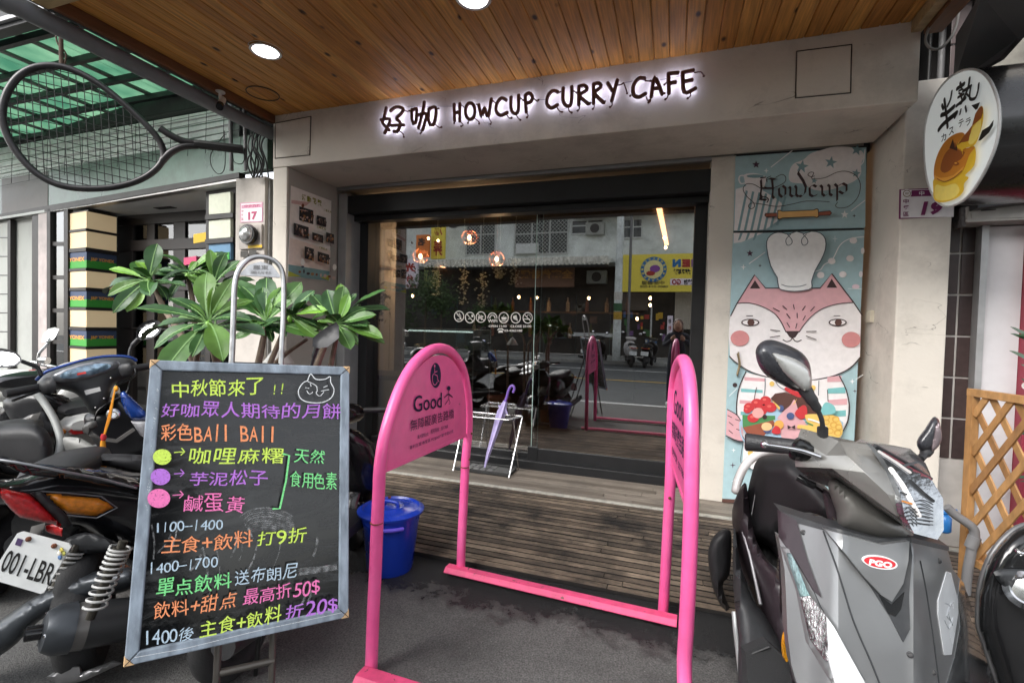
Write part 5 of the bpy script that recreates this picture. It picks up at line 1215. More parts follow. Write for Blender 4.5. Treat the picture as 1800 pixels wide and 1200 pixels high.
# corrugated awning
aw = thing('corrugated_awning', 'pale corrugated awning across the street', 'awning', RM(900,455,YO+1))
q = MB(); xa = RM(745,460,YO+1.2).x; xb = RM(1070,460,YO+1.2).x; zb_ = RM(900,466,YO+1.2).z; zt_ = zb_+.35; n_ = 90
top = []; bot = []
for k in range(n_+1):
    x = xa+(xb-xa)*k/n_; o = .025*(1 if k % 2 else -1); top.append(V((x,YO+.02,zt_+o))); bot.append(V((x,YO+1.2,zb_+o)))
q.add(top+bot+[p+V((0,0,.006)) for p in top+bot], [(k,k+1,n_+2+k,n_+1+k) for k in range(n_)]+[(2*(n_+1)+k,2*(n_+1)+n_+1+k,2*(n_+1)+n_+2+k,2*(n_+1)+k+1) for k in range(n_)])
q.build('sheet', pm('awning_tin', (.72,.70,.62), .6, var=.3, dirt=.4), aw, smooth=30)
q = MB(); zl_ = RM(900,467,YO+1.22).z; zh_ = RM(900,454,YO+1.22).z; ft = []; fb_ = []
for k in range(n_+1): x = xa+(xb-xa)*k/n_; o = .03*(1 if k % 2 else -1); ft.append(V((x,YO+1.22+o,zh_))); fb_.append(V((x,YO+1.22+o,zl_+o)))
q.add(ft+fb_, [(k,k+1,n_+2+k,n_+1+k) for k in range(n_)]); q.build('edge_sheet', MATS['awning_tin'], aw, smooth=30)
q = MB(); q.box((xa,YO+1.0,zb_-.12),(xb,YO+1.1,zb_-.04)); q.build('front_beam', STL, aw)
# signs
def sign_board(label, x0, y0, x1, y1, Y, base, items, name='shop_sign', th=.15, top=None):
    a = RM(x0,y0,Y); b = RM(x1,y1,Y); t = thing(name, label, 'sign', V(((a.x+b.x)/2,Y,min(a.z,b.z))))
    boxo('board', (min(a.x,b.x),Y-th,min(a.z,b.z)), (max(a.x,b.x),Y,max(a.z,b.z)), base, t, bevel=.008)
    q = MB(); mats = []
    # the board faces +Y: text is laid right to left in X so that it reads properly on site
    for (body, tx0, ty, tx1, ty1, mt, off) in items:
        if mt not in mats: mats.append(mt)
        q.mi = mats.index(mt); p0 = RM(tx1,ty,Y+.01); p1 = RM(tx0,ty,Y+.01); p3 = RM(tx1,ty1,Y+.01)
        p0.y = p1.y = p3.y = Y+.012
        q.text(body, p0, p1, p3, off)
    if mats: q.build('lettering', mats, t)
    return t
YS = flat('sign_yellow', H('f2dd55')); RS = flat('sign_red', H('a8322a')); BS = flat('sign_blue', H('2c6fa8')); KS = flat('sign_black', H('222222')); PS = flat('sign_pink', H('ece0ea')); OS = flat('sign_orange', H('e0803a')); PU = flat('sign_purple', H('8a4a9a')); GS = flat('sign_green', H('7fb04a'))
YSg = -11.2
t = sign_board('wide yellow shop sign with a round emblem across the street', 1090,513,1290,444,YSg,YS,[('N',1182,470,1197,456,BS,.09),('E',1199,470,1213,456,RS,.09),('M',1215,470,1230,456,PU,.09),('網聯',1183,483,1214,473,KS,.03),('中國聯盟',1128,501,1168,494,KS,.01),('0800-034-000',1125,506,1174,502,KS,.01),('GO',1181,501,1197,491,RS,.05),('選物',1202,501,1226,491,KS,.03)])
q = MB(); c = RM(1149,474,YSg); c.y = YSg+.02; R0 = (RM(1172,474,YSg)-RM(1149,474,YSg)).length
for k, (r, mt) in enumerate(((R0,BS),(R0*.74,flat('sign_cream', H('eadf9a'))))): q = MB(); q.lathe([(r,0),(r,.01)], c+V((0,.012*k,0)), (0,1,0), n=32); q.build('emblem_disc', mt, t)
q = MB(); 
for k, ch in enumerate('COCOMEN•COCOMEN•'):
    a = pi/2+2*pi*k/16; p = c+V((cos(a)*R0*.87,.014,sin(a)*R0*.87)); ex_ = V((-sin(a),0,cos(a)))*-1; ey_ = V((cos(a),0,sin(a))); s_ = R0*.17
    ex_ = V((sin(a),0,-cos(a))); 
    q.text(ch, p+ex_*s_*.4-ey_*s_*.5, p-ex_*s_*.4-ey_*s_*.5, p+ex_*s_*.4+ey_*s_*.5, .04)
q.build('emblem_text', YS, t)
q = MB()
q.ell(c+V((.05,.03,.02)), R0*.4,.01,R0*.3,14); q.build('emblem_blob', PU, t)
q = MB(); q.ell(c+V((-.1,.03,-.15)), R0*.35,.012,R0*.2,14); q.build('emblem_blob', RS, t)
pa = RM(1178,500,YSg); pb = RM(1250,492,YSg)
boxo('name_strip', (pa.x,YSg+.001,pa.z-.03), (pb.x+.8,YSg+.008,pb.z+.05), PS, t)
sign_board('red brown fascia sign with dull gold characters across the street', 905,505,1010,468,-11.9,pm('sign_dull', (.20,.10,.06), .6),[('全客佬香饌',915,490,1008,474,flat('sign_dull_gold', H('c08a4a')),.03)])
sign_board('tall yellow vertical sign with red characters left of the windows', 757,455,782,384,-10.9,YS,[('滿',762,414,778,388,RS,.03),('弄',762,450,778,424,RS,.03)])
sign_board('orange banner sign beside the tall yellow sign', 731,452,754,412,-10.6,OS,[('名',735,432,748,418,KS,.05)])
sign_board('white and pink vertical sign with red writing at the left of the reflection', 706,507,734,455,-10.2,PS,[('光',709,478,731,462,RS,.05),('台',714,495,727,483,RS,.04),('服務專線',708,506,732,500,RS,.02)])
sign_board('white board listing prices beside the far shop door', 1172,598,1183,555,-11.0,PS,[('台',1175,568,1180,560,KS,.02),('牌',1175,580,1180,573,RS,.03)])
sign_board('dull green sign over the trees at the left of the reflection', 745,505,770,462,-11.4,pm('sign_olive', (.28,.30,.10), .6),[('品',752,485,763,472,KS,.04)])
# far shop contents: column, bright panels, door
rbox('shop_column', 1140, 665, 1147, 538, -11.9, pm('pale_column', (.55,.56,.55), .6), ob)
rbox('shop_wall_panel', 1185, 578, 1260, 512, -12.3, pm('beige_far', (.45,.40,.33), .7, var=.1), ob)
rbox('shop_light_panel', 1090, 545, 1140, 515, -12.9, pm('taupe_far', (.16,.13,.11), .7), ob)
random.seed(4); cl_ = [H('d8b03a'),H('3f6a9a'),H('b04038'),H('d8d4c8'),H('4a7a4a'),H('7a5a8a')]
for k in range(26):
    x = random.uniform(1095,1225); y = random.uniform(555,612); rbox('shop_goods', x, y, x+random.uniform(3,9), y-random.uniform(4,12), -12.5-random.random()*.5, flat('goods_%d' % (k % 6), cl_[k % 6]), ob, .1)
for k in range(16):
    x = random.uniform(740,1040); y = random.uniform(540,610); rbox('shop_goods', x, y, x+random.uniform(4,14), y-random.uniform(5,16), -12.6, flat('goods_%d' % (k % 6), tuple(v*.35 for v in cl_[k % 6])) if False else pm('dim_goods_%d' % (k % 3), [(.10,.09,.07),(.06,.08,.09),(.12,.07,.05)][k % 3], .7), ob, .1)
for x in (745,800,860,955,1010,1070): rbox('shop_post', x, 660, x+4, 520, -12.1, pm('teal_post', (.05,.08,.08), .5), ob)
rbox('stall_table', 1000, 590, 1075, 586, -11.6, pm('pale_column', (.5,.5,.5)), ob, .5)
# a light pole and bushes
pole = thing('utility_pole', 'grey utility pole with pasted stickers at the far kerb', 'pole', RM(1083,640,-9.9))
b_ = RM(1083,640,-9.9); tp_ = RM(1090,372,-9.9)
q = MB(); q.tube([(b_.x,-9.9,.12),(b_.x+.02,-9.9,9)], [.15,.10], 14); q.build('shaft', pm('pole_concrete', (.66,.70,.68), .7, var=.15, dirt=.5), pole, smooth=50)
for k, (z, c_) in enumerate(((1.6,'stock_3'),(1.9,'stock_6'),(2.3,'stock_1'))): q = MB(); q.tube([(b_.x+.01,-9.9,z),(b_.x+.01,-9.9,z+.28)], .152, 14); q.build('sticker_band', flat(c_, sw[int(c_[-1])]), pole, smooth=50)
q = MB(); q.tube([(b_.x+.35,-10.4,.12),(b_.x+.35,-10.4,9)], .05, 8); q.build('side_pipe', PG, pole)
q = MB(); 
for k in range(5): q.tube(cat([(-16,-10.2,6.2+k*.2),(-6,-10.1,5.6+k*.2),(b_.x,-9.9,6+k*.18),(6,-10,5.7+k*.2),(12,-10,6.2+k*.2)],6), .014, 5)
q.build('overhead_cables', MATS['black_cable'], label='black overhead cables strung along the far pavement', cat_='cable')
GLF = pm('street_foliage', (.05,.09,.025), .6, var=.4)
for i, (x, y, w_) in enumerate(((748,515,1.1),(775,535,.9),(845,560,.5),(700,560,1.0))):
    c = RM(x,y,-10.3-.3*i); t = thing('street_tree', ('small tree left of the far shops','bushy tree next to the small tree','low potted shrub before the far shops','leafy tree at the left end of the far pavement')[i], 'tree', (c.x,c.y,.12))
    q = MB(); q.tube([(c.x,c.y,.12),(c.x+.05,c.y,c.z)], [.06,.03], 7); q.build('trunk', pm('bark_dark', (.08,.06,.04), .8), t)
    q = MB()
    for k in range(900):
        p = c+V((random.gauss(0,w_*.4),random.gauss(0,w_*.4),random.gauss(0,w_*.38)+.1)); d_ = V((random.gauss(0,1),random.gauss(0,1),random.gauss(0,1))).normalized()*.07; e_ = d_.cross(V((.3,.5,.8))).normalized()*.035
        q.add([p-d_, p+e_, p+d_, p-e_], [(0,1,2,3)])
    q.build('crown', GLF, t)
# ================================================================ PINK BARRIER
PINK = pm('pink_paint', H('f0609f'), .33, var=.07, scale=14, bump=.06, coat=.15, dirt=.35, dirtcol=H('e98abb'))
PINKD = pm('pink_worn', H('e0507e'), .5, var=.15, scale=25, bump=.1, dirt=.5, dirtcol=H('a03a5a'))
def chips(mt, col, sc, th):
    n = mt.node_tree; L = n.links.new; b = n.nodes['Principled BSDF']; tc = n.nodes.new('ShaderNodeTexCoord'); no = n.nodes.new('ShaderNodeTexNoise'); no.inputs['Scale'].default_value = sc; no.inputs['Detail'].default_value = 5; no.inputs['Roughness'].default_value = .65; L(tc.outputs['Object'], no.inputs[0])
    r = n.nodes.new('ShaderNodeMapRange'); r.inputs[1].default_value = th; r.inputs[2].default_value = th+.015; L(no.outputs[0], r.inputs[0])
    mx = n.nodes.new('ShaderNodeMix'); mx.data_type = 'RGBA'; L(r.outputs[0], mx.inputs[0]); L(b.inputs['Base Color'].links[0].from_socket, mx.inputs[6]); mx.inputs[7].default_value = (*col, 1); L(mx.outputs[2], b.inputs['Base Color'])
chips(PINK, (.13,.03,.03), 26, .70); chips(PINKD, (.12,.05,.04), 30, .64)
chips(MATS['matt_silver_paint'], (.5,.5,.5), 60, .76) if 'matt_silver_paint' in MATS else None
RUST = pm('rust', (.16,.05,.02), .8, var=.4, scale=40)
XA = at_x = A(810,1003,2,0).x
fA = A(648,1190,2,0); gA = A(810,1003,2,.02)
PA = Plane(gA, (gA-fA).cross(V((0,0,1))))
bar = thing('pink_barrier', 'glossy pink tubular barrier with two arched ends joined by a low bar', 'barrier', (gA+fA)/2)
hA = [(648,1190),(652,1182),(656,1080),(660,1000),(663,920),(666,862),(668,820),(676,768),(692,712),(710,668),(730,637),(752,618),(772,612),(790,617),(806,635),(817,664),(823,710),(823,760),(819,800),(817,836),(814,900),(811,960),(810,1003)]
q = MB(); pts = cat([PA(*p) for p in hA], 3); pts[0].z = .012; pts[-1].z = .015; q.tube(pts, .0215, 14); q.build('hoop', PINK, bar, smooth=70)
pnl = [(673,826),(680,775),(695,722),(712,680),(731,650),(752,630),(771,624),(788,628),(802,644),(812,670),(818,712),(818,763),(750,795)]
pc = [(p.x,p.y) for p in cat([V((p[0],p[1],0)) for p in pnl[:-1]], 3)]
q = MB(); P = [PA(*p) for p in pc]; nA = PA.n if PA.n.dot(CAM-PA.o) > 0 else -PA.n
q.prism([p+nA*.004 for p in P], -nA*.008); pan = q.build('sign_panel', PINK, bar, bevel=.001)
q = MB(); q.bar(PA(673,828), PA(820,764), .012, .014); q.build('panel_lip', PINK, bar, bevel=.002)
def b1(p): return (640+p[0]/5, 600+p[1]/5)
PAf = Plane(PA.o+nA*.0045, PA.n); r_ = Art(PAf, b1); NV = flat('sign_navy', H('0a1038'), .8)
cc_ = [(628+46*cos(a)+0*sin(a), 298+110*sin(a)) for a in [2*pi*i/28 for i in range(28)]]; r_.poly(cc_, NV)
r_.oval((618,215), 6, 14, PINK, 12); r_.line([(617,235),(617,290),(640,300),(645,340),(656,352)], 7, PINK, 0); r_.line([(617,268),(638,262)], 6, PINK, 0)
r_.line([(605,282),(596,310),(597,350),(608,378),(625,378),(638,355)], 7, PINK, 4)
r_.text('Good', (430,625), (678,578), (430,478), NV, .006)
r_.oval((738,410), 15, 20, NV, 14); r_.line([(697,492),(736,458),(770,487)], 8, NV, 0); r_.line([(736,430),(737,505)], 9, NV, 0); r_.line([(703,552),(737,505),(748,540),(738,548)], 7, NV, 0)
r_.text('無障礙廣告路橋', (398,790), (780,672), (398,690), NV, -.002)
r_.text('廣大國際台北', (458,855), (555,826), (458,820), flat('sign_plum', H('3a1a4e')), 0); r_.text('服務專線：557-7888', (575,812), (725,760), (575,772), MATS['print_sign_plum'], 0)
r_.text('專利在案 新型第 M395607 號 仿冒必究', (388,950), (772,800), (388,915), MATS['print_sign_plum'], 0)
r_.done('printed_text', bar)
for p in ((818,806),(822,761),(676,872)): q = MB(); q.ell(PA(*p)+nA*.020, .006,.006,.006,8); q.build('screw', RUST, bar)
q = MB(); c = PA(817,820); q.tube([c-V((0,0,.001)), c+V((0,0,.0015))], .0222, 14); c = PA(662,918); q.tube([c-V((0,0,.001)), c+V((0,0,.0015))], .0222, 14); q.build('joint_ring', RUST, bar)
# right arch
gB = A(1167,1085,2,.02); fB = V((.07,1.42,0)); PB_ = Plane(gB, (gB-fB).cross(V((0,0,1))))
hB = [(1165,1085),(1170,1000),(1176,887),(1179,825),(1181,750),(1184,690),(1189,655),(1195,638),(1201,633),(1207,644),(1212,672),(1215,725),(1216,800),(1215,875),(1213,950),(1210,1030),(1206,1110),(1203,1190)]
ptsB = [PB_(*p) for p in hB]
q = MB(); yq = A(652,1203,2,.02).y-.01; ptsB.append(V((gB.x+(fB.x-gB.x)*(gB.y-yq)/(gB.y-fB.y), yq, .012))); pts = cat(ptsB, 3); pts[0].z = .015; q.tube(pts, .0215, 14); q.build('hoop', PINK, bar, smooth=70)
yF = ptsB[-1].y
# its panel, mirrored text side away from the deck
pB = [PB_(*p) for p in ((1179,805),(1181,750),(1184,692),(1190,660),(1196,645),(1202,642),(1208,655),(1211,690),(1213,730),(1213,800),(1212,860),(1211,900))]
nB = PB_.n if PB_.n.dot(CAM-PB_.o) > 0 else -PB_.n
q = MB(); q.prism([p+nB*.004 for p in cat(pB,2)], -nB*.008); q.build('sign_panel', PINK, bar, bevel=.001)
q = MB(); a = pB[0]; b = pB[-1]; q.bar(a, b, .012, .014); q.build('panel_lip', PINK, bar)
q = MB(); dd = (pB[-1]-pB[0]); dd.z = 0; L_ = dd.length; dd.normalize(); o = pB[0]+nB*.006
q.text('Good', o+dd*L_*.18+V((0,0,.20)), o+dd*L_*.72+V((0,0,.20)), o+dd*L_*.18+V((0,0,.29)), 0)
q.text('無障礙廣告路橋', o+dd*L_*.10+V((0,0,.10)), o+dd*L_*.90+V((0,0,.10)), o+dd*L_*.10+V((0,0,.17)), .012)
q.text('服務專線：557-7888', o+dd*L_*.15+V((0,0,.04)), o+dd*L_*.85+V((0,0,.04)), o+dd*L_*.15+V((0,0,.07)), .012)
q.build('printed_text', NV, bar, kind='stuff')
q = MB(); c = PB_(1177,872); q.ell(c+V((-.0,-.02,0)), .006,.006,.006,8); q.build('screw', RUST, bar)
# base bars (folded angle)
def angle(a, b, w_, name):
    a = V(a); b = V(b); d_ = (b-a).normalized(); s_ = d_.cross(V((0,0,1)))
    q = MB(); prof = [(-w_/2,.0085),(-w_/2,.014),(-w_/2+.018,.030),(w_/2-.018,.030),(w_/2,.014),(w_/2,.0085)]
    q.prism([a+s_*u+V((0,0,z)) for u, z in prof], b-a); return q.build(name, PINKD, bar, bevel=.002)
e0 = A(786,1003,2,.02); e1 = A(1190,1097,2,.02)
angle(e0, e1, .075, 'base_bar')
e2 = A(652,1203,2,.02); angle(e2+V((-.05,.01,0)), V((ptsB[-1].x+.06, yF, .02)), .085, 'base_bar')

# ================================================================ BLUE BIN
bc = A(683,1000,2,.008); bc = V((bc.x-.005,bc.y+.02,.008)); dB = (bc-CAM).dot(fwd); rt = 54/FPX*dB
BIN = pm('bin_blue', (.010,.045,.42), .28, var=.12, scale=6, bump=.02, coat=.2, dirt=.12, dirtcol=(.05,.1,.5))
bn = thing('blue_bin', 'round blue plastic bin with a lid standing beside the deck', 'bin', bc)
zt = A(683,890,1,bc.y).z
q = MB(); q.lathe([(rt*.70,0),(rt*.73,.012),(rt*.90,zt-.07),(rt*.93,zt-.055),(rt*.93,zt-.02)], bc, n=40); q.build('bin_body', BIN, bn, smooth=35)
q = MB(); q.lathe([(rt*.94,zt-.03),(rt*1.05,zt-.024),(rt*1.06,zt-.014),(rt*.97,zt-.006),(rt*.90,zt-.002),(rt*.86,zt-.012),(rt*.45,zt-.008),(rt*.40,zt-.002),(.002,zt-.002)], bc, n=40); lid = q.build('lid', BIN, bn, smooth=35)
ht = bc+V((0,0,zt-.004)); q = MB(); q.tube(cat([ht+V((-.04,0,0)), ht+V((-.03,0,.022)), ht+V((.03,0,.022)), ht+V((.04,0,0))],5), .009, 8); q.build('lid_handle', BIN, lid, smooth=60)
side = A(712,896,1,bc.y-rt*.6); q = MB(); th0 = -.95
q.tube([bc+V((cos(a)*rt*1.0, sin(a)*rt*1.0, zt-.062)) for a in [th0-.33+.66*i/8 for i in range(9)]], .010, 8); q.build('side_handle', pm('bin_violet', (.12,.08,.6), .35), bn, smooth=60)
q = MB(); 
# ================================================================ UMBRELLA STAND AND UMBRELLA
us = thing('umbrella_stand', 'folding chrome wire umbrella stand with a black drip tray', 'umbrella stand', A(850,830,2,ZD))
f0 = A(796,827,2,ZD+.005); f1 = A(895,839,2,ZD+.005); yf = (f0.y+f1.y)/2; f0.y = f1.y = yf
t1 = A(914,731,1,yf+.22); t0 = V((f0.x, yf+.22, t1.z)); b1_ = V((f1.x-.02, yf+.02, t1.z)); b0 = V((f0.x, yf+.02, t1.z)); t1.x = f1.x+.03
def rod(pts, r=.0045, nm='rod'): q = MB(); q.tube(pts, r, 7); return q.build(nm, CHR, us, smooth=60)
for X0, sgnx in ((f0.x,0),(f1.x,1)):
    tx = t1.x if sgnx else f0.x
    rod([(X0,yf,ZD+.004),(tx,yf+.22,t1.z)], .006, 'leg'); rod([(X0,yf+.24,ZD+.004),(tx-.01,yf+.02,t1.z)], .005, 'leg')
q = MB()
for (a, b) in ((V((f0.x,yf+.22,t1.z)),t1),(b0,b1_),(b0,V((f0.x,yf+.22,t1.z))),(b1_,t1)): q.tube([a,b], .005, 7)
for k in (1,2): yy = yf+.02+.2*k/3; q.tube([(f0.x,yy,t1.z),(f1.x,yy,t1.z)], .003, 6)
for k in range(1,7): xx = f0.x+(f1.x-f0.x)*k/7; q.tube([(xx,yf+.02,t1.z),(xx,yf+.22,t1.z)], .003, 6)
q.build('top_grid', CHR, us, smooth=60)
q = MB(); q.box((f0.x+.01,yf+.01,ZD+.008),(f1.x-.01,yf+.22,ZD+.02)); q.box((f0.x+.01,yf+.01,ZD+.02),(f1.x-.01,yf+.018,ZD+.034)); q.box((f0.x+.01,yf+.212,ZD+.02),(f1.x-.01,yf+.22,ZD+.034)); q.build('drip_tray', pm('tray_black', (.03,.03,.03), .5), us, bevel=.002)
for k in range(5):
    for j in range(2): boxo('tray_pad', (f0.x+.03+k*.06,yf+.03+j*.09,ZD+.021), (f0.x+.075+k*.06,yf+.10+j*.09,ZD+.026), pm('tray_grey', (.12,.12,.12), .5), us)
um = thing('umbrella', 'closed lilac umbrella with a hooked handle in the wire stand', 'umbrella', A(852,823,2,ZD+.03))
LIL = pm('lilac_cloth', H('b9addb'), .7, var=.10, scale=30, bump=.15); LILD = pm('lilac_handle', H('7f5fb4'), .3, var=.05, bump=0)
yu = yf+.11
def U(x, y, Y=None): return A(x,y,1,yu if Y is None else Y)
tip = U(852,821,yf+.08); q = MB(); axis_pts = [tip, U(866,772,yf+.10), U(876,738), U(888,705)]
pr = [.008,.019,.027,.036,.042,.020]; pp_ = [tip, U(858,797,yf+.09), U(867,768,yf+.10), U(875,742), U(880,727), U(888,705)]
q.tube(pp_, pr, 10); q.v = [v for v in q.v]
for i, v in enumerate(q.v):
    if (i % 10) % 2: c = pp_[i//10]; q.v[i] = c+(v-c)*.62
q.build('canopy', LIL, um, smooth=30)
q = MB(); P_ = [U(876,712), U(880,722), U(893,728), U(888,712)]; q.prism([p+V((0,-.004,0)) for p in P_], (0,.008,0)); q.build('strap', LIL, um)
q = MB(); q.tube(cat([U(888,707), U(891,697), U(894,686), U(898,679), U(902,678), U(904,683), U(902,690)],5), .011, 10); q.tube([U(887,709), U(889,700)], .0085, 8); q.build('handle', LILD, um, smooth=60)

# ================================================================ CHALKBOARD ON ITS STAND
h_ = V((-.65518,-.75347,.0549)); 
cpx4 = [(265,633),(614,645),(612,1083),(218,1170)]
o0 = CAM+ray(265,633)*1.22
BN = V((.741488,-.62743578,.2377391)); BP = Plane(o0, BN); BN = BP.n if BP.n.dot(CAM-o0) > 0 else -BP.n
C4 = [BP(*p) for p in cpx4]
cbd = thing('chalkboard_sign', 'cafe chalkboard with handwritten menu offers in coloured chalk, leaning on a metal stand', 'sign', V((-1.1,1.0,.008)))
def bd(pl_off=0): return Plane(BP.o+BN*pl_off, BP.n)
SLATE = pm('chalkboard_slate', (.006,.0065,.007), .16, var=.25, scale=3, bump=.0, spec=.55)
def slate():
    mt = SLATE; n = mt.node_tree; L = n.links.new; b = n.nodes['Principled BSDF']; tc = n.nodes.new('ShaderNodeTexCoord')
    mp = n.nodes.new('ShaderNodeMapping'); mp.inputs['Scale'].default_value = (2,2,6); mp.inputs['Rotation'].default_value = (.4,.6,0); L(tc.outputs['Object'], mp.inputs[0])
    no = n.nodes.new('ShaderNodeTexNoise'); no.inputs['Scale'].default_value = 3.5; no.inputs['Detail'].default_value = 9; no.inputs['Distortion'].default_value = 1.6; no.inputs['Roughness'].default_value = .7; L(mp.outputs[0], no.inputs[0])
    r = n.nodes.new('ShaderNodeMapRange'); r.inputs[1].default_value = .5; r.inputs[2].default_value = .8; r.inputs[4].default_value = .11; L(no.outputs[0], r.inputs[0])
    mx = n.nodes.new('ShaderNodeMix'); mx.data_type = 'RGBA'; L(r.outputs[0], mx.inputs[0]); L(b.inputs['Base Color'].links[0].from_socket, mx.inputs[6]); mx.inputs[7].default_value = (.45,.46,.47,1); L(mx.outputs[2], b.inputs['Base Color'])
    r2 = n.nodes.new('ShaderNodeMapRange'); r2.inputs[1].default_value = .45; r2.inputs[2].default_value = .75; r2.inputs[3].default_value = .13; r2.inputs[4].default_value = .5; L(no.outputs[0], r2.inputs[0]); L(r2.outputs[0], b.inputs['Roughness'])
slate()
FRM = pm('board_frame_grey_blue', (.25,.30,.36), .6, var=.35, scale=40, bump=.15, dirt=.6, dirtcol=(.10,.12,.15), stretch=(1,1,.25))
exu = (C4[1]-C4[0]).normalized(); eyu = (C4[3]-C4[0]).normalized(); Wb = (C4[1]-C4[0]).length; Hb = (C4[3]-C4[0]).length
def bp(u, v, o=0): return C4[0]+exu*u+eyu*v+BN*o
q = MB(); q.prism([bp(.01,.01), bp(Wb-.01,.01), bp(Wb-.01,Hb-.01), bp(.01,Hb-.01)], -BN*.010); q.v = [v-BN*.004 for v in q.v]; q.build('slate', SLATE, cbd)
fw = .026
for pts in ([(0,0),(Wb,0),(Wb-fw,fw),(fw,fw)], [(0,Hb),(Wb,Hb),(Wb-fw,Hb-fw),(fw,Hb-fw)], [(0,0),(0,Hb),(fw,Hb-fw),(fw,fw)], [(Wb,0),(Wb,Hb),(Wb-fw,Hb-fw),(Wb-fw,fw)]):
    q = MB(); q.prism([bp(*p, .006) for p in pts], -BN*.022); q.build('frame_rail', FRM, cbd, bevel=.003)
CRN = pm('bare_wood_corner', (.55,.36,.19), .6, var=.3, scale=30)
for (u, v, du, dv) in ((0,0,1,1),(Wb,0,-1,1),(0,Hb,1,-1),(Wb,Hb,-1,-1)):
    q = MB(); q.prism([bp(u-.001*du,v-.001*dv,.0065), bp(u+.020*du,v-.001*dv,.0065), bp(u+.012*du,v+.010*dv,.0065), bp(u-.001*du,v+.022*dv,.0065)], -BN*.021); q.build('corner', CRN, cbd, bevel=.002)
    q = MB(); q.ribbon([bp(u+.002*du,v+.002*dv,.0072), bp(u+.022*du,v+.022*dv,.0072)], .0018, BN); q.ribbon([bp(u+.016*du,v+.004*dv,.0075), bp(u+.004*du,v+.016*dv,.0075)], .0012, BN); q.build('corner_joint', DG, cbd)
def k1(p): return (240+p[0]/4.4447, 630+p[1]/4.4447)
def k2(p): return (200+p[0]/4.0, 880+p[1]/4.0)
def chalk(nm, c):
    mt = pm(nm, c, .95, var=.10, scale=200, bump=.0); n = mt.node_tree; L = n.links.new
    b = n.nodes['Principled BSDF']; tc = n.nodes.new('ShaderNodeTexCoord'); no = n.nodes.new('ShaderNodeTexNoise'); no.inputs['Scale'].default_value = 260; no.inputs['Detail'].default_value = 3; L(tc.outputs['Object'], no.inputs[0])
    r = n.nodes.new('ShaderNodeMapRange'); r.inputs[1].default_value = .30; r.inputs[2].default_value = .42; r.inputs[3].default_value = .35; L(no.outputs[0], r.inputs[0]); L(r.outputs[0], b.inputs['Alpha']); return mt
CY = chalk('chalk_lime', H('cdea62')); CP = chalk('chalk_violet', H('b877d8')); CO = chalk('chalk_orange', H('f2996a')); CG = chalk('chalk_green', H('7fe08e')); CK_ = chalk('chalk_pink', H('ee7bb8')); CW = chalk('chalk_white', H('b9cede')); CWH = chalk('chalk_pale', H('e8ecee'))
BPf = Plane(BP.o+BN*(-.0035), BP.n)
random.seed(77)
def write(items, tf, nm='chalk_writing'):
    """items: (text, x0, y0, x1, y1, height, chalk, weight)"""
    r_ = Art(BPf, tf); r_.n = BN
    for (body, x0, y0, x1, y1, h, mt, wt) in items:
        wd = [.55 if ord(c) < 128 else 1.0 for c in body]; tot = sum(wd); acc = 0
        for c, w_ in zip(body, wd):
            a = acc/tot; b = (acc+w_*.93)/tot; acc += w_
            if c == ' ': continue
            xa, ya = x0+(x1-x0)*a, y0+(y1-y0)*a; xb, yb = x0+(x1-x0)*b, y0+(y1-y0)*b
            if c in '1l!': xa, xb = xa+(xb-xa)*.35, xa+(xb-xa)*.62
            jy = random.uniform(-.05,.05)*h; hh = h*random.uniform(.9,1.08); sk = random.uniform(-.03,.08)*h; rot = random.uniform(-.06,.04)*(xb-xa)
            if c in '-': r_.line([(xa,ya-h*.42),(xb,yb-h*.45)], 8, mt, 0); continue
            if c in '→':
                r_.line([(xa,ya-h*.4),(xb,yb-h*.42)], 9, mt, 0); r_.line([(xb-h*.3,yb-h*.75),(xb,yb-h*.42),(xb-h*.35,yb-h*.1)], 9, mt, 0); continue
            if c == '+':
                hh = h*.6; ya -= h*.15; yb -= h*.15
            r_.text(c, (xa+sk*.0,ya+jy), (xb,yb+jy+rot), (xa+sk,ya+jy-hh), mt, wt, random.uniform(-.05,.15))
    return r_
rA = write([('中秋節來了',275,300,1000,290,130,CY,0.0070),('!!',1050,285,1165,280,80,CY,0.0110),('好咖眾人期待的月餅',190,455,1600,470,115,CP,0.0060),('彩色BAll BAll',190,645,1095,655,125,CO,0.0070),
  ('→',300,765,385,760,80,CY,0),('咖哩麻糬',410,815,1160,820,120,CY,0.0060),('→',300,930,380,925,80,CP,0),('芋泥松子',415,985,1030,990,115,CP,0.0060),('→',290,1095,375,1090,80,CK_,0),('鹹蛋黃',370,1185,850,1195,140,CK_,0.0020),
  ('天然',1220,805,1465,830,105,CG,0.0040),('食用色素',1190,1000,1560,1020,125,CG,0.0030)], k1)
for c, r, mt in (((208,768),72,CY),((195,920),76,CP),((182,1085),88,CK_)): rA.oval(c, r, r*.84, mt)
rA.line([(1140,745),(1185,755),(1160,950),(1112,1165),(1062,1165)], 15, CG, 0)
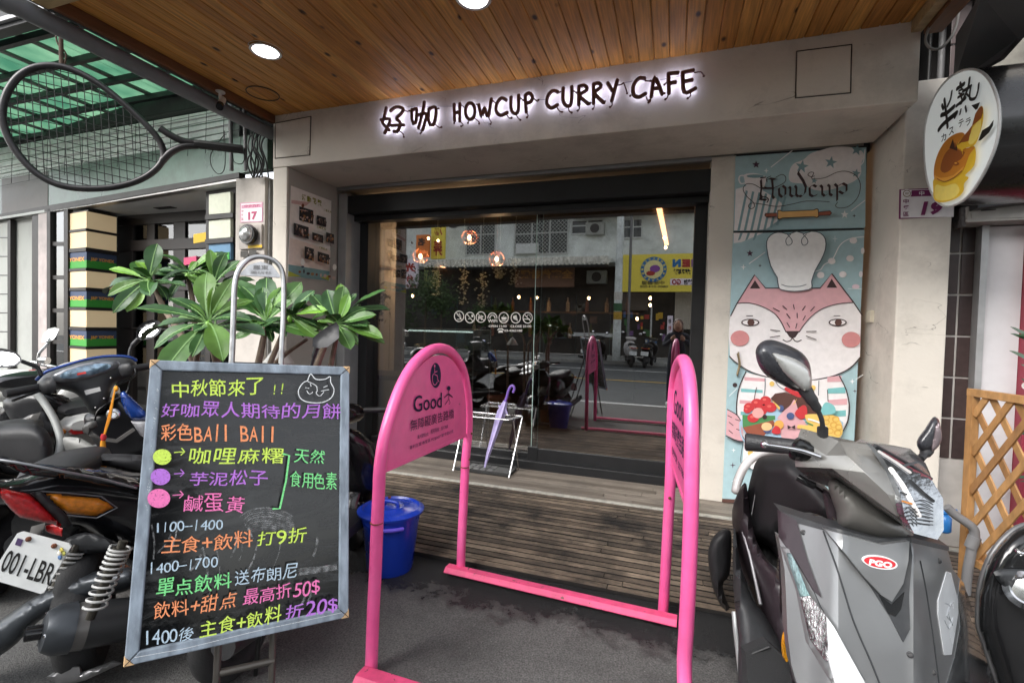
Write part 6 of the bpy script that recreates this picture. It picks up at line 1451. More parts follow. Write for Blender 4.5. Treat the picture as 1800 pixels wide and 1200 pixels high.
# cat doodle
rA.line([(1330,180),(1290,200),(1255,260),(1275,320),(1340,348),(1440,348),(1510,310),(1530,250),(1505,195),(1500,150),(1460,170),(1390,170),(1350,130),(1325,185)], 7, CWH, 4)
for s_ in ([(1310,235),(1335,240)],[(1480,220),(1450,232)],[(1320,260),(1340,285),(1365,270)],[(1400,260),(1392,280),(1420,300),(1450,270)],[(1330,190),(1390,220),(1400,262)],[(1430,262),(1490,250)],[(1345,205),(1352,225)]): rA.line(s_, 5, CWH, 3)
rA.done('chalk_writing', cbd)
rB = write([('1100-1400',285,222,770,195,72,CW,0.0010),('主食+飲料',335,370,985,325,120,CO,0.0040),('打9折',1005,312,1360,290,110,CY,0.0050),('1400-1700',245,508,735,455,75,CW,0.0010),('單点飲料',300,670,835,605,120,CG,0.0060),('送布朗尼',850,590,1290,525,100,CW,0.0010),
  ('飲料+甜点',280,825,870,735,115,CO,0.0030),('最高折50$',905,720,1445,640,105,CK_,0.0020),('1400後',215,990,570,960,100,CW,0.0010),('主食+飲料',605,938,1180,830,115,CY,0.0050),('折20$',1200,815,1565,755,105,CP,0.0070)], k2)
rB.line([(160,1070),(500,1010),(1000,890),(1590,765)], 3, CWH, 0)
rB.done('chalk_writing', cbd)
rC = Art(BPf, k1); rC.l = 0
rC.line([(175,90),(150,500),(110,1000),(60,1500),(-20,2050)], 3, CWH, 0); rC.line([(190,85),(900,85),(1600,100)], 1.6, CWH, 0)
random.seed(5)
for k in range(60):
    y = random.uniform(90,1200); x = 175-(y-90)*.09+abs(random.gauss(0,12)); rC.oval((x,y), random.uniform(1.5,4), random.uniform(1.5,4), CWH, 5)
rC.done('chalk_dust', cbd)
SMR = bpy.data.materials.new('chalk_smear'); SMR.use_nodes = True; b_ = SMR.node_tree.nodes['Principled BSDF']; b_.inputs['Base Color'].default_value = (.7,.72,.74,1); b_.inputs['Roughness'].default_value = .95
nn_ = SMR.node_tree.nodes.new('ShaderNodeTexNoise'); nn_.inputs['Scale'].default_value = 70; tt_ = SMR.node_tree.nodes.new('ShaderNodeTexCoord'); mm_ = SMR.node_tree.nodes.new('ShaderNodeMapRange'); mm_.inputs[1].default_value = .35; mm_.inputs[2].default_value = .75; mm_.inputs[4].default_value = .34
SMR.node_tree.links.new(tt_.outputs['Object'], nn_.inputs[0]); SMR.node_tree.links.new(nn_.outputs[0], mm_.inputs[0]); SMR.node_tree.links.new(mm_.outputs[0], b_.inputs['Alpha'])
rD = Art(Plane(BP.o+BN*(-.0039), BP.n), k2); random.seed(15)
for k in range(11):
    y = 70+k*15; rD.line([(890+k*9,y+40),(960,y-5),(1080,y-22),(1200,y+6),(1250+k*4,y+36)], random.uniform(4,12), SMR, 4)
for k in range(16):
    x = random.uniform(260,1450); y = random.uniform(330,820); a = random.uniform(-1.8,-.8); L_ = random.uniform(80,240); rD.line([(x,y),(x+cos(a)*L_*.5+12,y+sin(a)*L_*.5),(x+cos(a)*L_,y+sin(a)*L_)], random.uniform(5,16), SMR, 4)
for k in range(5): rD.line([(1300,470+k*10),(1450,455+k*9),(1560,440+k*8)], 8, SMR, 4)
rD.done('chalk_smears', cbd)
# stand: hoop handle behind, legs below
MTL = pm('galvanised_tube', (.42,.42,.42), .32, metal=.9, var=.15, scale=40, bump=.03)
SP = Plane(BP.o-BN*.035, BP.n); SP0 = SP
hd = [(407,640),(409,600),(411,540),(413,500),(420,474),(437,456),(458,451),(480,457),(495,474),(499,505),(498,560),(496,600),(494,643)]
q = MB(); q.tube(cat([SP(*p) for p in hd],4), .0075, 10); q.build('handle_hoop', MTL, cbd, smooth=60)
q = MB(); pl_ = [(423,480),(437,466),(458,460),(479,467),(492,484),(492,488),(422,484)]; P = [SP(*p, .002) for p in pl_]; q.prism(P, -BN*.004); q.build('handle_plate', pm('aluminium_plate', (.5,.5,.5), .4, metal=.8, var=.2, scale=60), cbd)
r_ = Art(Plane(SP.o+BN*.003, BP.n), lambda p: p); r_.text('羅東', (445,474), (472,474), (445,466), pm('etched_grey', (.2,.2,.2), .6), .01); r_.text('美術社', (440,481), (478,482), (440,476), MATS['etched_grey'], .01); r_.done('stamped_text', cbd)
q = MB(); q.bar(SP(405,641), SP(497,644), .016, .010, BN); q.build('clamp_bar', pm('clamp_black', (.03,.03,.03), .4, metal=.5), cbd)
LEG = pm('leg_bronze', (.10,.09,.08), .35, metal=.6, var=.2)
def legpt(x, y, back=0): p = SP(x,y); return p-V((BN.x,BN.y,0)).normalized()*back
for xs in ((406,640,384,1120),(495,642,480,1110)):
    a = SP(xs[0],xs[1]); b = SP(xs[2],xs[3]); d_ = (b-a).normalized(); e_ = a+d_*((a.z-.012)/-d_.z)
    q = MB(); q.tube([a, e_], .0085, 8); q.build('leg', LEG, cbd, smooth=60)
    f_ = e_-V((BN.x,BN.y,0)).normalized()*.50; f_.z = .012; q = MB(); q.tube([a+d_*.16, f_], .0075, 8); q.build('rear_leg', pm('clamp_black', (.03,.03,.03)), cbd, smooth=60)
a = SP(386,1182); b = SP(482,1160); q = MB(); q.tube([a,b], .009, 8); q.build('cross_bar', LEG, cbd, smooth=60)
q = MB(); q.bar(SP(378,1128), SP(510,1098), .012, .010); q.build('support_bar', LEG, cbd)
# ================================================================ PLUMERIA PLANTS
def leafmat(nm, c, c2):
    mt = pm(nm, c, .42, var=.2, scale=9, bump=0, spec=.45); n = mt.node_tree; L = n.links.new; b = n.nodes['Principled BSDF']
    b.inputs['Subsurface Weight'].default_value = 0
    return mt
LFM = [pm('leaf_green_%d' % i, c, .42, var=.30, scale=14, bump=.1, spec=.4) for i, c in enumerate([(.040,.115,.026),(.062,.15,.030),(.030,.09,.024),(.085,.18,.030),(.042,.105,.038)])]
LFY = [pm('leaf_young_%d' % i, c, .42, var=.15, scale=14, bump=0) for i, c in enumerate([(.17,.36,.04),(.13,.29,.04)])]
VEIN = pm('leaf_vein', (.20,.36,.12), .5, var=.1, bump=0)
STM = pm('plumeria_bark', (.20,.15,.11), .8, var=.25, scale=30, bump=.2)
def leaf(base, tip, nrm, wd, mats, parent, curl=.12, seed=0):
    """obovate leaf with folded halves, side veins in relief, and a petiole"""
    rnd = random.Random(seed)
    base, tip = V(base), V(tip); ax = tip-base; L_ = ax.length; t = ax.normalized(); n_ = V(nrm); n_ = (n_-t*n_.dot(t)).normalized(); s_ = t.cross(n_)
    prof = [(0,.03),(.10,.04),(.16,.14),(.26,.38),(.40,.70),(.55,.93),(.68,1.0),(.80,.90),(.90,.62),(.96,.32),(1,.03)]
    N = 22; vs_ = []; q = MB(); droop = curl*L_; bend = rnd.uniform(-.17,.17)*L_
    def W_(x):
        for (a, wa), (b, wb_) in zip(prof, prof[1:]):
            if x <= b: k = (x-a)/(b-a); k = k*k*(3-2*k); return wa+(wb_-wa)*k
        return .03
    cols = 7
    for i in range(N+1):
        x = i/N; c = base+ax*x+n_*(droop*(4*x*(1-x)*.25-.6*x*x+.1*x))+s_*bend*x*x; hw = W_(x)*wd/2
        for j in range(cols):
            y = (j/(cols-1))*2-1
            z = abs(y)*hw*.30 + (.0016 if (i+ (abs(j-3))) % 2 else -.0016)*(1 if 0<abs(y)<1 else .3) + rnd.uniform(-.0008,.0008) + hw*.10*sin(x*9+seed)*abs(y)
            vs_.append(c+s_*(y*hw)+n_*z)
    fs = [(i*cols+j, (i+1)*cols+j, (i+1)*cols+j+1, i*cols+j+1) for i in range(N) for j in range(cols-1)]
    q.add(vs_, fs); o = len(vs_)
    q.mi = 1
    mid = []
    for i in range(N+1):
        mid.append(vs_[i*cols+3]+n_*.0015)
    wds = [.007*(1-.75*i/N)+.0008 for i in range(N+1)]
    q.ribbon([m+n_*.0004 for m in mid], [w_*.9 for w_ in wds], n_, ends=False)
    q.ribbon([m-n_*.004 for m in mid], wds, n_, ends=False)
    return q.build('leaf', [mats, VEIN], parent, smooth=180)
pt_i = 0
def rosette(px_, d, leaves, parent, seed, young=2, stem_to=None, up=None):
    """px_: centre pixel; leaves: (tip px, tip py, depth change, relative width)"""
    rnd = random.Random(seed); c = D(px_[0], px_[1], d)
    for k, lf in enumerate(leaves):
        tx, ty, dd, wr = lf[:4]; y_ = len(lf) > 4
        tp_ = D(tx, ty, d+dd); L_ = (tp_-c).length
        n_ = (CAM-(c+tp_)/2).normalized()*1.0+V((0,0,1.1))+V((rnd.uniform(-.35,.35),rnd.uniform(-.3,.3),rnd.uniform(-.2,.3)))
        leaf(c+(tp_-c)*.02, tp_, n_, L_*wr*1.0, (rnd.choice(LFY) if y_ else rnd.choice(LFM)), parent, curl=rnd.uniform(.04,.34), seed=seed*31+k)
    for k in range(9):
        a = 2*pi*k/9+rnd.uniform(-.3,.3); L_ = rnd.uniform(.13,.21); el = rnd.uniform(-.45,.55); tp_ = c+V((cos(a)*cos(el)*L_, .05+sin(a)*cos(el)*L_*.8, sin(el)*L_))
        leaf(c+V((0,.03,-.015)), tp_, V((0,-.4,1))+V((rnd.uniform(-.3,.3),0,0)), L_*rnd.uniform(.32,.44), rnd.choice(LFM), parent, curl=rnd.uniform(.1,.3), seed=seed*57+k)
    q = MB(); q.ell(c-V((0,0,.012)), .013,.013,.02,8); q.build('bud', LFY[0], parent, smooth=60)
PLD = 1.85
plants = [thing('plumeria_plant', l, 'plant', D(x,760,dd)-V((0,0,D(x,760,dd).z-.01))) for l, x, dd in (('large-leaved plumeria plant whose front rosette fans out beside the handle hoop',360,PLD),('plumeria plant with yellowish young leaves at the far left of the group',250,PLD+.35),('plumeria plant seen through the metal hoop',450,PLD+.3),('plumeria plant reaching over the glass door side at the right of the group',545,PLD+.25),('tall narrow plumeria plant rising behind the front rosette',345,PLD+.5))]
P0, P1, P2, P3, P4 = plants
rosette((366,566), PLD, [(250,532,-.02,.30),(263,655,-.18,.33),(240,583,.05,.30),(265,603,-.10,.30),(358,474,.05,.36),(410,492,.0,.30),(398,620,-.12,.42),(342,626,-.10,.30),(432,558,-.04,.36),(376,504,.02,.22,1),(338,531,-.03,.26,1),(440,520,.10,.34),(318,520,.12,.3),(300,560,.1,.3),(385,632,-.02,.3),(428,530,.15,.34)], P0, 1)
rosette((262,492), PLD+.35, [(181,472,0,.24,1),(276,427,.02,.42),(186,515,-.08,.30),(195,545,-.12,.30),(253,510,-.1,.5),(297,498,-.05,.32),(228,548,-.08,.4,1),(240,455,.03,.36,1),(165,512,.03,.3),(282,460,.05,.4),(215,500,.06,.3),(250,470,.0,.4,1),(300,520,.0,.3)], P1, 2)
rosette((330,482), PLD+.5, [(272,474,.0,.28),(345,459,.0,.5,1),(378,440,.02,.30,1),(352,497,-.06,.5,1),(300,462,.03,.3),(398,443,.05,.3),(418,468,.0,.25),(300,500,-.05,.25),(392,478,-.02,.35),(290,525,0,.3)], P4, 3)
rosette((376,500), PLD+.45, [(388,444,0,.36),(420,458,.02,.30),(372,438,.0,.3,1),(425,500,0,.3),(340,520,.0,.3),(400,530,0,.35),(350,470,0,.3)], P4, 8)
rosette((468,566), PLD+.3, [(415,600,-.05,.34),(452,505,.03,.42),(420,520,.05,.34),(440,495,.06,.3),(490,500,.04,.36,1),(510,525,0,.35),(428,560,0,.3,1),(500,590,-.06,.34),(560,590,-.06,.32),(475,530,.0,.3,1),(530,495,.08,.38),(400,575,.05,.3),(480,600,-.04,.3),(478,482,.08,.4),(418,488,.09,.35)], P2, 4)
rosette((510,555), PLD+.28, [(572,543,-.05,.30,0),(552,510,.02,.36),(552,598,-.05,.36),(530,520,.02,.35),(560,570,.0,.3),(540,530,.03,.4)], P2, 9)
rosette((592,570), PLD+.25, [(546,516,.05,.42),(605,502,.02,.40),(572,508,.03,.42),(675,588,-.05,.30),(660,553,-.02,.30),(668,600,-.06,.26),(617,612,-.08,.44),(560,560,.0,.34),(650,565,.02,.3),(620,520,.0,.36,1),(600,530,.02,.3),(645,540,.05,.34),(560,585,.0,.34),(632,600,-.03,.35)], P3, 5)
rosette((600,545), PLD+.4, [(598,498,.0,.4,1),(580,510,.02,.45),(625,515,.03,.4),(570,535,.0,.4),(612,506,.0,.36)], P3, 10)
def stem(pts, d, r, par):
    q = MB(); P = cat([D(x,y,dd) for (x,y,dd) in pts],4); n_ = len(P)
    base = P[-1].copy(); P.append(V((base.x+.01, base.y, .05)))
    q.tube(P, [r*(.7+.5*i/n_) for i in range(len(P))], 8); q.build('stem', STM, par, smooth=60)
stem([(366,570,PLD),(372,600,PLD+.02),(385,650,PLD+.1)], 0, .014, P0)
stem([(366,570,PLD),(350,610,PLD+.05),(342,650,PLD+.15)], 0, .011, P0)
stem([(264,495,PLD+.35),(275,515,PLD+.35),(290,545,PLD+.3),(325,600,PLD+.2),(345,650,PLD+.2)], 0, .013, P1)
stem([(330,485,PLD+.5),(340,540,PLD+.48),(345,640,PLD+.4)], 0, .013, P4)
stem([(468,570,PLD+.3),(462,600,PLD+.3),(452,650,PLD+.3)], 0, .014, P2)
stem([(510,558,PLD+.28),(495,590,PLD+.3),(470,650,PLD+.3)], 0, .011, P2)
stem([(592,575,PLD+.25),(575,600,PLD+.28),(560,635,PLD+.3),(545,680,PLD+.3)], 0, .014, P3)
stem([(602,550,PLD+.4),(590,600,PLD+.38),(580,650,PLD+.35)], 0, .011, P3)
stem([(540,596,PLD+.45),(505,620,PLD+.45),(470,650,PLD+.4)], 0, .011, P2)
POT = pm('terracotta', (.30,.12,.07), .8, var=.2)
for i, p in enumerate(plants):
    b = p.location; q = MB(); q.lathe([(.10,0),(.14,.2),(.15,.22),(.15,.26),(.13,.26),(.125,.2)], V((b.x,b.y,.009)), n=20); q.build('pot', POT, p, smooth=40)
# small hats stand between plants (white cone and jar behind the hoop)
q = MB(); c = D(490,625,2.5); q.lathe([(.075,-.04),(.075,-.035),(.03,.03),(.004,.06)], c, n=16); q.build('white_cone', pm('cone_white', (.6,.6,.57), .6), label='small white cone shaped hat seen behind the metal hoop', cat_='hat', smooth=50)

# ================================================================ SCOOTERS
class Frame:
    def __init__(s, X, Y, th, ph, dl, sc):
        s.o = V((X,Y,0)); s.F = V((cos(th),sin(th),0)); L0 = V((-sin(th),cos(th),0)); U0 = V((0,0,1))
        s.L = L0*cos(ph)-U0*sin(ph); s.U = U0*cos(ph)+L0*sin(ph); s.d = dl; s.s = sc
    def __call__(s, u, v, w_, bar=False):
        if bar: u, v = u*cos(s.d)-v*sin(s.d), u*sin(s.d)+v*cos(s.d)
        return s.o+(s.F*u+s.L*v+s.U*w_)*s.s
    def surf(s, g):          # pixel -> point where the ray meets g(u,v,w)=0 (g>0 outside)
        def f(x, y):
            r = ray(x, y); a, b = .35, 3.5
            def G(t):
                p = (CAM+r*t-s.o)/s.s; return g(p.dot(s.F), p.dot(s.L), p.dot(s.U))
            # march
            N = 60; t0 = a; g0 = G(t0)
            for i in range(1, N+1):
                t1 = a+(b-a)*i/N; g1 = G(t1)
                if g0 > 0 >= g1: break
                t0, g0 = t1, g1
            for _ in range(22):
                m_ = (t0+t1)/2
                if G(m_) > 0: t0 = m_
                else: t1 = m_
            return CAM+r*t1
        return f
def pillow(mb, outline, dfun, bulge, thick=.02, R=None, step=8, smooth=3):
    if smooth: outline = [(p.x,p.y) for p in cat([V((p[0],p[1],0)) for p in outline], smooth, True)]
    P2 = [V((p[0],p[1])) for p in outline]; n = len(P2)
    if not callable(dfun): dv = dfun; dfun = lambda x, y: dv
    def dist(x, y):
        q = V((x,y)); m_ = 1e9
        for i in range(n):
            a = P2[i]; b = P2[(i+1)%n]; ab = b-a; t = max(0, min(1, (q-a).dot(ab)/max(ab.dot(ab),1e-9))); m_ = min(m_, (q-a-ab*t).length)
        return m_
    if R is None:
        cx = sum(p.x for p in P2)/n; cy = sum(p.y for p in P2)/n; R = max(dist(cx,cy), 4)
    def sf(x, y):
        k = min(1, dist(x,y)/R); return D(x, y, dfun(x,y)-bulge*math.sqrt(max(0,1-(1-k)**2)))
    def bk(W):
        c = sum(W, V((0,0,0)))/len(W); out = []
        for p in W:
            q_ = c+(p-c)*(.94 if thick > .02 else 1); out.append(q_+(q_-CAM).normalized()*thick)
        return out
    return mb.panel(outline, sf, thick, step=step, back=bk)
def lin(d0, gx=0, gy=0, x0=0, y0=0): return lambda x, y: d0+gx*(x-x0)+gy*(y-y0)
def loft(mb, secs, n=18, pw=1.0, caps=True):
    """secs: (centre, side vector, up vector); superellipse rings"""
    vs_ = []
    for c, a, b in secs:
        for j in range(n):
            t = 2*pi*j/n; cx = cos(t); sx = sin(t); cx = math.copysign(abs(cx)**pw, cx); sx = math.copysign(abs(sx)**pw, sx); vs_.append(V(c)+V(a)*cx+V(b)*sx)
    k = len(secs); fs = [(i*n+j, i*n+(j+1)%n, (i+1)*n+(j+1)%n, (i+1)*n+j) for i in range(k-1) for j in range(n)]
    if caps: fs += [tuple(range(n-1,-1,-1)), tuple((k-1)*n+j for j in range(n))]
    return mb.add(vs_, fs)
TYR = pm('tyre_rubber', (.018,.018,.019), .75, var=.2, scale=40, bump=.2); RIM = pm('rim_alloy', (.30,.30,.31), .35, metal=.9)
PLB = pm('black_plastic', (.022,.022,.024), .5, var=.15, bump=.05, scale=30); GB = MATS['gloss_black']; SEATM = pm('seat_vinyl', (.020,.020,.022), .55, var=.15, bump=.12, bscale=300)
MIRG = pm('mirror_glass', (.85,.86,.88), .03, metal=1, var=0, bump=0); REDL = pm('red_lens', (.45,.01,.012), .12, var=.3, scale=90, bump=.3, coat=1); AMB = pm('amber_lens', (.75,.25,.02), .12, var=.25, scale=60, bump=.3, coat=1); PLT = flat('licence_plate', H('e4e6e4'), .4)
def wheel(fr, u, w_, R_, par, bar=False, v0=0, tw=.05):
    c = fr(u,v0,w_,bar); ax = (fr(u,v0+.1,w_,bar)-c).normalized(); x = fr.F if not bar else (fr(u+.1,v0,w_,bar)-c).normalized(); z = x.cross(ax); s_ = fr.s
    q = MB(); N = 32; prof = []
    ring_pts = [c+(x*cos(2*pi*i/N)+z*sin(2*pi*i/N))*(R_-.045)*s_ for i in range(N)]
    vs_ = []; n_ = 12
    for i in range(N):
        rd = x*cos(2*pi*i/N)+z*sin(2*pi*i/N)
        for j in range(n_): a = 2*pi*j/n_; vs_.append(c+rd*((R_-.05)+.05*cos(a))*s_+ax*(tw*sin(a))*s_)
    q.add(vs_, [(i*n_+j, i*n_+(j+1)%n_, ((i+1)%N)*n_+(j+1)%n_, ((i+1)%N)*n_+j) for i in range(N) for j in range(n_)])
    t = q.build('wheel', TYR, par, smooth=60)
    q = MB(); q.lathe([(.02*s_,-.045*s_),(.05*s_,-.04*s_),(.05*s_,.04*s_),(.02*s_,.045*s_)], c, ax, n=12)
    for k in range(5):
        a = 2*pi*k/5; rd = x*cos(a)+z*sin(a); q.bar(c+rd*.03*s_, c+rd*(R_-.085)*s_, .022*s_, .022*s_, ax)
    q.tube([c+(x*cos(2*pi*i/N)+z*sin(2*pi*i/N))*(R_-.09)*s_ for i in range(N)], .015*s_, 6, closed=True)
    q.build('rim', RIM, t, smooth=40)
    return t
def scooter(label, fr, col, seatc=SEATM, group=None, plate=None, mirrors=True, wd=1.0, blue=None):
    t = thing('scooter', label, 'scooter', fr.o, group); s_ = fr.s
    wheel(fr, .30, .22, .22, t, True); wheel(fr, -.92, .22, .22, t)
    F, L, U = fr.F*s_, fr.L*s_, fr.U*s_
    q = MB(); loft(q, [(fr(.20-.02*k+(.5-w_)*.25,0,w_), L*hw, F*dp) for k, (w_, hw, dp) in enumerate(((.34,.10,.05),(.45,.17,.09),(.60,.21,.11),(.74,.20,.10),(.83,.13,.07),(.86,.06,.04)))], 20, .8); q.build('leg_shield', col, t, smooth=50)
    q = MB(); loft(q, [(fr(.30-.26*cos(a),0,.22+.27*sin(a)), L*.075, (F*-cos(a)+U*sin(a))*.02) for a in [.2,.6,1.0,1.4,1.8,2.2,2.6]], 10); q.build('front_fender', col, t, smooth=60)
    q = MB(); loft(q, [(fr(u,0,.30), L*.17, U*.045) for u in (.14,-.1,-.38)], 16, .5); q.build('floor_board', PLB, t, smooth=40, bevel=0)
    q = MB(); loft(q, [(fr(u,0,w_), L*a, U*b) for u, w_, a, b in ((-.34,.46,.11,.14),(-.42,.50,.15,.22),(-.6,.52,.17,.20),(-.8,.56,.17,.17),(-1.0,.62,.14,.12),(-1.16,.67,.10,.06),(-1.22,.69,.06,.03))], 20, .8); q.build('rear_body', col, t, smooth=50)
    q = MB(); loft(q, [(fr(u,0,w_), L*a, U*b) for u, w_, a, b in ((-.33,.70,.07,.02),(-.38,.72,.12,.05),(-.6,.725,.145,.055),(-.75,.75,.15,.06),(-.95,.765,.13,.045),(-1.05,.76,.09,.02))], 18, .75); q.build('seat', seatc, t, smooth=50)
    q = MB(); loft(q, [(fr(u,0,w_), L*a, U*b) for u, w_, a, b in ((-.55,.25,.09,.08),(-.7,.27,.12,.11),(-.95,.24,.12,.09),(-1.02,.23,.06,.05))], 14, .7); q.build('engine', PLB, t, smooth=40)
    q = MB(); q.tube([fr(-.7,-.15,.22), fr(-.85,-.16,.25), fr(-1.18,-.17,.30)], [.03*s_,.055*s_,.05*s_], 14); q.build('exhaust', PLB, t, smooth=50)
    for sg in (1,-1):
        q = MB(); q.tube([fr(.30,sg*.06,.24,True), fr(.12,sg*.05,.6,True)], .018*s_, 8); q.build('fork', RIM, t, smooth=60)
    q = MB(); loft(q, [(fr(u,0,w_,True), (fr(0,1,0,True)-fr(0,0,0,True))*a, U*b) for u, w_, a, b in ((-.08,.95,.14,.03),(-.02,.955,.19,.055),(.06,.94,.17,.07),(.13,.92,.11,.06),(.17,.90,.06,.04))], 18, .8); hb = q.build('handlebar_cowl', col if blue is None else blue, t, smooth=50)
    q = MB(); loft(q, [(fr(u,0,w_,True), (fr(0,1,0,True)-fr(0,0,0,True))*a, U*b) for u, w_, a, b in ((.125,.925,.105,.05),(.16,.91,.08,.045),(.185,.90,.045,.03))], 16, .85); q.build('headlight', pm('clear_lens', (.75,.77,.78), .06, metal=.7, var=.5, scale=50, bump=.3), t, smooth=50)
    for sg in (1,-1):
        q = MB(); q.tube([fr(-.02,sg*.19,.965,True), fr(-.05,sg*.34,.965,True)], .017*s_, 10); q.build('grip', PLB, t, smooth=60)
        q = MB(); q.tube([fr(.03,sg*.19,.955,True), fr(.02,sg*.33,.95,True)], .007*s_, 7); q.build('brake_lever', CHR, t, smooth=60)
        if mirrors:
            q = MB(); q.tube(cat([fr(0,sg*.18,.98,True), fr(-.01,sg*.21,1.05,True), fr(-.02,sg*.26,1.09,True)],4), .006*s_, 7)
            c = fr(-.02,sg*.30,1.13,True); bx = (fr(1,0,0,True)-fr(0,0,0,True)); by = (fr(0,1,0,True)-fr(0,0,0,True)); RM_ = Matrix((bx.normalized(), by.normalized(), fr.U)).transposed()
            q.ell(c, .018*s_,.062*s_,.045*s_,14,RM_); mr_ = q.build('mirror', PLB, t, smooth=60)
            q = MB(); q.ell(c-bx*.012, .010*s_,.055*s_,.038*s_,14,RM_); q.build('mirror_glass', MIRG, mr_, smooth=60)
    q = MB(); loft(q, [(fr(u,0,.66), L*a, U*b) for u, a, b in ((-1.17,.085,.035),(-1.215,.065,.025))], 12, .6); q.build('tail_light', REDL, t, smooth=40)
    for sg in (1,-1):
        q = MB(); q.ell(fr(-1.16,sg*.11,.66), .03*s_,.03*s_,.018*s_,10); q.build('indicator', AMB, t, smooth=60)
    q = MB(); P = [fr(-1.20,a,w_) for a, w_ in ((.12,.42),(-.12,.42),(-.12,.55),(.12,.55))]; q.prism(P, F*.008); pl_ = q.build('number_plate', PLT, t, bevel=.002)
    if plate:
        q = MB(); o = -F*.002; q.text(plate, fr(-1.20,.10,.435)+o, fr(-1.20,-.10,.435)+o, fr(-1.20,.10,.515)+o, .02); q.build('plate_text', INK, pl_)
    return t

# ---- silver scooter, front right
fg = Frame(.404, 1.534, -1.515, .121, .337, .886)
G = thing('scooter', 'silver grey scooter facing the camera at the right with large clear headlights', 'scooter', fg.o)
def pgrey(nm, c, r=.30): return pm(nm, c, r, metal=.5, var=.05, scale=8, bump=.015, bscale=500, coat=.3, dirt=.3, dirtcol=(.16,.155,.145))
SIL = pgrey('matt_silver_paint', (.235,.24,.245)); SIL2 = pgrey('cowl_silver_paint', (.27,.265,.25), .26); PRP = pm('purple_grey_plastic', (.040,.030,.036), .38, var=.08, bump=.03, scale=60, coat=.1); DGP = pm('charcoal_plastic', (.035,.037,.04), .45, var=.12, bump=.04, scale=80)
def LENS(nm, c=(.62,.66,.68)):
    mt = pm(nm, c, .04, metal=.85, var=.35, scale=14, bump=.22, bscale=32, coat=1, stretch=(1,1,2.5)); return mt
wheel(fg, .34, .22, .22, G, True); wheel(fg, -.92, .22, .22, G)
def apron(v_off=0):
    def g(u, v, w_):
        a = abs(v); face = .13+(.82-w_)*.42-1.1*max(0,a-.085)-.35*a*a+v_off+.010*max(0,1-abs(a-.10)/.03)
        return u-face
    return g
AS = fg.surf(apron(0)); 
def on(off): return fg.surf(apron(off))
B_ = -fg.F*.05*fg.s
apx = [(1396,915),(1447,928),(1550,955),(1602,950),(1666,966),(1675,1000),(1690,1020),(1712,1090),(1752,1200),(1790,1330),(1560,1420),(1440,1330),(1405,1215),(1391,1167),(1384,1110),(1382,1050),(1379,1000),(1369,945),(1378,950)]
q = MB(); q.panel(apx, AS, back=B_, step=11); q.build('front_apron', SIL, G, smooth=28)
# outward facet on the left
q = MB(); q.panel([(1370,897),(1400,914),(1420,985),(1444,1050),(1432,1040),(1400,985),(1372,945)], lambda x, y: AS(x, y)-fg.F*.0+ (CAM-AS(x,y)).normalized()*.004, thick=.01, step=9); q.build('apron_side', PRP, G, smooth=30)
q = MB(); q.panel([(1370,897),(1412,911),(1447,922),(1550,949),(1602,944),(1668,960),(1668,968),(1602,953),(1550,958),(1447,931),(1398,918)], lambda x, y: AS(x, y)+(CAM-AS(x,y)).normalized()*.003, back=B_*1.5, step=9); q.build('apron_top', DGP, G, smooth=30)
# recessed V and centre shield
q = MB(); q.panel([(1452,934),(1600,952),(1604,975),(1598,1045),(1600,1105),(1588,1128),(1566,1085),(1530,1030)], lambda x, y: AS(x,y)+(CAM-AS(x,y)).normalized()*.0025, thick=.004, step=10); q.build('v_recess', DGP, G, smooth=30)
q = MB(); q.panel([(1545,1045),(1568,1062),(1590,1040),(1584,1070),(1574,1083),(1562,1078)], lambda x, y: AS(x,y)+(CAM-AS(x,y)).normalized()*.004, thick=.003, step=8); q.build('v_black_patch', GB, G)  # gloss black patch just below the tip of the shield
vsh = [(p.x,p.y) for p in cat([V((p[0],p[1],0)) for p in ((1450,930),(1500,943),(1550,957),(1599,951),(1596,990),(1584,1030),(1568,1056),(1552,1046),(1520,1014),(1486,975))], 2, True)]
q = MB(); q.panel([(1450,930),(1500,943),(1550,957),(1599,951),(1597,985),(1588,1025),(1568,1057),(1550,1046),(1520,1014),(1486,972)], lambda x, y: AS(x,y)+(CAM-AS(x,y)).normalized()*(.010+.012*min(1,max(0,(1057-y)/60))), thick=.012, step=9); q.build('centre_shield', SIL, G, smooth=35)
em_ = [(1547+31*cos(a)-1*sin(a), 988+31*cos(a)*.17+11.5*sin(a)) for a in [2*pi*i/26 for i in range(26)]]
sfE = lambda o: (lambda x, y: AS(x,y)+(CAM-AS(x,y)).normalized()*(.024+o))
q = MB(); q.panel(em_, sfE(.001), thick=.006, step=6); eb = q.build('emblem', pm('emblem_white', (.8,.8,.8), .3, bump=0), G, smooth=50)
q = MB(); q.panel([(1547+(x-1547)*.90, 988+(y-988)*.80) for x, y in em_], sfE(.0022), thick=.003, step=6); q.build('emblem_field', pm('emblem_red', (.55,.02,.03), .2, coat=1, var=.05, bump=0), eb)
q = MB(); f_ = sfE(.0030); q.text('PGO', f_(1527,992), f_(1569,999), f_(1526,981), .05, .2); q.build('emblem_letters', pm('emblem_white', (.7,.7,.7)), eb)
for (x, y) in ((1412,935),(1650,985),(1462,1120),(1600,1150),(1640,1180),(1500,1180)):
    p = AS(x,y); q = MB(); q.lathe([(.007,0),(.007,.002),(.004,.003),(.0035,.0015)], p, CAM-p, n=12); q.build('screw', PLB, G, smooth=40)
for pts in ([(1398,925),(1412,985),(1440,1060),(1480,1130),(1520,1195)],):
    q = MB(); q.tube([AS(p.x,p.y)+(CAM-AS(p.x,p.y)).normalized()*.0005 for p in cat([V((a,b,0)) for a, b in pts],4)], .0013, 5); q.build('panel_seam', DGP, G)
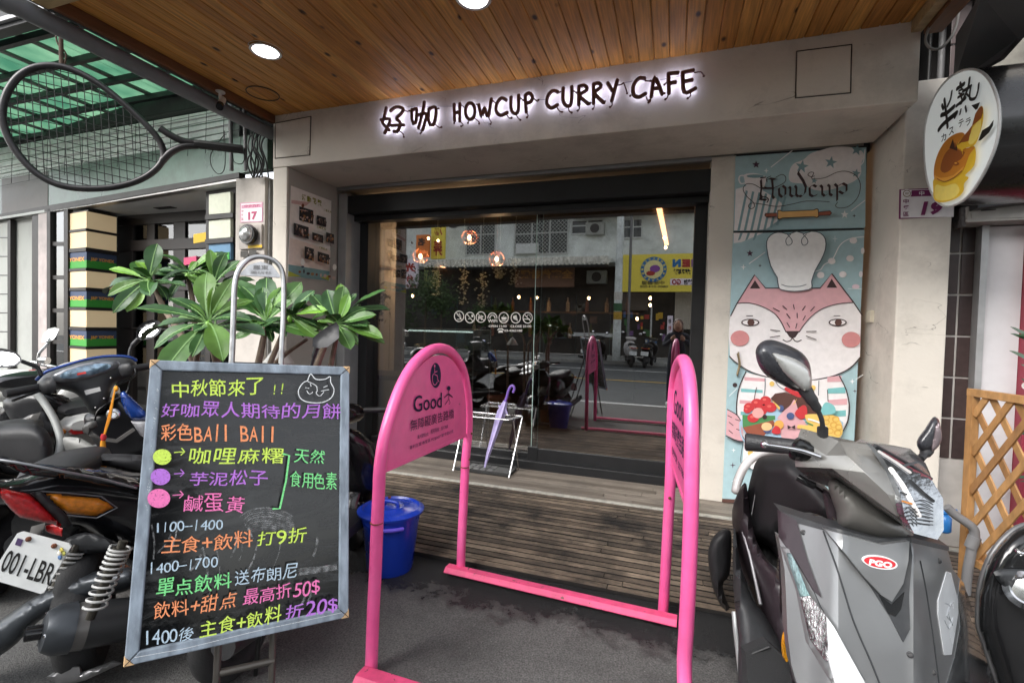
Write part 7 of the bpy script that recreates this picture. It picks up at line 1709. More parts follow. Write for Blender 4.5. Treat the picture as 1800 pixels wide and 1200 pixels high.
# side lens left and right with frames
lL = [(1380,965),(1392,968),(1404,990),(1421,1033),(1467,1100),(1524,1201),(1560,1290),(1500,1290),(1466,1200),(1423,1128),(1406,1040),(1388,990)]
q = MB(); q.panel([(x+(x-1440)*.05-3, y+(y-1110)*.03) for x, y in lL], lambda x, y: AS(x,y)+(CAM-AS(x,y)).normalized()*.004, thick=.006, step=9); q.build('lens_frame', SIL, G, smooth=40)
def lensdome(x, y): return AS(x,y)+(CAM-AS(x,y)).normalized()*(.007+.006*min(1,abs(y-965)/60))
for nm, pl_, mt in (('signal_lens', [(1384,972),(1390,972),(1402,994),(1418,1036),(1424,1046),(1407,1048),(1398,1020),(1388,990)], pm('smoke_lens', (.25,.38,.38), .05, metal=.6, var=.3, scale=60, bump=.2, coat=1)),('signal_lens', [(1407,1049),(1424,1047),(1440,1066),(1452,1082),(1457,1160),(1450,1160),(1425,1124),(1412,1070)], pm('ribbed_lens', (.42,.42,.42), .06, metal=.9, var=.9, scale=45, bump=.5, bscale=160, coat=1, stretch=(1,1,.3))),('signal_lens', [(1453,1083),(1467,1103),(1521,1200),(1555,1290),(1502,1290),(1468,1198),(1458,1162)], pm('white_lens', (.78,.80,.82), .12, metal=.1, var=.08, scale=90, bump=.06, coat=1))):
    q = MB(); q.panel(pl_, lensdome, thick=.004, step=7); q.build(nm, mt, G, smooth=60)
lR = [(1687,1016),(1694,1024),(1703,1050),(1716,1090),(1750,1200),(1790,1310),(1690,1310),(1664,1200),(1678,1155),(1688,1100),(1684,1050)]
q = MB(); q.panel(lR, lambda x, y: AS(x,y)+(CAM-AS(x,y)).normalized()*.006, thick=.01, step=9); q.build('signal_lens', LENS('clear_side_lens', (.5,.53,.55)), G, smooth=60)
q = MB(); q.panel([(1664,1004),(1672,1006),(1684,1052),(1685,1076),(1673,1150),(1660,1151),(1649,1080),(1649,1055)], lambda x, y: AS(x,y)+(CAM-AS(x,y)).normalized()*.007, thick=.005, step=8); wb_ = q.build('white_badge', pm('badge_white', (.72,.74,.76), .25, coat=.5, var=.06, bump=.02), G, smooth=30, bevel=.001)
q = MB(); f_ = lambda x, y: AS(x,y)+(CAM-AS(x,y)).normalized()*.0085
for s_l in ([(1662,1060),(1670,1066),(1664,1082),(1672,1092)],[(1674,1055),(1666,1075),(1674,1098)],[(1660,1090),(1668,1104),(1675,1085)]): q.ribbon(cat([f_(*p) for p in s_l],3), .0035, CAM-f_(1667,1080))
q.build('badge_script', pm('script_grey', (.3,.32,.34), .3), wb_)
# crease lines
for pts in ([(1447,933),(1475,1010),(1500,1090),(1530,1160),(1550,1210)],[(1617,985),(1628,1040),(1640,1120),(1650,1200)]):
    q = MB(); q.tube([AS(*p)+(CAM-AS(*p)).normalized()*.0008 for p in cat([V((p[0],p[1],0)) for p in pts],4) for p in [(p.x,p.y)]], .0022, 6); q.build('panel_seam', DGP, G)
q = MB(); q.panel([(1383+5.5*cos(a),1138+25*sin(a)) for a in [2*pi*i/16 for i in range(16)]], lambda x, y: D(x,y,1.375), thick=.012, step=6); q.build('side_reflector', pm('amber_reflector', (.65,.28,.01), .2, coat=1, var=.3, scale=150, bump=.2), G, smooth=50)
# apron outer side wall (purple)
q = MB(); pillow(q, [(1367,943),(1379,1000),(1383,1050),(1386,1110),(1394,1167),(1412,1220),(1440,1290),(1400,1290),(1392,1200),(1385,1150),(1376,1080),(1369,1010)], 1.40, .02, .1, R=6, smooth=0); q.build('apron_side', PRP, G, smooth=40)
# seat + rear
q = MB(); pillow(q, [(1322,830),(1331,808),(1347,800),(1387,799),(1410,815),(1447,850),(1472,882),(1470,925),(1413,925),(1380,940),(1372,985),(1352,960),(1312,940),(1312,880)], lin(1.98,-.0022,.0,1330,0), .16, .25, R=34, step=7); q.build('seat', SEATM, G, smooth=60)
q = MB(); q.tube([D(x,y,d) for x, y, d in ((1340,809,1.93),(1331,830,1.90),(1327,870,1.86),(1321,905,1.83))], .0012, 5); q.build('seat_stitching', pm('stitch', (.3,.3,.3), .7), G)
q = MB(); q.tube(cat([D(1293,868,2.2),D(1297,845,2.22),D(1311,816,2.25),D(1332,799,2.28),D(1358,792,2.3),D(1384,795,2.32),D(1400,800,2.33)],5), [.010]+[.024]*28+[.02]*2, 12, flat_=.8); q.build('grab_rail', pm('pearl_white', (.66,.63,.62), .25, coat=.6, var=.04, bump=0), G, smooth=60)
q = MB(); pillow(q, [(1287,895),(1300,860),(1312,850),(1318,900),(1330,950),(1350,985),(1372,1010),(1384,1090),(1390,1150),(1360,1130),(1330,1060),(1300,990),(1290,940)], lin(1.95,-.004,.0,1300,0), .10, .2, R=24, step=8); q.build('side_panel', PRP, G, smooth=50)
q = MB(); q.tube(cat([D(1306,935,1.84),D(1318,975,1.78),D(1328,1020,1.72),D(1337,1062,1.66)],4), .006, 7); q.build('side_trim', pm('trim_silver', (.45,.45,.46), .3, metal=.6), G, smooth=60)
q = MB(); pillow(q, [(1290,925),(1300,985),(1322,1050),(1345,1080),(1390,1160),(1410,1250),(1306,1250),(1298,1120),(1289,1030)], lin(1.85,0,-.0012,0,930), .05, .12, R=20, step=9); q.build('floor_side', DGP, G, smooth=50)
q = MB(); q.panel([(1310,1145),(1350,1128),(1397,1170),(1420,1260),(1318,1260)], lambda x, y: D(x,y,1.50-.0006*(y-1130)), thick=.03, step=10); q.build('floor_mat', pm('floor_rubber', (.03,.031,.033), .7, bump=.3, bscale=350), G, smooth=30)
for k in range(6):
    a = D(1316+k*3,1150+k*16,1.492); b = D(1352+k*9,1136+k*20,1.487); q = MB(); q.tube([a,b], .003, 5); q.build('floor_rib', DGP, G)
q = MB(); q.tube(cat([D(1291,1075,1.72),D(1294,1110,1.68),D(1299,1150,1.62),D(1305,1205,1.55),D(1312,1260,1.5)],4), .010, 8); q.build('floor_edge', pm('edge_grey', (.38,.40,.40), .35, metal=.3), G, smooth=60)
q = MB(); pillow(q, [(1245,965),(1262,934),(1283,931),(1286,960),(1282,1010),(1270,1030),(1286,1085),(1264,1058),(1250,1020)], 2.05, .05, .08, R=14, step=7); q.build('side_stand_flap', PLB, G, smooth=60)
# steering neck
q = MB(); pillow(q, [(1455,850),(1480,845),(1560,890),(1605,935),(1598,953),(1550,954),(1478,930),(1470,900)], lin(1.27,-.0003,0,1500,0), .07, .1, R=40, step=8); q.build('neck_cover', pm('neck_plastic', (.16,.155,.145), .4, metal=.3, var=.06, bump=.02), G, smooth=60)
q = MB(); pillow(q, [(1446,858),(1466,874),(1479,890),(1479,930),(1458,918),(1450,890)], 1.31, .02, .05, R=10, step=7); q.build('neck_side', PRP, G, smooth=50)
q = MB(); q.panel([(1464,908),(1476,918),(1474,924),(1468,918)], lambda x, y: D(x,y,1.275), thick=.003, step=0); q.build('hook', CHR, G)
q = MB(); pillow(q, [(1400,905),(1425,900),(1460,915),(1455,928),(1415,918)], 1.42, .04, .08, R=8, step=7); q.build('inner_shield', DGP, G, smooth=50)
# handlebar cowl facets
K = dict(a=(1408,752,1.30),b=(1451,764,1.27),c=(1502,776,1.27),d=(1513,771,1.29),e=(1600,788,1.34),f=(1618,804,1.35),g=(1533,781,1.22),h=(1636,838,1.24),i=(1658,875,1.18),j=(1659,931,1.11),k=(1648,948,1.09),l=(1607,938,1.08),m=(1590,905,1.085),n=(1583,870,1.10),o=(1567,829,1.14),
 p=(1398,820,1.27),q=(1462,823,1.19),r=(1577,907,1.095),s=(1396,800,1.28),t=(1452,800,1.215),u=(1475,775,1.235),v=(1520,830,1.13),w=(1560,868,1.095),x=(1488,800,1.165),
 A=(1420,840,1.40),B=(1490,870,1.38),C=(1590,930,1.25),E=(1402,769,1.29),Z=(1440,765,1.42),Y=(1600,800,1.46))
names = list(K); vv = [D(*K[n_]) for n_ in names]; ix = {n_: i for i, n_ in enumerate(names)}
FC = ['abutE','bcgu','cdg','utx','ugovx','xvqt','vwrq','ovw','onw','nmrw','Etsx'[:0],'tqps','stE','qrCB','pqBA','degfh'[:0],'dehg','efh','ZaEs'[:0]]
q = MB(); fs = []
for f_ in FC:
    if not f_: continue
    t_ = [ix[c] for c in f_]; nn = (vv[t_[1]]-vv[t_[0]]).cross(vv[t_[2]]-vv[t_[0]])
    fs.append(tuple(t_) if nn.dot(vv[t_[0]]-CAM) < 0 else tuple(t_[::-1]))
q.add(vv, fs); cw = q.build('handlebar_cowl', SIL2, G, smooth=42)
so = cw.modifiers.new('so', 'SOLIDIFY'); so.thickness = .006; so.offset = -1
sb_ = cw.modifiers.new('bv', 'BEVEL'); sb_.width = .007; sb_.segments = 3; sb_.limit_method = 'ANGLE'; sb_.angle_limit = radians(12)
q = MB(); pillow(q, [(1420,775),(1500,782),(1610,800),(1640,850),(1650,930),(1600,930),(1500,870),(1440,820)], lin(1.34,-.0004,0,1500,0), .02, .16, R=30, step=12); q.build('cowl_core', PLB, G, smooth=50)
q = MB(); q.panel([(1533,781),(1600,820),(1636,839),(1658,876),(1659,931),(1648,948),(1607,937),(1590,905),(1583,870),(1567,829),(1548,800)], lambda x, y: D(x,y,1.205-.0011*(y-781)+.0006*(x-1590)-.018*sin(max(0,min(1,(y-781)/160))*pi)), thick=.02, step=8); hl = q.build('headlight', LENS('headlight_lens', (.27,.285,.30)), G, smooth=60)
def hs(x, y): return D(x,y,1.200-.0011*(y-781)+.0006*(x-1590)-.018*sin(max(0,min(1,(y-781)/160))*pi))
for pts, w_, mt in (([(1566,824),(1585,850),(1600,878),(1615,905)],.010,'pearl_white'),([(1545,793),(1575,812),(1600,830)],.006,'pearl_white'),([(1600,845),(1625,868),(1640,880)],.008,'charcoal_plastic'),([(1590,818),(1612,812)],.006,'charcoal_plastic'),([(1583,865),(1600,870)],.004,'charcoal_plastic'),([(1586,880),(1603,885)],.004,'amber_lens')):
    q = MB(); q.ribbon([hs(*p) for p in pts], w_, CAM-hs(*pts[0])); q.build('reflector_rib', MATS[mt], hl)
for k in range(7):
    q = MB(); q.tube(cat([hs(1606+k*1,882+k*6), hs(1622,878+k*7), hs(1640,886+k*6)],3), .0012, 4); q.build('reflector_rib', DGP, hl)
for k in range(5):
    q = MB(); q.tube(cat([hs(1590+k*3,896+k*6), hs(1600+k*2,890+k*7), hs(1612,900+k*6)],3), .0012, 4); q.build('reflector_rib', DGP, hl)
q = MB(); q.tube([hs(1538,783)+V((0,0,0)), D(1600,817,1.21), D(1637,842,1.20)], .005, 7); q.build('visor_edge', PLB, G, smooth=60)
# controls
q = MB(); pillow(q, [(1386,800),(1392,780),(1408,770),(1436,785),(1448,803),(1442,813),(1420,812),(1395,808)], 1.262, .02, .08, R=8, step=6); q.build('switch_housing', GB, G, smooth=50)
g0 = D(1309,776,1.34); g1 = D(1405,786,1.28); q = MB(); q.tube([g0+(g1-g0)*t for t in (0,.03,.06,.5,.92,.96,1)], [.020,.025,.025,.022,.021,.026,.026], 16); q.build('grip', pm('grip_rubber', (.028,.028,.031), .45, var=.1, bump=.25, bscale=180), G, smooth=50)
q = MB(); q.tube(cat([D(1345,781,1.25),D(1380,786,1.235),D(1410,792,1.225),D(1440,802,1.22)],4), [.0095]+[.007]*5+[.009]*7, 10, flat_=.7); q.ell(D(1344,781,1.25), .010,.010,.010,10); q.build('brake_lever', CHR, G, smooth=60)
q = MB(); q.tube(cat([D(1402,838,1.30),D(1415,846,1.29),D(1430,853,1.29)],4), .010, 8); q.tube(cat([D(1430,853,1.29),D(1450,867,1.32),D(1472,885,1.36)],4), .004, 6); q.build('brake_cable', GB, G, smooth=60)
# mirrors
q = MB(); pillow(q, [(1328,620),(1333,606),(1345,598),(1362,598),(1387,607),(1410,620),(1423,638),(1427,665),(1425,684),(1410,689),(1388,683),(1350,662),(1334,643)], lin(1.27,.0002,0,1380,0), .045, .02, R=34, step=6); mr_ = q.build('mirror', pm('mirror_shell', (.035,.036,.042), .28, var=.05, bump=.03, coat=.3), G, smooth=70)
q = MB(); pillow(q, [(1356,621),(1378,624),(1404,634),(1423,651),(1426,680),(1414,687),(1396,672),(1372,648)], lin(1.230,.0002,0,1380,0), .010, .012, R=10, step=6); q.build('mirror_trim', pgrey('trim_silver_paint', (.50,.50,.48)), mr_, smooth=60)
q = MB(); q.tube(cat([D(1412,680,1.26),D(1425,700,1.25),D(1436,718,1.25),D(1445,740,1.25),D(1446,765,1.27)],4), [.017]*3+[.015]*3+[.012]*3+[.006]*5+[.006]*3, 10); q.tube([D(1446,752,1.265),D(1446,772,1.275)], .013, 10); q.build('mirror_stalk', PLB, G, smooth=50)
q = MB(); pillow(q, [(1640,733),(1650,737),(1654,753),(1656,768),(1650,783),(1636,795),(1619,794),(1611,776),(1626,753)], 1.40, .03, .04, R=14, step=5); m2_ = q.build('mirror', MATS['mirror_shell'], G, smooth=70)
q = MB(); pillow(q, [(1651,742),(1656,768),(1650,784),(1638,793),(1640,770),(1644,752)], 1.372, .006, .01, R=6, step=5); q.build('mirror_trim', pm('dusty_pink_grey', (.25,.20,.21), .3, metal=.4), m2_, smooth=60)
q = MB(); q.tube(cat([D(1632,790,1.39),D(1624,799,1.38),D(1618,806,1.37)],4), [.014]*4+[.010]*5, 10); q.build('mirror_stalk', PLB, G, smooth=50)

# ---- black scooter cut by the right edge
q = MB(); fh = Frame(1.02, 1.16, 1.45, .08, .2, .886)
Hh = thing('scooter', 'black scooter cut by the right edge of the picture', 'scooter', fh.o)
wheel(fh, .30, .22, .22, Hh, True); wheel(fh, -.92, .22, .22, Hh)
hpx = [(1870,905),(1800,922),(1775,936),(1752,960),(1736,987),(1724,1024),(1720,1058),(1720,1100),(1730,1130),(1745,1175),(1760,1215),(1800,1290),(1900,1300)]
q = MB(); pillow(q, hpx, lin(1.42,0,0), .06, .06, R=45, step=11); q.build('leg_shield', pm('piano_black', (.012,.012,.013), .16, var=.1, bump=.01, coat=.5), Hh, smooth=60)
q = MB(); q.tube(cat([D(x,y,1.42) for x, y in hpx[:11]],3), .007, 8); q.build('shield_rim', pm('rim_grey', (.16,.16,.165), .35, metal=.3), Hh, smooth=60)
q = MB(); pillow(q, [(1746,1005),(1800,1000),(1870,1010),(1870,1080),(1820,1072),(1785,1050)], 1.355, .012, .01, R=12, step=8); q.build('swoosh_panel', DGP, Hh, smooth=60)
q = MB(); c = D(1806,1038,1.33); q.lathe([(.045,0),(.05,.012),(.035,.02),(.03,.012),(.001,.014)], c, (CAM-c), n=24); q.build('lamp_ring', CHR, Hh, smooth=50)
q = MB(); q.tube(cat([D(1786,966,1.33),D(1794,972,1.32),D(1806,966,1.33),D(1812,955,1.34)],4), .006, 8); q.build('bag_hook', CHR, Hh, smooth=60)
q = MB(); loft(q, [(fh(u,0,w_), fh.L*a*fh.s, fh.U*b*fh.s) for u, w_, a, b in ((-.34,.46,.11,.14),(-.42,.50,.15,.22),(-.6,.52,.17,.20),(-.8,.56,.17,.17),(-1.0,.62,.14,.12),(-1.2,.67,.06,.04))], 20, .8); q.build('rear_body', GB, Hh, smooth=50)
q = MB(); loft(q, [(fh(u,0,w_), fh.L*a*fh.s, fh.U*b*fh.s) for u, w_, a, b in ((-.33,.70,.07,.02),(-.6,.725,.145,.055),(-.95,.765,.13,.045),(-1.05,.76,.09,.02))], 18, .75); q.build('seat', SEATM, Hh, smooth=50)
# ---- black and blue scooter, left, seen from behind
fa = Frame(-2.594, 1.634, 2.416, .117, .458, .886)
Ab = thing('scooter', 'black scooter with blue trim seen from behind at the left, plate 001-LBR', 'scooter', fa.o)
wheel(fa, .30, .22, .22, Ab, True)
cR = D(150,1290,1.66); 
class WF(Frame): pass
fw_ = Frame(0,0,2.416,.05,0,.886); fw_.o = cR-(fw_(0,0,.22)-fw_.o)
fw_.o.z = 0.0; wheel(fw_, 0, .22, .235, Ab, tw=.06)
BODY = pm('deep_black_paint', (.010,.010,.012), .14, var=.1, bump=.004, coat=.7)
def pw(nm, outline, df, bulge, mat, par=Ab, thick=.03, R=None, step=8, smooth=3, sm=60):
    q = MB(); pillow(q, outline, df, bulge, thick, R, step, smooth); return q.build(nm, mat, par, smooth=sm)
da = lin(1.50,.0010,0,0,0)
pw('tail_body', [(-60,835),(0,842),(40,838),(62,832),(110,822),(170,824),(240,838),(290,850),(290,975),(240,968),(190,950),(150,930),(112,925),(60,905),(20,890),(-60,880)], lin(1.53,.0012), .07, BODY, thick=.25, R=40)
pw('tail_fin', [(-60,796),(0,801),(42,810),(52,813),(120,820),(190,832),(250,850),(250,866),(190,856),(120,842),(60,836),(34,829),(0,815),(-60,812)], lin(1.44,.0012), .02, BODY, R=8, thick=.05)
q = MB(); q.tube(cat([D(-40,803,1.42),D(0,808,1.42),(D(45,815,1.44)),D(110,828,1.5),D(180,842,1.6),D(240,858,1.68)],4), .004, 6); q.build('fin_edge', pm('edge_satin', (.30,.31,.33), .3, metal=.5), Ab, smooth=60)
pw('seat_rear', [(92,812),(104,802),(140,798),(200,797),(262,801),(290,812),(270,832),(230,828),(180,818),(120,815)], lin(1.80,.0008), .05, SEATM, R=10, thick=.12)
pw('seat_trim', [(88,816),(120,816),(180,820),(230,830),(270,834),(270,845),(220,842),(180,838),(130,826),(95,822)], lin(1.74,.0008), .01, pm('warm_grey_plastic', (.13,.125,.12), .35, metal=.3, bump=.01), R=5, thick=.04)
LN_ = pw('tail_light', [(-8,855),(20,861),(52,868),(60,873),(112,922),(104,925),(35,909),(20,896),(0,873)], lin(1.470,.0010), .018, REDL, R=12, smooth=1, thick=.03)
pw('indicator', [(71,864),(120,867),(178,873),(190,879),(206,892),(190,900),(170,909),(116,903),(96,888)], lin(1.470,.0012), .022, AMB, R=14, smooth=1, thick=.03)
q = MB(); q.tube([D(x,y,1.448+.0012*x) for x, y in ((71,863),(120,866),(178,872),(206,892),(170,910),(116,905))], .0025, 5); q.build('indicator_rim', pm('edge_satin', (.3,.31,.33)), Ab)
pw('lamp_divider', [(52,866),(72,862),(100,888),(118,905),(128,925),(112,926),(62,874)], lin(1.452,.0011), .006, PLB, R=5, smooth=1, thick=.03)
pw('reflector', [(79,923),(92,921),(110,928),(109,942),(90,938),(79,932)], 1.52, .004, REDL, R=4, smooth=0, thick=.01)
# plate
q = MB(); pz = [(35,935),(40,934),(121,955),(125,960),(77,1041),(71,1043),(-14,1018),(-18,1012),(30,937)]
plf = lambda x, y: D(x,y,1.44+.0006*x-.0002*(y-935)); q.panel(pz, plf, thick=.004, step=0); pl_ = q.build('number_plate', PLT, Ab)
q = MB(); f_ = lambda x, y, o=.0025: plf(x,y)+(CAM-plf(x,y)).normalized()*o
q.text('001-LBR', f_(-2,1003), f_(86,1029), f_(15,965), .012); q.build('plate_text', INK, pl_)
q = MB(); q.add([f_(31,945),f_(41,948),f_(36,960),f_(26,957)], [(3,2,1,0)]); q.build('plate_stamp', flat('plate_plum', H('4d3a63')), pl_)
q = MB(); 
for c in ((50,947),(95,959)): q.ell(f_(*c), .008,.008,.008,8)
q.build('plate_bolt', RUST, pl_)
for k, (x, y, c_) in enumerate(((108,966,(.6,.5,.1)),(104,972,(.75,.7,.6)),(112,972,(.5,.5,.12)),(105,979,(.1,.2,.4)))): q = MB(); q.ell(f_(x,y), .008,.004,.008,8); q.build('plate_sticker', flat('sticker_%d' % k, c_), pl_)
pw('plate_bracket', [(55,925),(80,918),(75,935),(60,950),(50,945)], 1.50, .004, pm('warm_grey_plastic', (.13,.125,.12)), R=5, smooth=0)
pw('inner_fender', [(112,950),(150,935),(195,948),(200,965),(160,972),(118,975)], 1.62, .02, DGP, R=8)
# springs
SPW = pm('spring_white', (.48,.48,.47), .35, var=.05, bump=0)
def spring(a, b, r, turns, name='shock_absorber'):
    a, b = V(a), V(b); ax = (b-a).normalized(); x = ax.orthogonal().normalized(); y = ax.cross(x); L_ = (b-a).length
    q = MB(); N = int(turns*16); pts = []
    for i in range(N+1):
        t = i/N; tt = t**1.35; ang = 2*pi*turns*t; pts.append(a+ax*L_*tt+(x*cos(ang)+y*sin(ang))*r)
    q.tube(pts, .0036, 6); s_ = q.build('spring', SPW, Ab, smooth=60)
    q = MB(); q.tube([a-ax*.02, b+ax*.03], .012, 10); q.tube([a, a+ax*L_*.45], .019, 10); q.build('shock_absorber', pm('shock_dark', (.06,.055,.045), .4, metal=.6), Ab, smooth=50)
spring(D(212,962,1.46), D(166,1068,1.42), .027, 11)
spring(D(131,968,1.60), D(96,1032,1.56), .027, 7)
SAT = pm('satin_dark_grey', (.050,.056,.064), .32, metal=.4, var=.15, bump=.02)
pw('swing_arm', [(-60,1125),(0,1090),(40,1062),(75,1042),(150,1008),(200,1000),(235,998),(240,1030),(170,1052),(120,1068),(70,1090),(30,1130),(0,1152),(-60,1190)], lin(1.52,.0004), .06, SAT, R=20, thick=.08)
# exhaust
c0 = D(86,1106,1.42); c1 = D(150,1098,1.50); c2 = D(300,1075,1.66)
q = MB(); q.tube([c1, c2], [.068,.062], 24); ex = q.build('exhaust', pm('exhaust_black', (.020,.021,.023), .45, var=.15, bump=.03), Ab, smooth=50)
q = MB(); q.tube([c1+(c0-c1)*.0, c1+(c1-c2).normalized()*.03], [.069,.067], 24); q.build('exhaust_band', pm('warm_grey_plastic', (.13,.125,.12)), ex, smooth=50)
q = MB(); dd = (c1-c2).normalized(); q.tube([c1+dd*.03, c1+dd*.07, c1+dd*.095, c1+dd*.10], [.072,.070,.055,.040], 24); q.build('exhaust_cap', SAT, ex, smooth=35)
q = MB(); e_ = c1+dd*.08; q.tube([e_, e_+dd*.055], .021, 14); q.tube([e_+dd*.054, e_+dd*.056], .017, 14); q.build('tail_pipe', GB, ex, smooth=50)
xx = dd.orthogonal().normalized(); yy = dd.cross(xx)
q = MB()
for k in range(3): a = k*2.1+.4; q.ell(c1+dd*.094+(xx*cos(a)+yy*sin(a))*.048, .007,.007,.007,8)
q.build('cap_bolt', CHR, ex)
pw('stand_bracket', [(80,1190),(120,1165),(140,1168),(145,1180),(200,1160),(215,1165),(150,1195),(110,1205)], 1.50, .01, RIM, R=5, smooth=1)
# under-seat body, far side
pw('side_cover', [(120,860),(290,860),(290,1010),(235,1000),(190,965),(150,940)], lin(1.78,.0006), .03, GB, R=20, thick=.2)
q = MB(); loft(q, [(fa(u,0,w_), fa.L*a*fa.s, fa.U*b*fa.s) for u, w_, a, b in ((-.36,.42,.09,.12),(-.5,.46,.13,.16),(-.75,.50,.13,.14),(-.95,.56,.10,.09))], 18, .8); q.build('rear_body', GB, Ab, smooth=50)
q = MB(); loft(q, [(fa(u,0,w_), fa.L*a*fa.s, fa.U*b*fa.s) for u, w_, a, b in ((-.33,.66,.07,.02),(-.45,.69,.12,.05),(-.7,.71,.13,.05),(-.85,.72,.10,.03))], 18, .75); q.build('seat', SEATM, Ab, smooth=50)
q = MB(); loft(q, [(fa(u,0,.30), fa.L*.17*fa.s, fa.U*.045*fa.s) for u in (.14,-.1,-.38)], 16, .5); q.build('floor_board', PLB, Ab, smooth=40)
# dash and bars
DASH = pm('dash_grey', (.060,.062,.066), .38, var=.1, bump=.02)
pw('handlebar_cowl', [(66,670),(80,656),(112,645),(150,634),(190,628),(226,629),(239,636),(241,652),(236,663),(212,670),(200,678),(192,700),(184,722),(162,728),(150,712),(142,700),(130,690),(104,684),(88,690),(74,692),(66,684)], lin(2.22,.0013,0,100,0), .05, DASH, R=18, thick=.10)
q = MB(); q.tube(cat([D(x,y,d) for x, y, d in ((64,668,2.10),(80,654,2.12),(112,643,2.16),(150,632,2.21),(190,626,2.27),(226,627,2.31),(240,634,2.33))],4), .007, 8); q.build('cowl_edge', pm('blue_paint', (.015,.06,.30), .2, metal=.3, coat=.7, bump=0), Ab, smooth=60)
for (x, y) in ((118,700),(169,716),(184,700),(196,664)):
    q = MB(); q.ell(D(x,y,2.17), .007,.007,.005,8); q.build('screw', GB, Ab)
q = MB(); q.tube(cat([D(230,660,2.3),D(222,690,2.26),D(196,705,2.22),D(172,722,2.22),D(166,745,2.22)],5), .004, 6); q.build('brake_cable', GB, Ab, smooth=60)
ga = [(150+45*cos(a)+3*sin(a), 652-45*cos(a)*.22+9*sin(a)) for a in [2*pi*i/28 for i in range(28)]]
pw('gauge_surround', [(150+(x-150)*1.35, 652+(y-652)*1.45) for x, y in ga], lin(2.158,.0013,0,100,0), .006, pm('gauge_silver', (.30,.31,.33), .3, metal=.5, bump=0), R=6, smooth=0, thick=.01)
gg = pw('gauge_lens', ga, lin(2.148,.0013,0,100,0), .004, pm('gauge_blue', (.25,.38,.50), .08, metal=.3, var=.6, scale=30, bump=0, coat=1), R=5, smooth=0, thick=.006)
pw('gauge_needle', [(130,657),(150,653),(152,656),(133,660)], 2.19, .0, flat('needle_red', (.6,.04,.03)), par=Ab, R=2, smooth=0, thick=.002)
q = MB(); q.panel([(148,686),(175,680),(177,687),(151,694)], lambda x, y: D(x,y,2.20), thick=.003, step=0); q.build('sticker', flat('dash_sticker', (.42,.42,.42)), Ab)
pw('switch_block', [(70,672),(86,662),(98,672),(97,688),(80,692),(70,686)], 2.08, .015, PLB, R=6, thick=.05)
pw('switch_block', [(208,644),(222,638),(232,640),(232,656),(215,662)], 2.25, .01, PLB, R=6, thick=.05)
g0 = D(8,692,1.98); g1 = D(72,680,2.10); q = MB(); q.tube([g0, g0+(g1-g0)*.1, g1], [.015,.018,.017], 12); q.build('grip', PLB, Ab, smooth=50)
q = MB(); q.tube([D(231,648,2.34), D(320,634,2.50)], .017, 12); q.build('grip', PLB, Ab, smooth=50)
q = MB(); q.tube([D(22,704,1.97), D(72,686,2.08)], .006, 8); q.build('brake_lever', GB, Ab, smooth=50)
q = MB(); q.tube(cat([D(206,676,2.22),D(225,668,2.27),D(238,658,2.32),D(238,648,2.34)],4), .005, 8); q.build('brake_lever', GB, Ab, smooth=50)
m1 = pw('mirror', [(-30,618),(-10,612),(10,613),(30,620),(38,632),(30,642),(8,646),(-20,645),(-36,632)], lin(2.05,0,-.0013,0,630), -.02, PLB, R=14, thick=-.03)
pw('mirror_glass', [(-27,620),(-10,615),(10,616),(28,622),(35,632),(28,639),(8,643),(-18,642),(-32,632)], lin(2.040,0,-.0013,0,630), .002, MIRG, par=m1, R=10, thick=.004)
q = MB(); q.tube(cat([D(36,634,2.06),D(52,640,2.08),D(66,646,2.10),(D(72,660,2.10))],4), .008, 8); q.build('mirror_stalk', PLB, Ab, smooth=60)
m2 = pw('mirror', [(239,588),(243,574),(256,565),(272,562),(283,568),(282,582),(272,592),(254,597),(243,596)], lin(2.38,0,-.0013,0,580), -.02, PLB, R=12, thick=-.03)
pw('mirror_glass', [(242,587),(246,576),(257,568),(271,565),(280,570),(279,581),(270,589),(254,594),(245,593)], lin(2.368,0,-.0013,0,580), .002, MIRG, par=m2, R=10, thick=.004)
q = MB(); q.tube(cat([D(246,594,2.38),D(236,604,2.37),D(229,614,2.36),D(227,630,2.35)],4), [.012]*6+[.007]*7, 8); q.build('mirror_stalk', PLB, Ab, smooth=60)
# inner leg shield, key, blue side
pw('inner_shield', [(150,728),(182,720),(205,690),(222,705),(256,735),(262,800),(200,812),(176,790),(152,755)], lin(2.30,.0004), .04, pm('inner_black', (.014,.014,.016), .3, bump=.01), R=16, thick=.08)
pw('blue_panel', [(211,690),(218,687),(240,706),(258,726),(256,738),(232,738),(220,724),(213,706)], 2.235, .02, MATS['blue_paint'], R=8, smooth=1, thick=.03)
pw('grey_panel', [(230,740),(258,740),(258,772),(246,764)], 2.235, .01, pm('pale_grey_plastic', (.33,.33,.35), .35), R=5, smooth=0)
pw('storage_lip', [(144,752),(152,742),(168,738),(172,748),(160,756),(175,768),(205,772),(235,752),(238,756),(206,778),(172,774),(146,760)], 2.22, .01, pm('warm_grey_plastic', (.13,.125,.12)), R=4, smooth=1)
q = MB(); c = D(199,728,2.225); q.lathe([(.024,0),(.026,.008),(.018,.012),(.010,.010),(.009,.004)], c, CAM-c, n=20); q.build('ignition_lock', CHR, Ab, smooth=50)
TS = pm('tassel_orange', (.80,.33,.02), .7, var=.1)
tas = thing('orange_tassel', 'orange cord tassel hanging from the handlebar of the black and blue scooter', 'tassel', D(182,800,2.1))
q = MB()
for o in (-.006,.0,.006): q.tube([D(203,680,2.16), D(192+o*100,735,2.13)+V((o,0,0)), D(183,765,2.12)+V((o*.5,0,0))], .003, 6)
q.ell(D(204,683,2.16), .012,.008,.014,8); q.build('cord', TS, tas, smooth=60)
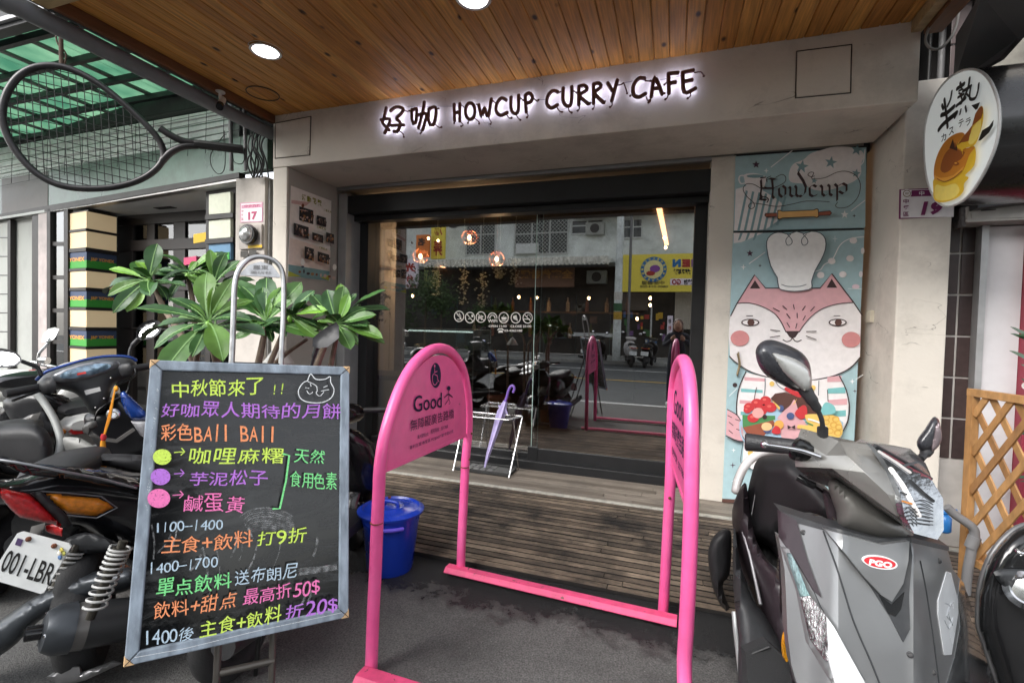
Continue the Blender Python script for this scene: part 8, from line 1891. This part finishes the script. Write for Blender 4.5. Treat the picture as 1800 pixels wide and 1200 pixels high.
q = MB(); q.lathe([(.008,-.014),(.012,0),(.008,.014)], D(182,768,2.12), n=10); q.build('bead', pm('bead_red', (.6,.04,.05), .4), tas, smooth=60)
q = MB(); q.lathe([(.013,-.12),(.012,-.04),(.009,0)], D(181,774,2.12), n=10); q.build('tassel_skirt', TS, tas, smooth=60)

# ---- scooter beyond, with grey trimmed leg shield
fb = Frame(-3.35, 1.75, 2.45, .10, .2, .886)
Bb = scooter('dark scooter with grey trimmed leg shield behind the blue dashboard', fb, GB, mirrors=False)
pw('seat', [(-60,742),(0,744),(50,742),(78,752),(92,775),(94,800),(90,830),(-60,830)], lin(2.05,.0,0), .10, SEATM, par=Bb, R=22, thick=.15)
pw('inner_shield', [(5,704),(62,690),(78,712),(92,745),(96,780),(70,790),(40,750),(22,742)], 2.55, .03, pm('inner_black', (.014,.014,.016)), par=Bb, R=16, thick=.06)
q = MB(); q.tube(cat([D(64,690,2.40),D(78,708,2.40),D(96,738,2.38),(D(106,770,2.35)),D(104,795,2.3),D(96,820,2.25)],5), .016, 10); q.build('shield_trim', pm('trim_grey_b', (.36,.37,.36), .4), Bb, smooth=60)
pw('storage_lid', [(28,742),(50,730),(72,724),(66,738),(40,752)], 2.40, .01, pm('warm_grey_plastic', (.13,.125,.12)), par=Bb, R=5, smooth=1)
pw('grey_tunnel', [(108,770),(130,768),(150,774),(185,802),(100,806),(104,790)], 2.35, .03, pm('tunnel_grey', (.36,.36,.34), .5), par=Bb, R=12, thick=.1)
# ---- white scooter farthest left
fc = Frame(-3.95, 2.35, 2.6, .10, .3, .886)
WPT = pm('white_paint', (.62,.62,.60), .3, coat=.4, var=.04, bump=0)
Cc = scooter('white scooter parked farthest back at the left edge', fc, WPT, mirrors=False)
pw('handlebar_cowl', [(-50,655),(0,650),(40,648),(66,655),(68,690),(50,705),(0,706),(-50,700)], 3.0, .08, WPT, par=Cc, R=18, thick=.2)
mc = pw('mirror', [(73,601),(76,588),(84,578),(96,575),(104,578),(102,589),(93,599),(80,603)], lin(2.9,0,-.0015,0,590), .01, WPT, par=Cc, R=8, thick=.03, smooth=1)
pw('mirror_glass', [(75,599),(78,589),(85,580),(96,578),(101,580),(99,588),(92,597),(80,600)], lin(2.885,0,-.0015,0,590), .002, MIRG, par=mc, R=8, thick=.004, smooth=1)
q = MB(); q.tube(cat([D(86,602,2.92),D(74,615,2.92),D(68,624,2.92),D(67,648,2.92)],4), .008, 8); q.build('mirror_stalk', CHR, Cc, smooth=60)
q = MB(); q.tube([D(56,636,2.95), D(108,648,2.95)], .012, 8); q.tube([D(72,633,2.9), D(84,634,2.9)], .022, 10); q.build('handlebar', CHR, Cc, smooth=60)
pw('badge', [(51,650),(62,649),(62,656),(51,657)], 2.90, .002, REDL, par=Cc, R=3, smooth=0, thick=.004)
# ---- scooter hidden by the chalkboard, only a mirror shows
fd = Frame(-1.50, 1.95, 1.75, .08, .2, .8)
Dd = scooter('black scooter hidden behind the chalkboard with one angular mirror showing', fd, GB, mirrors=False)
md_ = pw('mirror', [(550,594),(562,583),(577,573),(591,566),(596,573),(596,594),(586,602),(576,610),(560,612),(549,609)], lin(2.02,0,-.0008,0,590), -.01, PLB, par=Dd, R=9, thick=-.03, smooth=0)
pw('mirror_glass', [(552,595),(563,585),(578,576),(590,569),(593,574),(593,593),(575,607),(560,609),(551,607)], lin(2.008,0,-.0008,0,590), .001, MIRG, par=md_, R=9, thick=.003, smooth=0)
q = MB(); q.tube(cat([D(556,611,2.03),D(552,625,2.03),D(546,650,2.04),D(540,680,2.05)],4), [.010]*5+[.006]*8, 8); q.build('mirror_stalk', PLB, Dd, smooth=60)

# ---- scooters across the street
for i, (x, lb, c_, th) in enumerate(((1052,'dark scooter by the far utility pole','gloss_black',-1.3),(1105,'far scooter with a white panel, middle of the row across the street','pearl_white',-1.75),(1142,'far scooter farthest right of the row, black','piano_black',-1.45))):
    p = RM(x, 640, -9.6); f_ = Frame(p.x, -9.4, th, .08, .2, 1.0)
    scooter(lb, f_, MATS[c_], group='scooters parked across the street', plate='NKR-%d' % (312+i*77) if False else None)

# ================================================================ THE PHOTOGRAPHER (seen mirrored beside the right arch)
def person(label, joints, edges, mats, hairc, loc):
    pass
ph_ = thing('person', 'person with brown hair in dark clothes and white sneakers, holding a camera up', 'person', (.06,-.32,.01))
def skin(name, vs_, es, rs, mat, par, root=0, sub=1):
    me = bpy.data.meshes.new(name); me.from_pydata([V(v)-ORG[par.name] for v in vs_], es, []); o = bpy.data.objects.new(name, me); COL.objects.link(o); o.parent = par; ORG[o.name] = ORG[par.name]
    md_ = o.modifiers.new('k', 'SKIN'); 
    for i, r in enumerate(rs): me.skin_vertices[0].data[i].radius = (r, r) if not isinstance(r, tuple) else r
    me.skin_vertices[0].data[root].use_root = True
    md_.use_smooth_shade = True
    s_ = o.modifiers.new('s', 'SUBSURF'); s_.levels = s_.render_levels = sub; me.materials.append(mat); return o
SKN = pm('skin', (.48,.28,.20), .5, var=.05, bump=0); CLO = pm('dark_clothes', (.03,.035,.05), .85, var=.2, bump=.1); HAIR = pm('brown_hair', (.10,.045,.025), .5, var=.3, scale=60)
bx, by = .07, -.42
J = [(bx,by,.80),(bx,by,1.0),(bx,by+.02,1.14),(bx,by+.05,1.20),(bx-.15,by+.03,1.13),(bx-.20,by+.12,.98),(bx-.09,by+.26,1.08),(bx+.15,by+.03,1.13),(bx+.20,by+.12,.98),(bx+.10,by+.26,1.08),(bx-.08,by,.76),(bx-.10,by+.08,.42),(bx-.11,by+.02,.09),(bx-.11,by+.14,.05),(bx+.08,by,.76),(bx+.09,by+.06,.42),(bx+.10,by-.02,.09),(bx+.10,by+.10,.05)]
E_ = [(0,1),(1,2),(2,3),(2,4),(4,5),(5,6),(2,7),(7,8),(8,9),(0,10),(10,11),(11,12),(12,13),(0,14),(14,15),(15,16),(16,17)]
skin('body', J, E_, [.11,.105,.10,.045,.05,.04,.03,.05,.04,.03,.08,.055,.04,.035,.08,.055,.04,.035], CLO, ph_, 0, 2)
q = MB(); q.ell((bx,by+.07,1.30), .068,.080,.095,18); q.ell((bx,by+.155,1.29), .012,.016,.02,8); hd_ = q.build('head', SKN, ph_, smooth=180)
q = MB(); q.ell((bx,by+.045,1.325), .080,.085,.090,18); q.ell((bx-.05,by+.02,1.22), .035,.05,.12,12); q.ell((bx+.05,by+.02,1.22), .035,.05,.12,12); q.build('hair', HAIR, hd_, smooth=180)
for sg in (-1,1):
    q = MB(); hx = bx+sg*.085; q.ell((hx,by+.275,1.10), .022,.03,.036,12); 
    for k in range(4): q.tube(cat([(hx-sg*.005,by+.28+.004*k,1.085+.018*k),(hx-sg*.03,by+.30,1.088+.018*k),(hx-sg*.045,by+.29,1.088+.018*k)],3), .008, 6)
    q.tube(cat([(hx,by+.26,1.12),(hx-sg*.02,by+.265,1.145),(hx-sg*.035,by+.27,1.15)],3), .009, 6); q.build('hand', SKN, ph_, smooth=60)
    q = MB(); sx_ = bx+(-.11 if sg < 0 else .10); sy_ = by+(.09 if sg < 0 else .05); q.ell((sx_,sy_,.055), .045,.115,.045,14); q.build('shoe', pm('white_sneaker', (.7,.7,.68), .6), ph_, smooth=60)
